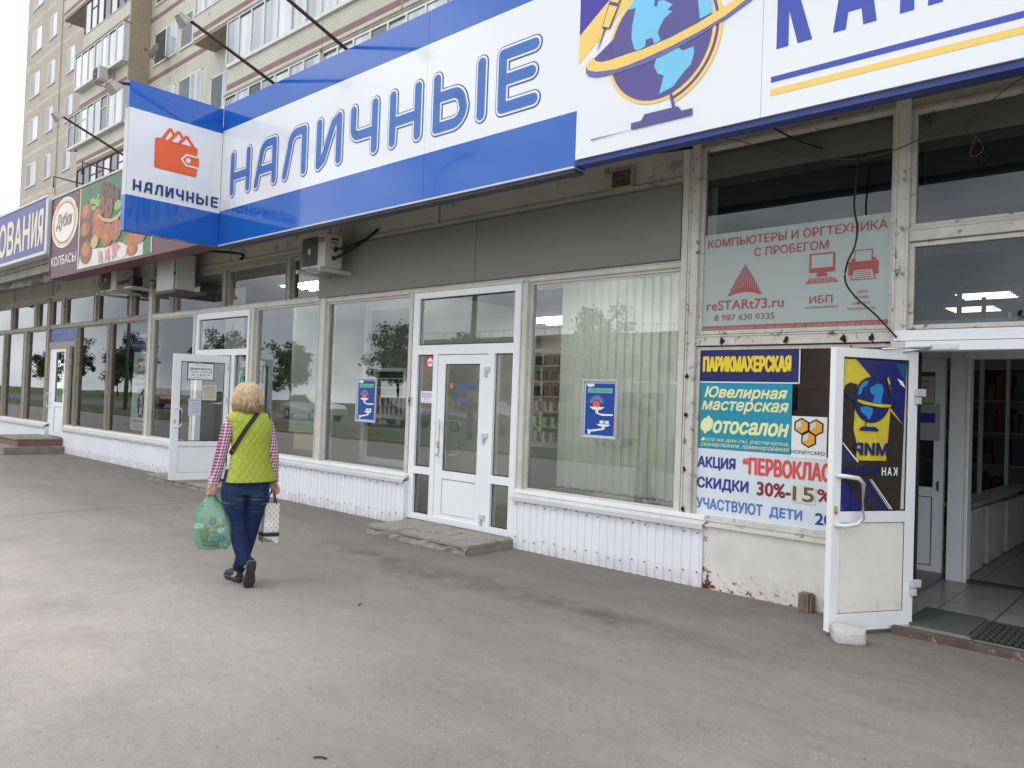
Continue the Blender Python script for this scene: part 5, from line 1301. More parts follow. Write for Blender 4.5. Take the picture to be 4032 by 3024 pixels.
for i, (s, h, w) in enumerate((('ДЛЯ', .026, .08), ('ДОМА', .026, .11), ('ОФИСА', .026, .13), ('ПРОИЗВОДСТВА', .022, .21))): T(s, -2.045-w/2, -2.045+w/2, 2.52-i*.043, 2.52-i*.043+h, 1, .006)
T('БАНКОВСКОЕ ОБОРУДОВАНИЕ · СЧЕТЧИКИ БАНКНОТ · ИБП · ДОЗИМЕТРЫ РАДИАЦИИ И МНОГОЕ ДР.', -3.40, -1.86, 2.269, 2.297, 0, .004)
for i in range(17):      # ribbed pyramid
    u = -1+2*(i+.5)/17; cx = -3.023+u*.152; h0 = 2.575+.05*(1-u*u); h1 = 2.575+.265*(1-abs(u))**.85
    if h1 > h0+.005: b.rect(cx-.0055, cx+.0055, h0+.0, h1, YB-.004, 1)
b.strip([(-3.18, 2.566), (-3.10, 2.592), (-3.023, 2.60), (-2.945, 2.592), (-2.866, 2.564)], [(-3.16, 2.59), (-3.10, 2.628), (-3.023, 2.642), (-2.945, 2.628), (-2.885, 2.59)], YB-.0047, 1)
# monitor, keyboard, printer
b.rect(-2.463, -2.258, 2.715, 2.872, YB-.004, 1); b.rect(-2.447, -2.274, 2.752, 2.858, YB-.005, 0)
b.xz([(-2.395, 2.715), (-2.325, 2.715), (-2.315, 2.68), (-2.405, 2.68)], YB-.0042, 1)
b.xz([(-2.495, 2.628), (-2.228, 2.628), (-2.265, 2.668), (-2.458, 2.668)], YB-.0044, 1)
for i in range(3):
    for j in range(9): b.rect(-2.452+j*.0225+.0, -2.440+j*.0225, 2.634+i*.011, 2.640+i*.011, YB-.005, 0)
b.rect(-2.153, -1.926, 2.668, 2.775, YB-.004, 1); b.rect(-2.132, -1.946, 2.775, 2.80, YB-.004, 1)
b.rect(-2.108, -1.972, 2.770, 2.866, YB-.0050, 1); b.rect(-2.100, -1.980, 2.776, 2.858, YB-.0058, 0)
b.xz([(-2.135, 2.630), (-1.945, 2.630), (-1.965, 2.715), (-2.115, 2.715)], YB-.0052, 1); b.xz([(-2.124, 2.637), (-1.956, 2.637), (-1.973, 2.707), (-2.107, 2.707)], YB-.0060, 0)
for i in range(4): b.rect(-2.105+i*.002, -1.975-i*.002, 2.646+i*.015, 2.652+i*.015, YB-.0066, 1)
single(b, 'window_banner', [M_pban, M_pbt], 'faded white banner with red lettering, a computer and a printer in the upper right pane', 'banner')
YP = 6.288
b = MB(); b.box(-3.448, -2.528, YP-.006, YP+.004, 1.818, 2.118, 0); b.box(-3.452, -2.524, YP-.004, YP+.003, 1.806, 1.8175, 2); b.box(-2.5275, -2.518, YP-.004, YP+.003, 1.806, 2.118, 2)
b.text('ПАРИКМАХЕРСКАЯ', -3.398, -2.588, 1.900, 2.042, YP-.010, 1, .05)
single(b, 'hairdresser_sign', [mat('sign_navy', lin((24, 34, 100)), .3, .1, 3), mat('sign_yellow', lin((244, 212, 50)), .45, .04, 3), M_lwhite], 'dark blue plate with tall yellow letters at the top of the right window', 'sign')
b = MB(); b.rect(-3.419, -2.577, 1.221, 1.812, YP-.002, 0)
T = lambda s, x0, x1, z0, z1, sh, bo: b.text(s, x0, x1, z0, z1, YP-.005, 1, bo, sh)
T('Ювелирная', -3.375, -2.616, 1.648, 1.776, .25, .03); T('мастерская', -3.40, -2.60, 1.535, 1.645, .25, .03); T('Фотосалон', -3.405, -2.592, 1.352, 1.512, .25, .035)
T('фото на док-ты, распечатка,', -3.396, -2.592, 1.277, 1.322, .25, .015); T('сканирование, ламинирование', -3.397, -2.590, 1.229, 1.270, .25, .015)
single(b, 'teal_poster', [mat('poster_teal', lin((30, 148, 178)), .35, .08, 2), mat('poster_cream', lin((236, 240, 180)), .45, .05, 4)], 'teal poster with slanted cream lettering below the hairdresser plate', 'poster')
b = MB(); b.rect(-2.574, -2.285, 1.196, 1.54, YP-.003, 0)
def hexa(cx, cz, r): return [(cx+r*math.sin(i*math.pi/3), cz+r*math.cos(i*math.pi/3)) for i in range(6)]
for cx, cz in ((-2.490, 1.458), (-2.374, 1.452), (-2.430, 1.354)):
    b.xz(hexa(cx, cz, .071), YP-.005, 1)
for q, (cx, cz) in enumerate(((-2.490, 1.458), (-2.374, 1.452), (-2.430, 1.354))):
    H = hexa(cx, cz, .057); b.xz(H, YP-.0065, 2)
    b.xz([(cx-.045, cz+.027), (cx-.006, cz+.050), (cx+.0, cz+.004), (cx-.0, cz-.0), (cx-.045, cz-.022)], YP-.0078, 3)
b.text('HONEYCARD', -2.573, -2.296, 1.231, 1.262, YP-.006, 1, .002)
single(b, 'honeycomb_poster', [M_lwhite, M_black, mat('honey_orange', lin((236, 168, 60)), .45, .06, 4), mat('honey_pale', lin((206, 218, 212)), .45, .04, 4)], 'white sheet with three orange hexagons beside the teal poster', 'poster')
b = MB(); b.rect(-3.425, -1.835, .615, 1.218, YP, 0)
T = lambda s, x0, x1, z0, z1, m, bo: b.text(s, x0, x1, z0, z1, YP-.003, m, bo)
T('АКЦИЯ', -3.425, -3.060, 1.030, 1.148, 1, .035); T('“ПЕРВОКЛАССНИК”', -2.995, -1.86, 1.020, 1.172, 2, .04)
T('СКИДКИ', -3.425, -2.935, .846, .964, 1, .035); T('30%-', -2.861, -2.565, .852, .972, 3, .035); T('%', -2.352, -2.23, .858, .962, 3, .035)
T('УЧАСТВУЮТ', -3.425, -2.803, .682, .780, 4, .03); T('ДЕТИ', -2.745, -2.466, .672, .772, 4, .03); T('2006 г.', -2.362, -1.95, .672, .768, 1, .03)
single(b, 'discount_banner', [mat('banner_cool_white', lin((216, 226, 234)), .45, .04, 3), mat('banner_indigo', lin((52, 54, 146)), .45, .05, 4), mat('banner_light_red', lin((222, 80, 76)), .45, .05, 4), mat('banner_dark_red', lin((140, 36, 44)), .45, .05, 4), mat('banner_sky_blue', lin((84, 122, 192)), .45, .12, 3)], 'white banner with indigo and red discount lettering at the foot of the right window', 'banner')
b = MB(); b.xz([(-2.562, .834), (-2.362, .826), (-2.360, .968), (-2.560, .978)], YP-.005, 0); b.text('15', -2.548, -2.372, .845, .964, YP-.008, 1, .02)
single(b, 'price_patch', [mat('patch_cream', lin((222, 216, 196)), .6, .05, 6), mat('patch_grey', lin((92, 94, 88)), .6, .1, 6)], 'cream paper patch with a grey 15 stuck on the discount banner', 'note')

# framed gold posters
def framed(x0, x1, z0, z1, label):
    t = thing('framed_poster', label, 'poster', ((x0+x1)/2, 6.25, z0), 0, 'framed blue posters in the centre windows')
    y = 6.272; w = .022
    b = MB(); frame_rect(b, x0, x1, z0, z1, w, y-.016, y+.006); b.build('frame', M_chrome, t, .004)
    X0, X1, Z0, Z1 = x0+w, x1-w, z0+w, z1-w; W_, H_ = X1-X0, Z1-Z0
    U = lambda u: X0+u*W_
    V = lambda v: Z0+v*H_
    b = MB(); b.rect(X0, X1, Z0, Z1, y, 0); b.rect(U(.05), U(.95), V(.03), V(.97), y-.002, 1)
    b.rect(X1-.012, X1, Z0, V(.45), y-.003, 3); b.rect(X1-.012, X1, V(.62), Z1, y-.003, 5)
    b.xz([(U(.08), V(.965)), (U(.32), V(.965)), (U(.32), V(.925)), (U(.20), V(.90)), (U(.08), V(.925))], y-.004, 2)
    b.rect(U(.12), U(.88), V(.80), V(.885), y-.004, 5); b.text('СКУПКА ЗОЛОТА', U(.17), U(.84), V(.818), V(.862), y-.006, 4, .02)
    b.ell(U(.40), V(.585), .045*W_/.40, .042*W_/.4, y-.0045, 3)
    for i in range(11):
        a = math.radians(20+140*i/10); c_, s_ = math.cos(a), math.sin(a)
        p0 = (U(.40)+.055*c_, V(.585)+.055*s_); p1 = (U(.40)+.095*c_, V(.585)+.095*s_)
        b.xz([(p0[0]-.002*s_, p0[1]+.002*c_), (p0[0]+.002*s_, p0[1]-.002*c_), (p1[0]+.0012*s_, p1[1]-.0012*c_), (p1[0]-.0012*s_, p1[1]+.0012*c_)], y-.0045, 2)
    b.xz([(U(.18), V(.545)), (U(.66), V(.545)), (U(.56), V(.50)), (U(.46), V(.485)), (U(.46), V(.43)), (U(.38), V(.43)), (U(.38), V(.485)), (U(.28), V(.50))], y-.0055, 2)
    b.xz([(U(.42), V(.45)), (U(.58), V(.42)), (U(.92), V(.425)), (U(.92), V(.395)), (U(.60), V(.385)), (U(.42), V(.42))], y-.006, 2)
    b.rect(U(.52), U(.80), V(.245), V(.30), y-.005, 2); b.rect(U(.62), U(.70), V(.246), V(.299), y-.0055, 5)
    b.xz([(U(.42), V(.235)), (U(.86), V(.235)), (U(.78), V(.20)), (U(.68), V(.19)), (U(.68), V(.14)), (U(.60), V(.14)), (U(.60), V(.19)), (U(.50), V(.20))], y-.006, 2)
    b.xz([(U(.12), V(.14)), (U(.20), V(.12)), (U(.62), V(.16)), (U(.62), V(.13)), (U(.24), V(.085)), (U(.23), V(.04)), (U(.16), V(.04)), (U(.16), V(.10))], y-.0066, 2)
    b.build('print', [mat('poster_pale_border', lin((196, 206, 220)), .35, .05, 4), mat('poster_blue', lin((32, 72, 160)), .3, .06, 3), M_lwhite, M_orange, mat('poster_ink', lin((24, 34, 60)), .5, .1, 5), mat('poster_aqua', lin((120, 200, 188)), .4, .05, 4)], t)
framed(-8.522, -8.085, 1.217, 1.812, 'framed blue gold-buying poster in the pane left of the centre door')
framed(-4.73, -4.295, 1.228, 1.82, 'framed blue gold-buying poster in front of the pale vertical blinds')
# centre door stickers
YD = 6.270
b = MB(); b.rect(-7.155, -6.992, 1.935, 2.082, YD+.015, 0); b.xz([(-7.075+.062*math.cos(math.radians(90+72*i)), 2.008+.062*math.sin(math.radians(90+72*i))) for i in range(5)], YD+.012, 1); b.text('РЕАЛ', -7.118, -7.03, 1.990, 2.018, YD+.009, 0, .03)
single(b, 'red_sticker', [mat('sticker_red', lin((206, 48, 66)), .4, .05, 4), M_lwhite], 'red sticker with a white pentagon at the top of the left side light', 'sticker')
b = MB(); b.rect(-7.226, -7.008, 1.512, 1.655, YD+.015, 0); b.rect(-7.206, -7.188, 1.614, 1.636, YD+.012, 2)
b.text('НАЛИЧНЫЕ', -7.18, -7.03, 1.614, 1.634, YD+.012, 1, .02); b.text('РЕЖИМ РАБОТЫ', -7.205, -7.03, 1.577, 1.595, YD+.012, 1, .01); b.text('8:30-22:30', -7.165, -7.07, 1.553, 1.569, YD+.012, 1, .01); b.rect(-7.21, -7.025, 1.604, 1.606, YD+.012, 1); b.text('без перерыва и выходных', -7.20, -7.03, 1.526, 1.536, YD+.012, 1)
single(b, 'hours_card', [M_lwhite, M_navy, M_orange], 'white opening hours card on the left side light of the centre door', 'notice')
b = MB(); b.rect(-6.70, -6.655, 1.695, 1.755, 6.274, 2); b.text('НАЛИЧНЫЕ', -6.60, -6.27, 1.70, 1.745, 6.272, 1, .03); b.rect(-6.70, -6.27, 1.664, 1.670, 6.272, 1)
b.text('РЕЖИМ РАБОТЫ', -6.59, -6.37, 1.585, 1.61, 6.272, 1, .01); b.text('8:30-22:00', -6.56, -6.39, 1.533, 1.565, 6.272, 1, .015)
single(b, 'door_lettering', [M_lwhite, mat('vinyl_blue', lin((36, 88, 196)), .35, .05, 4), M_orange], 'blue vinyl letters and orange wallet stuck on the closed centre door glass', 'lettering')
b = MB(); b.box(-7.392, -7.352, 6.222, 6.25, 1.478, 1.578, 0); b.box(-7.386, -7.358, 6.218, 6.2225, 1.486, 1.570, 1); b.ell(-7.372, 1.502, .011, .011, 6.2165, 0); b.ell(-7.372, 1.552, .008, .008, 6.2165, 0)
single(b, 'doorbell', [M_chrome, M_black], 'small metal doorbell on the frame left of the centre door', 'doorbell')
# second door notices (local to its open leaf)
def leafsheet(name, xf, label, cat, mats, fn):
    b = MB(); b.xf = xf; fn(b); b.xf = None
    return single(b, name, mats, label, cat)
F2 = lambda d: (lambda x, z: (x, -d, z))
def q(b, x0, x1, z0, z1, d, m): b.poly([(x0, -d, z0), (x1, -d, z0), (x1, -d, z1), (x0, -d, z1)], m)
def rt(b, s, x0, x1, z0, z1, d, m, bo=.01): b.text(s, x1, x0, z0, z1, 0, m, bo, fn=F2(d))     # x runs leftwards on an open leaf: swap so it reads properly
def hours(b):
    q(b, .235, .642, 1.72, 2.0, -.014, 0); q(b, .248, .629, 1.733, 1.987, -.012, 1)
    rt(b, 'ИП Кондратьев', .36, .52, 1.955, 1.968, -.010, 0, 0); rt(b, 'РЕЖИМ РАБОТЫ', .28, .60, 1.882, 1.915, -.010, 0, .025); rt(b, 'Пн-сб.: с 8 до 20', .27, .60, 1.832, 1.866, -.010, 0, .02); rt(b, 'Вс.: с 8 до 19', .30, .575, 1.785, 1.818, -.010, 0, .02); rt(b, 'без перерыва и выходных', .28, .60, 1.748, 1.764, -.010, 0, .005)
leafsheet('hours_plaque', X2, 'white opening hours plaque with dark rim on the open white door', 'notice', [mat('plaque_dark', lin((48, 40, 46)), .5, .1, 5), M_lwhite], hours)
def scr(n, seed, x0, x1, z0, z1):
    def f(b):
        q(b, x0, x1, z0, z1, -.012, 0); r = random.Random(seed)
        for i in range(n):
            z = z1-.03-(z1-z0-.05)*i/n
            x = x0+.02
            while x < x1-.05:
                w = r.uniform(.02, .05); q(b, x, min(x+w, x1-.015), z-.008, z, -.0105, 1); x += w+.012
    return f
leafsheet('paper_note', X2, 'lilac handwritten note taped low on the open white door', 'note', [mat('note_lilac', lin((206, 206, 226)), .6, .04, 5), mat('pen_ink', lin((92, 96, 132)), .6, .1, 9)], scr(5, 1, .415, .605, 1.147, 1.425))
leafsheet('paper_note', X2, 'yellowish handwritten note taped at the right on the open white door', 'note', [mat('note_cream', lin((206, 204, 184)), .6, .04, 5), mat('pen_ink2', lin((120, 118, 104)), .6, .1, 9)], scr(7, 2, .187, .408, 1.40, 1.65))
b = MB(); b.ell(-11.59, 1.72, .07, .10, 6.268, 0); b.rect(-11.63, -11.55, 1.70, 1.706, 6.266, 1); b.rect(-11.62, -11.56, 1.74, 1.745, 6.266, 1); b.rect(-11.615, -11.565, 1.67, 1.675, 6.266, 1)
single(b, 'green_sticker', [mat('sticker_green', lin((36, 150, 100)), .4, .05, 4), M_lwhite], 'round green sticker on the narrow pane beside the open white door', 'sticker')

# worn film on the glass of the propped entrance door (seen from behind, so its writing is reversed)
def film(b):
    D = lambda s, z: (s, 0, z)
    def P(pts, d, m): b.poly([(.08+(555-x)/327*.573, -d, 1.982-(y-142)/773*1.098) for x, y in pts], m)
    P([(228, 142), (554, 142), (534, 912), (206, 912)], -.020, 0)                                         # yellow ground
    P([(288, 146), (550, 146), (543, 480), (478, 398), (420, 290)], -.0185, 1)                            # blue field
    P([(488, 160), (549, 160), (547, 248), (520, 215)], -.017, 4); P([(500, 235), (530, 250), (545, 285), (520, 268)], -.0165, 5)
    P([(238, 285), (262, 268), (300, 275), (282, 340), (290, 400), (286, 505), (300, 560), (305, 660), (240, 660), (214, 640), (216, 540)], -.0175, 2)
    P([(470, 405), (543, 482), (534, 912), (206, 912), (212, 660), (455, 662), (462, 560)], -.0172, 2)
    P([(216, 565), (310, 670), (212, 670)], -.0150, 3); P([(213, 555), (218, 552), (315, 668), (310, 672)], -.0145, 5)
    P([(208, 755), (262, 770), (345, 912), (206, 912)], -.0150, 1); P([(206, 840), (250, 912), (206, 912)], -.0140, 4)
    P([(300, 765), (372, 757), (470, 912), (395, 912)], -.0150, 3)
    for i in range(5): P([(312+i*13, 762), (315+i*13, 762), (412+i*12, 912), (408+i*12, 912)], -.0142, 6)
    P([(378, 757), (383, 757), (493, 910), (487, 912)], -.0142, 5); P([(370, 757), (373, 757), (480, 910), (477, 912)], -.0142, 5)
    # globe
    def E(cx, cy, rx, ry, d, m, n=26): P([(cx+rx*math.cos(i*2*math.pi/n), cy+ry*math.sin(i*2*math.pi/n)) for i in range(n)], d, m)
    E(374, 352, 92, 118, -.0135, 6); E(376, 354, 84, 110, -.0128, 1)
    P([(300, 330), (308, 285), (330, 258), (352, 255), (345, 280), (325, 290), (318, 320)], -.0118, 7); P([(360, 292), (395, 268), (420, 272), (430, 300), (420, 345), (420, 368), (375, 366), (385, 330), (365, 318)], -.0118, 7)
    P([(316, 392), (345, 385), (378, 395), (376, 420), (362, 455), (345, 435), (318, 412)], -.0118, 7)
    P([(232, 300), (260, 335), (330, 362), (420, 380), (480, 376), (496, 350), (502, 360), (490, 388), (430, 398), (330, 382), (250, 350), (228, 310)], -.0108, 6); P([(300, 352), (380, 370), (470, 374), (468, 386), (420, 388), (330, 376), (298, 362)], -.0100, 0)
    P([(444, 240), (452, 228), (460, 234), (470, 300), (476, 325), (470, 330), (455, 290)], -.0105, 8); P([(446, 240), (452, 232), (462, 262), (456, 272)], -.0098, 0)
    P([(345, 462), (350, 462), (344, 488), (338, 488)], -.0105, 1); P([(314, 500), (326, 488), (392, 490), (410, 504), (408, 512), (312, 510)], -.0105, 1)
    # reversed words
    sx = lambda x: .08+(555-x)/327*.573
    sz = lambda y: 1.982-(y-142)/773*1.098
    b.text('МИР', sx(462), sx(290), sz(636), sz(570), 0, 1, .05, fn=F2(-.0105))
    for i, ch in enumerate('КАНЦЕЛЯРИЯ'):
        x = 511-i*29.5; b.text(ch, sx(x), sx(x-22), sz(737), sz(694), 0, 5 if i < 3 else 1, .03, fn=F2(-.0105))
M_fy = mat('film_worn_yellow', lin((222, 200, 56)), .35, .2, 6, dirt=(lin((150, 128, 40)), .60, 12))
M_fk = mat('film_worn_brown', lin((46, 36, 26)), .5, .45, 14, dirt=(lin((92, 72, 34)), .64, 22))
fo = leafsheet('door_film', X4, 'worn yellow and blue film with a globe and reversed letters on the propped door', 'window film', [M_fy, mat('film_deep_blue', lin((22, 34, 112)), .35, .08, 4), M_fk, mat('film_dull_violet', lin((44, 40, 84)), .4, .15, 14), mat('film_teal', lin((20, 84, 136)), .35, .08, 4), M_lwhite, mat('film_ink', lin((24, 26, 56)), .4, .15, 9), mat('film_bright_blue', lin((40, 140, 206)), .35, .08, 4), mat('film_pen_brown', lin((96, 66, 30)), .4, .2, 9)], film)
# overhead closer arm of that door
b = MB(); b.tube([(-1.69, 6.10, 2.045), (-1.50, 6.22, 2.085)], .012, 6); b.box(-1.53, -1.35, 6.19, 6.25, 2.07, 2.105); b.tube([(-1.78, 5.93, 2.055), (-1.50, 6.21, 2.085)], .008, 6)
single(b, 'door_closer', M_chrome, 'steel closer arm joining the propped door to its lintel', 'door closer')

# ================================================================ STEPS, BLOCKS
def crumble(b, pts, rnd, a):
    return [(p[0]+rnd.uniform(-a, a), p[1]+rnd.uniform(-a, a), p[2]+rnd.uniform(-a*.4, a*.4)) for p in pts]
def step(name, x0, x1, y0, y1, z, label, tile=.26, mt=None):
    t = thing(name, label, 'step', ((x0+x1)/2, (y0+y1)/2, 0), 0)
    b = MB(); r = random.Random(int(-x0*10)); n = int((x1-x0)/.09); ft, fbm = [], []
    for i in range(n+1):
        x = x0+(x1-x0)*i/n; ft.append((x, y0+.012+r.uniform(-.010, .012), z-.035)); fbm.append((x, y0+.005+r.uniform(-.03, .015), -.01))
    mid = [((a[0]+c[0])/2, (a[1]+c[1])/2+r.uniform(-.015, .028), z*.45) for a, c in zip(ft, fbm)]
    for i in range(n):
        b.poly([fbm[i], fbm[i+1], mid[i+1], mid[i]]); b.poly([mid[i], mid[i+1], ft[i+1], ft[i]])
    b.poly([ft[-1], fbm[-1], (x1, y1, -.01), (x1, y1, z-.035)]); b.poly([ft[0], fbm[0], (x0, y1, -.01), (x0, y1, z-.035)])
    b.poly(ft+[(x1, y1, z-.035), (x0, y1, z-.035)])
    b.build('core', M_concrete, t)
    b = MB(); nx = max(1, int((x1-x0)/tile)); ny = max(1, round((y1-y0)/tile))
    for i in range(nx):
        for j in range(ny):
            a0, a1 = x0+(x1-x0)*i/nx, x0+(x1-x0)*(i+1)/nx; c0, c1 = y0+(y1-y0)*j/ny, y0+(y1-y0)*(j+1)/ny
            dz = r.uniform(-.003, .003); b.box(a0+.003, a1-.003, c0+.003, c1-.003, z-.034, z+dz)
    b.build('slab', mt or mat('step_slab', lin((150, 145, 137)), .85, .2, 7, bump=.35, bscale=60, dirt=(lin((112, 106, 98)), .56, 9)), t, .004)
    return t
step('concrete_step', -7.20, -5.53, 5.50, 6.20, .10, 'low tiled concrete step with crumbling edge below the centre door')
step('concrete_step', -13.62, -11.28, 5.66, 6.20, .085, 'cracked concrete step below the open white door', .55)
t = thing('brick_steps', 'two brown brick and concrete steps at the far door', 'steps', (-20.2, 5.7, 0))
b = MB(); b.box(-21.2, -19.28, 4.98, 6.18, 0, .16); b.build('lower_step', M_concrete, t, .01)
b = MB(); b.box(-21.05, -19.42, 5.28, 6.17, .161, .30); b.build('upper_step', mat('step_brick', lin((136, 104, 94)), .9, .2, 9, bump=.2, dirt=(lin((110, 92, 84)), .6, 12)), t, .008)
b = MB(); b.box(-21.08, -19.40, 5.25, 6.175, .301, .335); b.build('upper_slab', M_concrete, t, .006)
b = MB(); b.xf = Matrix.Translation((-1.842, 5.575, 0)) @ Matrix.Rotation(math.radians(30), 4, 'Z')
r = random.Random(6)
sec = lambda z, s: [(-.105*s, -.055*s, z), (-.085*s, -.075*s, z), (.08*s, -.072*s, z), (.105*s, -.05*s, z), (.102*s, .06*s, z), (.08*s, .075*s, z), (-.09*s, .07*s, z), (-.107*s, .05*s, z)]
b.loft([[(x+r.uniform(-.005, .005), y+r.uniform(-.005, .005), z+r.uniform(-.004, .004)) for x, y, z in sec(z, s)] for z, s in ((0, .96), (.02, 1.0), (.075, 1.0), (.098, .96), (.106, .86))], 0, True)
b.xf = None
single(b, 'foam_block', mat('foam_white', lin((200, 198, 194)), .9, .1, 14, bump=.5, bscale=90, dirt=(lin((160, 152, 142)), .60, 12)), 'worn white aerated concrete block propping the entrance door', 'block', bevel=.006)
b = MB(); b.box(-2.408, -2.325, 6.10, 6.19, 0, .145); b.box(-2.324, -2.305, 6.115, 6.19, 0, .135); b.box(-2.385, -2.35, 6.094, 6.0995, .02, .128)
single(b, 'wood_block', mat('old_wood', lin((128, 116, 102)), .9, .3, 10, bump=.4, bscale=40, dirt=(lin((76, 66, 56)), .58, 20)), 'short grey weathered wood block standing against the rusty panel', 'block', bevel=.004)
# litter
for i, (x, y, a, l, lab) in enumerate(((-2.857, 1.985, .6, .06, 'dark twig lying on the asphalt at the very front'), (-4.75, 3.6, 2.1, .05, 'tiny dry twig on the asphalt behind the walking woman'))):
    b = MB(); c_, s_ = math.cos(a), math.sin(a); b.tube([(x-l/2*c_, y-l/2*s_, .006), (x, y+.006, .009), (x+l/2*c_, y+l/2*s_, .006)], .004, 5)
    single(b, 'twig', mat('twig_brown', lin((64, 54, 46)), .9, .2, 30), lab, 'twig')

# ================================================================ THE WALKING WOMAN AND HER BAGS
PX, PY, PA = -5.896, 3.244, math.atan2(.876, .482)
wo_ = thing('person', 'woman with blond bob, lime quilted vest and jeans walking away carrying two bags', 'person', (PX, PY, 0), PA)
PM = wm(wo_)
def PB():
    b = MB(); b.xf = PM; return b
def ring(c, rx, ry, n=20, e=2.0, tilt=None, ax=None):
    """closed ring round c; ax = direction of the limb (rings lie square to it)"""
    c = Vector(c); z = Vector(ax or (0, 0, 1)).normalized()
    x = Vector((1, 0, 0)); x = (x-z*x.dot(z)).normalized(); y = z.cross(x)
    out = []
    for i in range(n):
        a = 2*math.pi*i/n; ca, sa = math.cos(a), math.sin(a)
        q = (abs(ca)**e+abs(sa)**e)**(-1/e)
        out.append(c+x*rx*q*ca+y*ry*q*sa)
    return out
def limb(b, pts, rad, n=16, m=0, sub=4):
    P = [Vector(p) for p in pts]; R = rad; C, Q = [], []
    for i in range(len(P)-1):
        p0, p1, p2, p3 = P[max(i-1, 0)], P[i], P[i+1], P[min(i+2, len(P)-1)]
        for s in range(sub):
            u = s/sub; C.append(.5*((2*p1)+(-p0+p2)*u+(2*p0-5*p1+4*p2-p3)*u*u+(-p0+3*p1-3*p2+p3)*u**3)); Q.append(tuple(R[i][k_]+(R[i+1][k_]-R[i][k_])*u for k_ in (0, 1)))
    C.append(P[-1]); Q.append(R[-1]); rings = []
    for i, c in enumerate(C):
        d = C[min(i+1, len(C)-1)]-C[max(i-1, 0)]
        rings.append(ring(c, Q[i][0], Q[i][1], n, 2.0, None, d))
    b.loft(rings, m, True)
SHL, ELL, WRL = (-.125, -.05, 1.345), (-.178, -.045, 1.09), (-.228, -.005, .835)
SHR, ELR, WRR = (.165, .05, 1.325), (.222, .05, 1.07), (.236, .085, .835)
HIP = (.025, 0, .87)
# joints of the legs: left is the trailing leg
LL = [(-.065, -.01, .84), (-.075, -.005, .72), (-.046, .02, .50), (.012, -.06, .30), (.060, -.125, .165)]
LR = [(.105, .02, .84), (.108, .03, .72), (.078, .075, .50), (.030, .085, .30), (-.018, .075, .085)]
def blobr(b, c, r, n=12, m=0):
    c = Vector(c); b.loft([[c+Vector((r[0]*math.sin(t)*math.cos(a), r[1]*math.sin(t)*math.sin(a), r[2]*math.cos(t))) for a in [j*2*math.pi/n for j in range(n)]] for t in [math.pi*(i+.25)/(n-.5) for i in range(n)]], m, True)
def fingers(b, side, W):
    """fist round a bag handle: four unequal fingers curled under it and a thumb from the side of the palm"""
    s = -1 if side == 'L' else 1; W = Vector(W)
    e = Vector((.80*(-s), .55*s*-1, 0)).normalized() if side == 'L' else Vector((-.62, .70, 0)).normalized()    # knuckle row
    f = Vector((e.y, -e.x, 0)); f = f if f.y > 0 else -f           # palm side, away from the viewer
    K = W+Vector((s*.012, 0, -.070))
    limb(b, [W+Vector((0, 0, .03)), W+Vector((s*.004, 0, -.02)), K+Vector((0, 0, .018)), K], [(.024, .019), (.030, .018), (.038, .016), (.037, .014)], 12)
    for i, (o, l) in enumerate(((-.030, .92), (-.010, 1.0), (.011, .95), (.030, .78))):
        k0 = K+e*o+Vector((0, 0, -.002 if i in (1, 2) else .004)); a = k0+Vector((0, 0, -.028*l))-f*.003; c = a+f*.024*l+Vector((0, 0, -.008)); d = c+f*.006+Vector((0, 0, .024*l))
        limb(b, [k0, a, c, d], [(.0098, .0098), (.0092, .0092), (.0084, .0084), (.0070, .0070)], 8, 0, 3)
    t0 = W+e*-.026+Vector((0, 0, -.028)); t1 = t0-e*.020+f*.014+Vector((0, 0, -.026)); t2 = t1+e*.004+f*.012+Vector((0, 0, -.028))
    limb(b, [t0, t1, t2], [(.013, .012), (.011, .010), (.008, .008)], 8, 0, 3)
    return K, e, f
M_skin = mat('skin', lin((206, 158, 136)), .55, .07, 30)
b = PB()
limb(b, [(.02, 0, .80), (.02, 0, 1.0), (.015, .0, 1.25), (.01, .005, 1.37), (.008, .015, 1.42), (.006, .025, 1.50)], [(.14, .09), (.12, .085), (.135, .09), (.10, .07), (.052, .055), (.050, .052)], 18)
blobr(b, (.004, .045, 1.555), (.074, .092, .105)); blobr(b, (.004, .085, 1.51), (.050, .055, .060))        # skull, jaw
limb(b, [(.004, .132, 1.565), (.004, .155, 1.535), (.004, .140, 1.525)], [(.008, .008), (.014, .012), (.008, .006)], 8)      # nose
blobr(b, (.004, .136, 1.497), (.022, .010, .009), 8)                                                      # lips
for sx in (-1, 1): blobr(b, (.004+sx*.076, .045, 1.545), (.012, .022, .032), 8)
for S, E_, Wq, o in ((SHL, ELL, WRL, 'L'), (SHR, ELR, WRR, 'R')): limb(b, [S, E_, Wq], [(.045, .045), (.036, .036), (.024, .020)], 12)
KL, eL, fL = fingers(b, 'L', WRL); KR, eR, fR = fingers(b, 'R', WRR)
for Lg in (LL, LR): limb(b, Lg, [(.08, .08), (.075, .075), (.05, .05), (.042, .042), (.032, .032)], 12)
limb(b, [(-.018, .075, .10), (-.022, .085, .05), (-.075, .18, .035)], [(.032, .032), (.032, .036), (.03, .02)], 10)
limb(b, [(.062, -.122, .185), (.078, -.150, .155), (.076, -.138, .08)], [(.030, .030), (.026, .026), (.022, .018)], 10)
body = remesh(b.build('body', M_skin, wo_), .0042, 2)
b = PB()
for sx in (-.026, .034): blobr(b, (sx, .127, 1.560), (.011, .008, .008), 8)
b.build('eyes', mat('eye', lin((60, 52, 44)), .2, .1, 50), wo_)
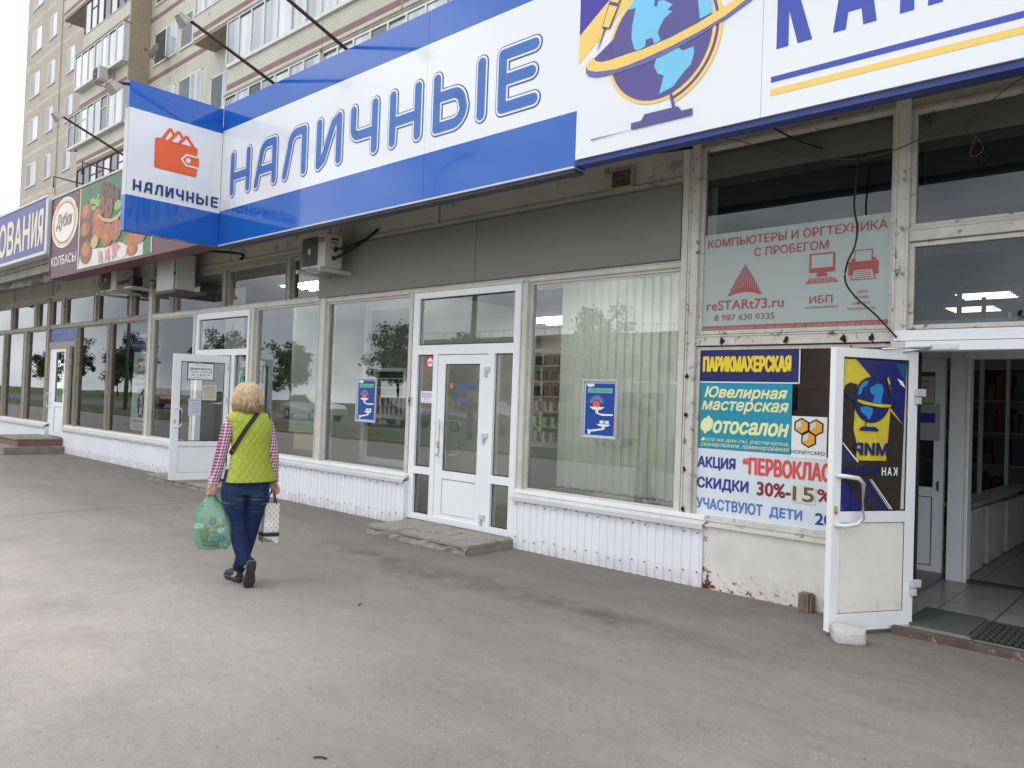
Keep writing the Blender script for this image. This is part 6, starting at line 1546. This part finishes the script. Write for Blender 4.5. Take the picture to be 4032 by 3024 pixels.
# jeans
k = NT('denim'); p, x, y, z = k.pos(True)
n0 = k.noise(p, 7, 6, .6); n9 = k.noise(p, 220, 2)
fade = k.math('MULTIPLY', k.ramp(k.noise(p, 5, 4), .40, .62), k.ramp(z, .52, .78))
sv = k.n('ShaderNodeCombineXYZ'); k.l(k.math('MULTIPLY', x, 5), sv.inputs[0]); k.l(k.math('MULTIPLY', y, 5), sv.inputs[1]); k.l(k.math('MULTIPLY', z, 34), sv.inputs[2])
whisk = k.ramp(k.noise(sv.outputs[0], 1.0, 3), .56, .70)
wz = k.math('MULTIPLY', k.ramp(z, .56, .66), k.ramp(z, .80, .72))
c = k.mix(k.ramp(n0, .3, .7), lin((22, 38, 70)), lin((31, 52, 90)))
c = k.mix(k.math('MULTIPLY', fade, .55), c, lin((66, 88, 116)))
c = k.mix(k.math('MULTIPLY', k.math('MULTIPLY', whisk, wz), .55), c, lin((128, 150, 176)))
c = k.mix(k.ramp(n9, .35, .65, 0, .3), c, lin((20, 32, 60)))
k.base(c, .85, .25); k.bump(k.math('ADD', k.math('MULTIPLY', k.noise(sv.outputs[0], .8, 3), 1.2), k.math('MULTIPLY', n0, .6)), .55, .02)
b = PB()
b.loft([ring((.022, .0, z), w, d, 24, 2.3) for z, w, d in ((.74, .175, .115), (.80, .188, .128), (.86, .184, .122), (.94, .165, .11))])
blobr(b, (-.055, -.055, .80), (.088, .085, .095)); blobr(b, (.10, -.035, .80), (.088, .085, .095))
limb(b, [(-.070, -.01, .84), (-.076, -.008, .72), (-.044, .015, .50), (.006, -.062, .29), (.052, -.118, .178)], [(.098, .108), (.098, .102), (.070, .074), (.061, .068), (.046, .060)], 18)
limb(b, [(.108, .02, .84), (.112, .03, .72), (.080, .072, .50), (.036, .085, .29), (-.016, .075, .088)], [(.094, .108), (.092, .102), (.068, .074), (.062, .066), (.048, .060)], 18)
r = random.Random(3)
for (cx, cy, cz) in ((-.07, -.085, .69), (-.06, -.08, .655), (-.045, -.05, .50), (-.04, -.05, .475), (.11, -.06, .68), (.09, .01, .50), (.0, -.115, .30), (-.01, .02, .14), (.02, .02, .16)):
    limb(b, [(cx-.06, cy+.02, cz+r.uniform(-.02, .02)), (cx, cy-.008, cz), (cx+.06, cy+.02, cz+r.uniform(-.02, .03))], [(.004, .004), (.010, .009), (.004, .004)], 8)
je = remesh(b.build('jeans', k.m, wo_), .0065, 3)
# shirt sleeves and body: magenta and white check
k = NT('plaid_shirt'); p, x, y, z = k.pos(True)
u = k.math('ADD', k.math('ADD', x, k.math('MULTIPLY', y, .75)), k.math('MULTIPLY', z, -.12))
def bandw(v, per, lo, hi): return k.ramp(k.math('PINGPONG', v, per/2), per*lo, per*hi)
hs = bandw(z, .026, .19, .25); vs = bandw(u, .024, .19, .25)
fine_h = bandw(k.math('ADD', z, .013), .026, .46, .49)
c = k.mix(k.math('MULTIPLY', k.math('ADD', hs, vs), .5), lin((226, 210, 224)), lin((136, 48, 94)))
c = k.mix(k.math('MULTIPLY', fine_h, .4), c, lin((120, 60, 130)))
k.base(c, .9, .2); k.bump(k.noise(p, 16, 4), .5, .012)
b = PB()
limb(b, [(-.075, -.045, 1.335), (-.122, -.05, 1.325), ELL, (-.214, -.02, .905), (-.226, -.006, .845)], [(.050, .055), (.055, .058), (.047, .050), (.044, .044), (.043, .042)], 18)
limb(b, [(.115, .045, 1.33), (.168, .05, 1.31), ELR, (.232, .075, .905), (.236, .084, .845)], [(.050, .055), (.052, .058), (.046, .048), (.042, .042), (.039, .040)], 18)
b.loft([ring((.02, 0, z), w, d, 20, 2.2) for z, w, d in ((.98, .125, .10), (1.15, .128, .10), (1.30, .14, .10), (1.37, .12, .085), (1.405, .07, .07))])
r = random.Random(5)
for S, E_, Wq in ((SHL, ELL, WRL), (SHR, ELR, WRR)):
    for i in range(7):
        t = .30+.085*i; c_ = Vector(S).lerp(Vector(E_), t/.5) if t < .5 else Vector(E_).lerp(Vector(Wq), (t-.5)/.5); a = r.uniform(-1, 1)
        limb(b, [c_+Vector((-.047, -.012, a*.018)), c_+Vector((0, -.047, -a*.006)), c_+Vector((.047, -.012, -a*.018))], [(.003, .003), (.008, .007), (.003, .003)], 8)
remesh(b.build('shirt', k.m, wo_), .0062, 2)
b = PB(); 
for c_, ax in (((-.227, -.005, .838), (-.05, .03, -.24)), ((.236, .085, .838), (.02, .01, -.24))): b.loft([ring(Vector(c_)+Vector((0, 0, dz)), .044 if c_[0] < 0 else .041, .043, 18) for dz in (-.012, .045)], 0, True, False); b.loft([ring(Vector(c_)+Vector((0, 0, dz)), .040, .039, 18) for dz in (-.012, .03)], 0, True, False)
b.build('cuff', MATS['plaid_shirt'], wo_)
# quilted vest
k = NT('quilted_lime'); p, x, y, z = k.pos(True)
ux = k.math('ADD', x, k.math('MULTIPLY', y, .35))
def dline(sl): 
    v = k.math('ADD', z, k.math('MULTIPLY', ux, sl)); return k.math('PINGPONG', v, .042)
l1, l2 = dline(1.35), dline(-1.35)
seamh = k.math('MULTIPLY', k.ramp(k.math('PINGPONG', k.math('ADD', z, -.02), .055), 0, .006), 1.0)
puff = k.math('MINIMUM', k.ramp(l1, .0, .016), k.ramp(l2, .0, .016))
puff = k.math('POWER', puff, .55)
c = k.mix(k.ramp(k.noise(p, 9, 5), .3, .7), lin((160, 172, 58)), lin((176, 187, 72)))
c = k.mix(k.ramp(puff, .3, .08, 0, .12), c, lin((120, 136, 28)))
k.base(c, .5, .35); k.bump(k.math('ADD', puff, k.math('MULTIPLY', k.noise(p, 11, 5), 1.8)), .42, .014)
VR = [(.842, .060, .200, .158, .010), (.90, .056, .186, .150, .006), (.98, .048, .164, .136, .0), (1.09, .041, .150, .126, -.004), (1.18, .048, .152, .124, -.006), (1.27, .052, .160, .120, -.006), (1.33, .036, .172, .116, -.004), (1.365, .018, .180, .110, .0), (1.388, .014, .172, .098, .004), (1.404, .012, .142, .086, .008), (1.417, .010, .100, .078, .012), (1.428, .008, .068, .068, .016), (1.455, .006, .060, .064, .022)]
def vring(i, g=0.):
    z, cx, w, d, cy = VR[i]; R_ = ring((cx, cy, z), w+g, d+g, 40, 2.35)
    for q in R_:     # shoulders turned: the left one is nearer
        q.y += (q.x-cx)*.30
    return R_
b = PB()
b.loft([vring(i) for i in range(len(VR))], 0, True, False)
b.loft([vring(i, -.008) for i in range(len(VR)-1, -1, -1)], 0, True, False)
ve = b.build('vest', k.m, wo_)
s_ = ve.modifiers.new('s', 'SUBSURF'); s_.levels = 1; s_.render_levels = 2
b = PB()
R0 = vring(0, .003); b.tube(R0+[R0[0]], .0055, 6)
for S, sx in ((SHL, -1), (SHR, 1)):        # bound armholes
    pts = []
    cy0 = -.045 if sx < 0 else .05
    for i in range(22):
        a = i*2*math.pi/21; zz = 1.322+.078*math.sin(a); yy = cy0+.066*math.cos(a); xx = (-.118 if sx < 0 else .190)+sx*-.020*(1-math.sin(a))*.5+ (.026 if sx < 0 else -.01)*(1 if math.sin(a) < -.2 else 0)*0
        pts.append((xx-sx*.008, yy, zz))
    b.tube(pts, .0068, 6)
b.build('vest_binding', mat('binding_black', lin((18, 18, 22)), .7, .1, 9), wo_)
# cross-body strap lying on the back of the vest
def back_y(x, z):
    for i in range(len(VR)-1):
        if VR[i][0] <= z <= VR[i+1][0]:
            t = (z-VR[i][0])/(VR[i+1][0]-VR[i][0]); cx, w, d, cy = [VR[i][j]+(VR[i+1][j]-VR[i][j])*t for j in (1, 2, 3, 4)]
            q = max(0, 1-min(1, abs((x-cx)/w))**2.35)**(1/2.35)
            return cy-d*q+(x-cx)*.30
    return 0
b = PB(); n = 18; A, B_ = [], []
for i in range(n+1):
    t = i/n; x, z = .088+(-.114-.088)*t, 1.412+(1.072-1.412)*t+.012*math.sin(t*math.pi)
    for arr, o in ((A, .0145), (B_, -.0145)):
        xx, zz = x+o*.85, z-o*.52; arr.append((xx, back_y(xx, zz)-.012, zz))
for i in range(n): b.poly([A[i], A[i+1], B_[i+1], B_[i]]); b.poly([(q[0], q[1]+.003, q[2]) for q in (A[i], A[i+1], B_[i+1], B_[i])])
b.tube([(p_[0], p_[1], p_[2]) for p_ in A], .0025, 5); b.tube([(p_[0], p_[1], p_[2]) for p_ in B_], .0025, 5)
b.build('bag_strap', M_black, wo_)
# hair: a rounded bob with locks
k = NT('blond_hair'); p, x, y, z = k.pos(True)
sv = k.n('ShaderNodeCombineXYZ'); k.l(k.math('MULTIPLY', x, 60), sv.inputs[0]); k.l(k.math('MULTIPLY', y, 60), sv.inputs[1]); k.l(k.math('MULTIPLY', z, 9), sv.inputs[2])
st = k.noise(sv.outputs[0], 1.6, 5, .6)
c = k.mix(k.ramp(st, .32, .68), lin((164, 134, 100)), lin((226, 204, 168)))
c = k.mix(k.ramp(z, 1.50, 1.43, 0, .35), c, lin((158, 112, 74)))
k.base(c, .45, .4); k.bump(st, .6, .01)
HR = [(1.662, .012, .012, .03), (1.655, .042, .048, .025), (1.635, .072, .082, .02), (1.605, .094, .102, .015), (1.57, .105, .110, .010), (1.53, .113, .113, .006), (1.49, .117, .112, .002), (1.455, .112, .104, .0), (1.425, .098, .088, .002), (1.412, .082, .072, .008)]
b = PB(); r = random.Random(12)
rings = []
for i, (z, w, d, cy) in enumerate(HR):
    R_ = ring((.004+.004*math.sin(i), cy, z), w, d, 30, 2.15)
    for j, q in enumerate(R_):
        q += Vector((r.uniform(-1, 1), r.uniform(-1, 1), 0))*.0025
        if i >= 7: q.z += .010*math.sin(j*1.7)+r.uniform(-.008, .008)
        if q.y > cy+.03 and i > 2: q.y = cy+.03+(q.y-cy-.03)*.35          # open at the face
    rings.append(R_)
b.loft(rings, 0, True)
for i in range(300):      # locks running from the crown to the ends
    a = r.uniform(math.radians(160), math.radians(380)); sw = r.uniform(-.25, .25); pts, rad = [], []
    k0 = r.choice((1, 1, 2, 3)); k1 = r.choice((8, 9, 9, 9)); wob = r.uniform(-.006, .010)
    for j in range(k0, k1+1):
        z, w, d, cy = HR[j]; t = (j-k0)/(k1-k0); aa = a+sw*t+.05*math.sin(j*1.3+i)
        flick = .016*max(0, t-.75)*4*r.uniform(-.7, 1)+.0015*math.sin(j*1.2+i*1.7)
        pts.append((.004+(w+.002+wob*t+flick)*math.cos(aa), cy+(d+.002+wob*t+flick)*math.sin(aa), z-(.004+(.014*((i*37) % 10)/10 if k1 == 9 else 0))*t)); rad.append((.0050 if i % 3 else .0026)*(1-.75*t**2))
    b.tube(pts, rad, 5)
b.build('hair', k.m, wo_)
# shoes
M_shoe = mat('shoe_navy', lin((34, 40, 54)), .55, .15, 25, bump=.2, bscale=120)
M_sole = mat('shoe_sole', lin((58, 54, 50)), .75, .2, 20, bump=.4, bscale=90)
def shoe(M):
    """local: x across, y towards the toe, z up; heel at the origin"""
    prof = [(-.012, .022), (.005, .031), (.04, .034), (.08, .030), (.12, .036), (.16, .042), (.195, .038), (.22, .024), (.232, .006)]
    so = MB(); so.xf = M; up = MB(); up.xf = M
    def outline(g, z):
        L_ = [(-w-g, y, z) for y, w in prof]; return L_+[(w+g, y, z) for y, w in reversed(prof)]
    so.loft([outline(.001, 0), outline(.004, .010), outline(.003, .026)], 0, False)
    so.box(-.026, .026, -.010, .062, -.016, -.0005)
    for i in range(9): so.box(-.026, .026, .075+i*.015, .083+i*.015, -.003, -.0005)
    R_ = []
    for y, w, h in ((-.012, .022, .062), (.01, .030, .066), (.045, .033, .062), (.08, .031, .058), (.12, .036, .060), (.16, .040, .052), (.20, .036, .040), (.226, .022, .026)):
        R_.append([(w*math.cos(a)*1.0, y, .024+max(0, math.sin(a))*h) for a in [math.pi*j/10 for j in range(11)]])
    up.loft(R_, 0, True)
    sd_ = MB(); sd_.xf = M; o_ = outline(.0045, .024); sd_.tube(o_+[o_[0]], .002, 5)
    u_ = up.build('shoe', M_shoe, wo_); so.build('sole', M_sole, u_); sd_.build('welt_stitch', mat('stitch_grey', lin((132, 134, 140)), .7, .1, 9), u_)
def axes(o, x, y, z): return PM @ Matrix(((x[0], y[0], z[0], o[0]), (x[1], y[1], z[1], o[1]), (x[2], y[2], z[2], o[2]), (0, 0, 0, 1)))
a = math.radians(29)
shoe(axes((.002, .045, .016), (math.cos(a), math.sin(a), 0), (-math.sin(a), math.cos(a), 0), (0, 0, 1)))
t_ = math.radians(-76); yv = Vector((-.10, math.cos(t_), math.sin(t_))).normalized(); xv = Vector((1, .10, .06)).normalized(); xv = (xv-yv*xv.dot(yv)).normalized(); zv = xv.cross(yv)
shoe(axes((.090, -.205, .208), xv, yv, zv))

# ---- green carrier bag in the left hand
def bagmat(name, col):
    k = NT(name); k.t.nodes.remove(k.b); p, x, y, z = k.pos(True)
    tr = k.n('ShaderNodeBsdfTransparent'); tr.inputs[0].default_value = (*lin((206, 240, 224)), 1)
    df_ = k.n('ShaderNodeBsdfDiffuse'); df_.inputs[0].default_value = (*col, 1); tl = k.n('ShaderNodeBsdfTranslucent'); tl.inputs[0].default_value = (*col, 1); gl = k.n('ShaderNodeBsdfGlossy'); gl.inputs['Roughness'].default_value = .22
    sv = k.n('ShaderNodeCombineXYZ'); k.l(k.math('MULTIPLY', x, 34), sv.inputs[0]); k.l(k.math('MULTIPLY', y, 34), sv.inputs[1]); k.l(k.math('MULTIPLY', z, 5), sv.inputs[2])
    bp = k.n('ShaderNodeBump'); k.set(bp, Strength=.7, Distance=.012); k.l(k.math('ADD', k.noise(sv.outputs[0], 1, 4), k.noise(p, 22, 4)), bp.inputs['Height'])
    for q in (df_, tl, gl): k.l(bp.outputs[0], q.inputs['Normal'])
    m1 = k.n('ShaderNodeMixShader'); m1.inputs[0].default_value = .45; k.l(df_.outputs[0], m1.inputs[1]); k.l(tl.outputs[0], m1.inputs[2])
    m2 = k.n('ShaderNodeMixShader'); m2.inputs[0].default_value = .70; k.l(m1.outputs[0], m2.inputs[1]); k.l(tr.outputs[0], m2.inputs[2])
    m3 = k.n('ShaderNodeMixShader'); m3.inputs[0].default_value = .09; k.l(m2.outputs[0], m3.inputs[1]); k.l(gl.outputs[0], m3.inputs[2])
    k.l(m3.outputs[0], k.o.inputs['Surface']); return k.m
M_gbag = bagmat('green_polythene', lin((178, 226, 204)))
def wp(x, y, z): return tuple(PM @ Vector((x, y, z)))
gb = thing('carrier_bag', 'full translucent green plastic bag hanging from the left hand of the woman', 'bag', wp(-.215, .0, .30), PA)
b = MB(); b.xf = PM; r = random.Random(4); rings = []
for z, cx, w, d in ((.302, -.215, .105, .05), (.325, -.212, .130, .075), (.39, -.210, .150, .092), (.46, -.213, .148, .095), (.54, -.222, .140, .088), (.60, -.232, .122, .074), (.645, -.238, .092, .055), (.685, -.240, .052, .034), (.715, -.242, .030, .018), (.735, -.243, .022, .012)):
    R_ = ring((cx, .005, z), w, d, 34, 2.4); am = .004+.010*max(0, (z-.5)/.25)
    for j, q in enumerate(R_):
        k_ = 1+(am/w)*math.sin(j*2.9+z*9)+r.uniform(-.02, .02)
        q.x = cx+(q.x-cx)*k_; q.y = .005+(q.y-.005)*k_
        if z < .31: q.z += .012*math.cos(j*.9)
    rings.append(R_)
b.loft(rings, 0, True, True)
b.build('bag_skin', M_gbag, gb)
b = MB(); b.xf = PM
for dx in (-.030, .018): b.tube([(-.243+dx*.5, .012, .71), (-.245+dx*.3, .016, .738), (-.246, .018, .752)], [.012, .009, .006], 8)
b.loft([ring((-.322, -.02, .610), .035, .03, 12), ring((-.348, -.02, .622), .018, .02, 12), ring((-.360, -.02, .628), .004, .01, 12)], 0, True); b.loft([ring((-.30, -.01, .635), .03, .03, 12), ring((-.285, .0, .69), .016, .014, 12), ring((-.255, .01, .74), .006, .006, 12)], 0, True)
b.build('bag_handle', M_gbag, gb)
b = MB(); b.xf = PM
b.text('ан', -.358, -.292, .468, .512, 0, 0, .05, fn=lambda x, z: (x, -.100+abs(x+.21)*.45, z)); b.build('bag_print', M_lwhite, gb)
for i, (nm, c, rr_, col, lab) in enumerate((('bread_loaf', (-.20, .0, .445), (.065, .045, .028), (206, 158, 96), 'tan loaf of bread inside the green carrier bag'), ('dark_packet', (-.225, -.02, .52), (.030, .03, .035), (44, 48, 56), 'dark round packet near the top inside the green carrier bag'), ('cream_packet', (-.165, .01, .505), (.05, .04, .035), (218, 196, 140), 'cream packet at the right inside the green carrier bag'), ('blue_packet', (-.175, -.02, .378), (.062, .045, .026), (70, 112, 170), 'blue packet low inside the green carrier bag'), ('green_packet', (-.22, .0, .335), (.085, .05, .028), (56, 92, 70), 'dark green packet at the bottom of the green carrier bag'), ('white_packet', (-.155, -.03, .445), (.04, .03, .026), (226, 230, 226), 'crumpled white packet in the middle of the green carrier bag'), ('olive_packet', (-.285, .0, .42), (.040, .04, .07), (120, 124, 72), 'olive packet at the left inside the green carrier bag'), ('lemon_pack', (-.150, -.045, .335), (.02, .016, .018), (222, 200, 70), 'small yellow pack at the bottom right of the green carrier bag'))):
    b = MB(); b.xf = PM; blobr(b, c, rr_, 10); b.xf = None
    r = random.Random(i); b.v = [(v[0]+r.uniform(-.004, .004), v[1]+r.uniform(-.004, .004), v[2]+r.uniform(-.004, .004)) for v in b.v]
    single(b, nm, mat('grocery_'+nm, lin(col), .5, .3, 40), lab, 'grocery', 'groceries inside the green carrier bag')
# ---- black and white lattice bag in the right hand
k = NT('lattice_paper'); p, x, y, z = k.pos(True)
u = k.math('ADD', x, k.math('MULTIPLY', y, .7))
d1 = k.math('PINGPONG', k.math('ADD', k.math('MULTIPLY', u, 1.15), z), .024); d2 = k.math('PINGPONG', k.math('SUBTRACT', k.math('MULTIPLY', u, 1.15), z), .024)
ln = k.math('MAXIMUM', k.ramp(d1, .0016, .0006), k.ramp(d2, .0016, .0006))
dt = k.ramp(k.math('MAXIMUM', d1, d2), .0052, .0042)
c = k.mix(k.ramp(k.noise(p, 9, 4), .3, .7), lin((230, 229, 226)), lin((206, 204, 200)))
c = k.mix(k.math('MULTIPLY', ln, .75), c, lin((60, 58, 62))); c = k.mix(dt, c, lin((44, 42, 46)))
k.base(c, .3, .5); k.bump(k.noise(p, 14, 5), .5, .015)
M_lat = k.m
lb = thing('paper_bag', 'white carrier bag with black lattice pattern hanging from the right hand of the woman', 'bag', wp(.22, .085, .33), PA)
LB = wm(lb)
b = MB(); b.xf = PM; r = random.Random(7)
def q4(z, g=0): 
    f = (z-.33)/.325
    return [(.135+.030*f, .13, z), (.172+.006*f, .035+.004*r.random(), z), (.293, .045, z), (.278, .15, z)]
zs = [.335+i*.04 for i in range(9)]
Q = [q4(z) for z in zs]
for i in range(8):
    for j in range(4): b.poly([Q[i][j], Q[i][(j+1) % 4], Q[i+1][(j+1) % 4], Q[i+1][j]])
b.poly(Q[0]); b.build('bag_skin', M_lat, lb)
b = MB(); b.xf = PM
g = [(x_-(.004 if x_ < .2 else -.002), y_-.004, 0) for x_, y_, _ in q4(.4)]
f4 = lambda z: [(g[0][0]-.005, g[0][1]-.004, z), (g[1][0]-.002, g[1][1]-.006, z), (g[2][0]+.003, g[2][1]-.006, z)]
A0, A1 = f4(.378), f4(.408)
for j in range(2): b.poly([A0[j], A0[j+1], A1[j+1], A1[j]], 0)
A0, A1 = f4(.4125), f4(.4155)
for j in range(2): b.poly([A0[j], A0[j+1], A1[j+1], A1[j]], 0)
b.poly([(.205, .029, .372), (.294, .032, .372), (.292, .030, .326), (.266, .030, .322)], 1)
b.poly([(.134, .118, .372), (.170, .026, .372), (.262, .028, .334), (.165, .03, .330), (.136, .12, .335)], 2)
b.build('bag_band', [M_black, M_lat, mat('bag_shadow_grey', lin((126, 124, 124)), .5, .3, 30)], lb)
b = MB(); b.xf = PM
for y0, x0, x1 in ((.045, .195, .268), (.125, .175, .255)):
    b.tube([(x0, y0, .645), (x0+.012, (y0+.085)/2, .71), (.236, .098, .752), (x1-.010, (y0+.085)/2, .71), (x1, y0, .645)], .0062, 6)
b.build('bag_handle', M_black, lb)

# ================================================================ ACROSS THE STREET (seen mirrored in the shop glass)
M_leaf = [mat('leaf_'+n_, lin(c), .6, .3, 1.2) for n_, c in (('dark', (58, 78, 40)), ('mid', (82, 104, 52)), ('light', (110, 130, 66)))]
M_bark = mat('bark', lin((84, 74, 64)), .9, .25, 8, bump=.5, bscale=20)
def tree(x, y, h, w, seed, label):
    t = thing('street_tree', label, 'tree', (x, y, 0), 0, 'leafy trees across the street')
    r = random.Random(seed); b = MB(); tops = []
    tr = [(x, y, 0), (x+.1, y, h*.25), (x+r.uniform(-.3, .3), y, h*.5), (x, y, h*.85)]
    b.tube(tr, [.22, .17, .12, .04], 8)
    for i in range(9):
        a = r.uniform(0, 6.28); z0 = h*r.uniform(.28, .7); e = Vector((x+math.cos(a)*w*r.uniform(.4, .9), y+math.sin(a)*w*r.uniform(.4, .9), z0+h*r.uniform(.08, .25))); b.tube([(x, y, z0), tuple((Vector((x, y, z0))+e)/2+Vector((0, 0, .2))), tuple(e)], [.09, .06, .02], 6); tops.append(e)
    b.build('trunk', M_bark, t)
    b = MB()
    cl = [tops[i % 9]+Vector((r.gauss(0, .5), r.gauss(0, .5), r.gauss(0, .6))) for i in range(18)]+[Vector((x+r.gauss(0, w*.38), y+r.gauss(0, w*.38), h*r.uniform(.38, 1.0))) for _ in range(26)]
    for c_ in cl:
        s = r.uniform(.5, 1.0); m = r.choice((0, 0, 1, 1, 2))
        for _ in range(105):
            p_ = c_+Vector((r.gauss(0, s*.5), r.gauss(0, s*.5), r.gauss(0, s*.42))); q = .15*r.uniform(.7, 1.4)
            d1_ = Vector((r.uniform(-1, 1), r.uniform(-1, 1), r.uniform(-1, 1))).normalized()*q; d2_ = Vector((r.uniform(-1, 1), r.uniform(-1, 1), r.uniform(-1, 1))).normalized()*q
            b.poly([p_-d1_, p_+d2_, p_+d1_, p_-d2_], m)
    b.build('crown', M_leaf, t)
    return t
TL = 'leafy tree across the street, mirrored in the shop windows'
t1 = tree(-22, -34, 7.2, 2.2, 1, TL); t2 = tree(-36, -36, 8.6, 2.8, 2, TL)
for i, (x, y, s, rz) in enumerate(((-5, -38, 0, 1.0), (-52, -37, 0, 2.0), (-64, -40, 1, 3.1), (-82, -38, 0, .4), (-93, -36, 1, 2.2), (-104, -38, 0, 4.0), (-116, -33, 1, .7), (-126, -35, 0, 1.6), (-138, -32, 1, 5.0), (-152, -33, 0, 2.7), (9, -36, 1, .3))): dup((t1, t2)[s], (x, y, 0), rz)
ob = thing('office_building', 'low pinkish office building across the street, mirrored in the glass over the centre door', 'building', (-30, -52, 0))
b = MB(); b.box(-75, -26, -62, -52, 0, 8.2); b.build('wall', mat('pinkish_brick', lin((202, 172, 154)), .9, .1, .4), ob)
b = MB(); b.box(-75.4, -25.6, -62.4, -51.6, 8.2, 8.6)
for i in range(25): b.box(-74+i*2, -73.95+i*2, -51.8, -51.75, 8.6, 9.4)
b.box(-75, -26, -51.8, -51.75, 9.36, 9.4); b.build('roof', M_concrete, ob)
for j in range(2):
    for i in range(12):
        b = MB(); b.box(-72+i*4, -70+i*4, -51.99, -51.95, 1.5+3.1*j, 3.3+3.1*j); b.build('window', M_dpane, ob)
for x, h in ((-20.3, 9.5), (-52, 9.5)):
    t = thing('street_lamp', 'tall grey street lamp across the street, mirrored in the shop glass', 'street lamp', (x, -7.5, 0), 0, 'street lamps mirrored in the glass')
    b = MB(); b.tube([(x, -7.5, 0), (x, -7.5, 5), (x, -7.5, h-.8)], [.12, .10, .08], 10); b.tube([(x, -7.5, h-.8), (x+.1, -7.5, h-.1), (x+1.3, -7.5, h+.25)], .05, 8); b.build('pole', mat('pole_grey', lin((128, 126, 122)), .8, .15, 3), t)
    b = MB(); b.loft([ring((x+1.2, -7.5, h+.2), .05, .05, 10, 2, None, (1, 0, .1)), ring((x+1.5, -7.5, h+.25), .14, .08, 10, 2, None, (1, 0, .1)), ring((x+1.95, -7.5, h+.28), .08, .05, 10, 2, None, (1, 0, .1))]); b.build('lamp_head', M_lamp, t)
def car(x, y, col, label, van=False, kind='parked_car'):
    t = thing(kind, label, 'minibus' if van else 'car', (x, y, 0), 0, None if van else 'cars on the street mirrored in the glass')
    M_p = mat('car_paint_'+col[0], lin(col[1]), .25, .04, 1, coat=.6)
    L2, W2 = (2.6, .98) if van else (2.1, .86)
    if van: pr = [(-L2, .35), (-L2, 1.9), (-L2+.15, 2.35), (L2-1.4, 2.35), (L2-.75, 1.3), (L2-.1, 1.05), (L2, .75), (L2, .35)]
    else: pr = [(-L2, .32), (-L2, .85), (-L2+.12, .98), (-L2+.55, 1.0), (-L2+1.0, 1.42), (.25, 1.45), (.95, 1.0), (L2-.25, .88), (L2, .68), (L2, .32)]
    secs = []
    for yy, ins in ((-W2, .10), (-W2+.06, 0), (W2-.06, 0), (W2, .10)):
        secs.append([(x+px2*(1-ins*.06), y+yy*(1 if pz2 < 1.0 else .86), pz2-(ins*.3 if pz2 > 1 else 0)) for px2, pz2 in pr])
    b = MB(); b.loft(secs, 0, False); b.build('body', M_p, t, .04)
    b = MB()
    for sy in (-1, 1):
        yy = y+sy*(W2*.87+.004 if not van else W2*.90+.01)
        if van:
            for a in range(3): b.xz([(x-L2+.5+a*1.05, 1.35), (x-L2+1.4+a*1.05, 1.35), (x-L2+1.4+a*1.05, 1.95), (x-L2+.5+a*1.05, 1.95)], yy)
        else: b.xz([(x-L2+.75, 1.02), (x+.72, 1.02), (x+.2, 1.36), (x-L2+1.1, 1.36)], yy)
    b.build('window', M_dpane, t)
    for wx in (-L2*.62, L2*.62):
        for sy in (-1, 1):
            b = MB(); b.tube([(x+wx, y+sy*(W2-.2), .31), (x+wx, y+sy*(W2+.02), .31)], .31, 18, 0, False); w_ = b.build('wheel', M_black, t)
            b = MB(); b.tube([(x+wx, y+sy*(W2+.02), .31), (x+wx, y+sy*(W2+.03), .31)], .19, 14, 0, False); b.build('rim', M_chrome, w_)
    return t
car(-14.6, -11.0, ('white', (222, 222, 220)), 'white minibus on the street, mirrored in the pane with the blinds', True, 'minibus')
car(-24.0, -12.4, ('silver', (176, 178, 182)), 'silver car on the street, mirrored left of the centre door'); car(-30.5, -12.3, ('dark', (58, 62, 70)), 'dark car on the street, mirrored in the centre left pane'); car(-38, -12.4, ('pale', (206, 208, 208)), 'pale car on the street, mirrored behind the walking woman'); car(-58, -12.2, ('red', (140, 48, 44)), 'red car on the street, mirrored in the far panes')
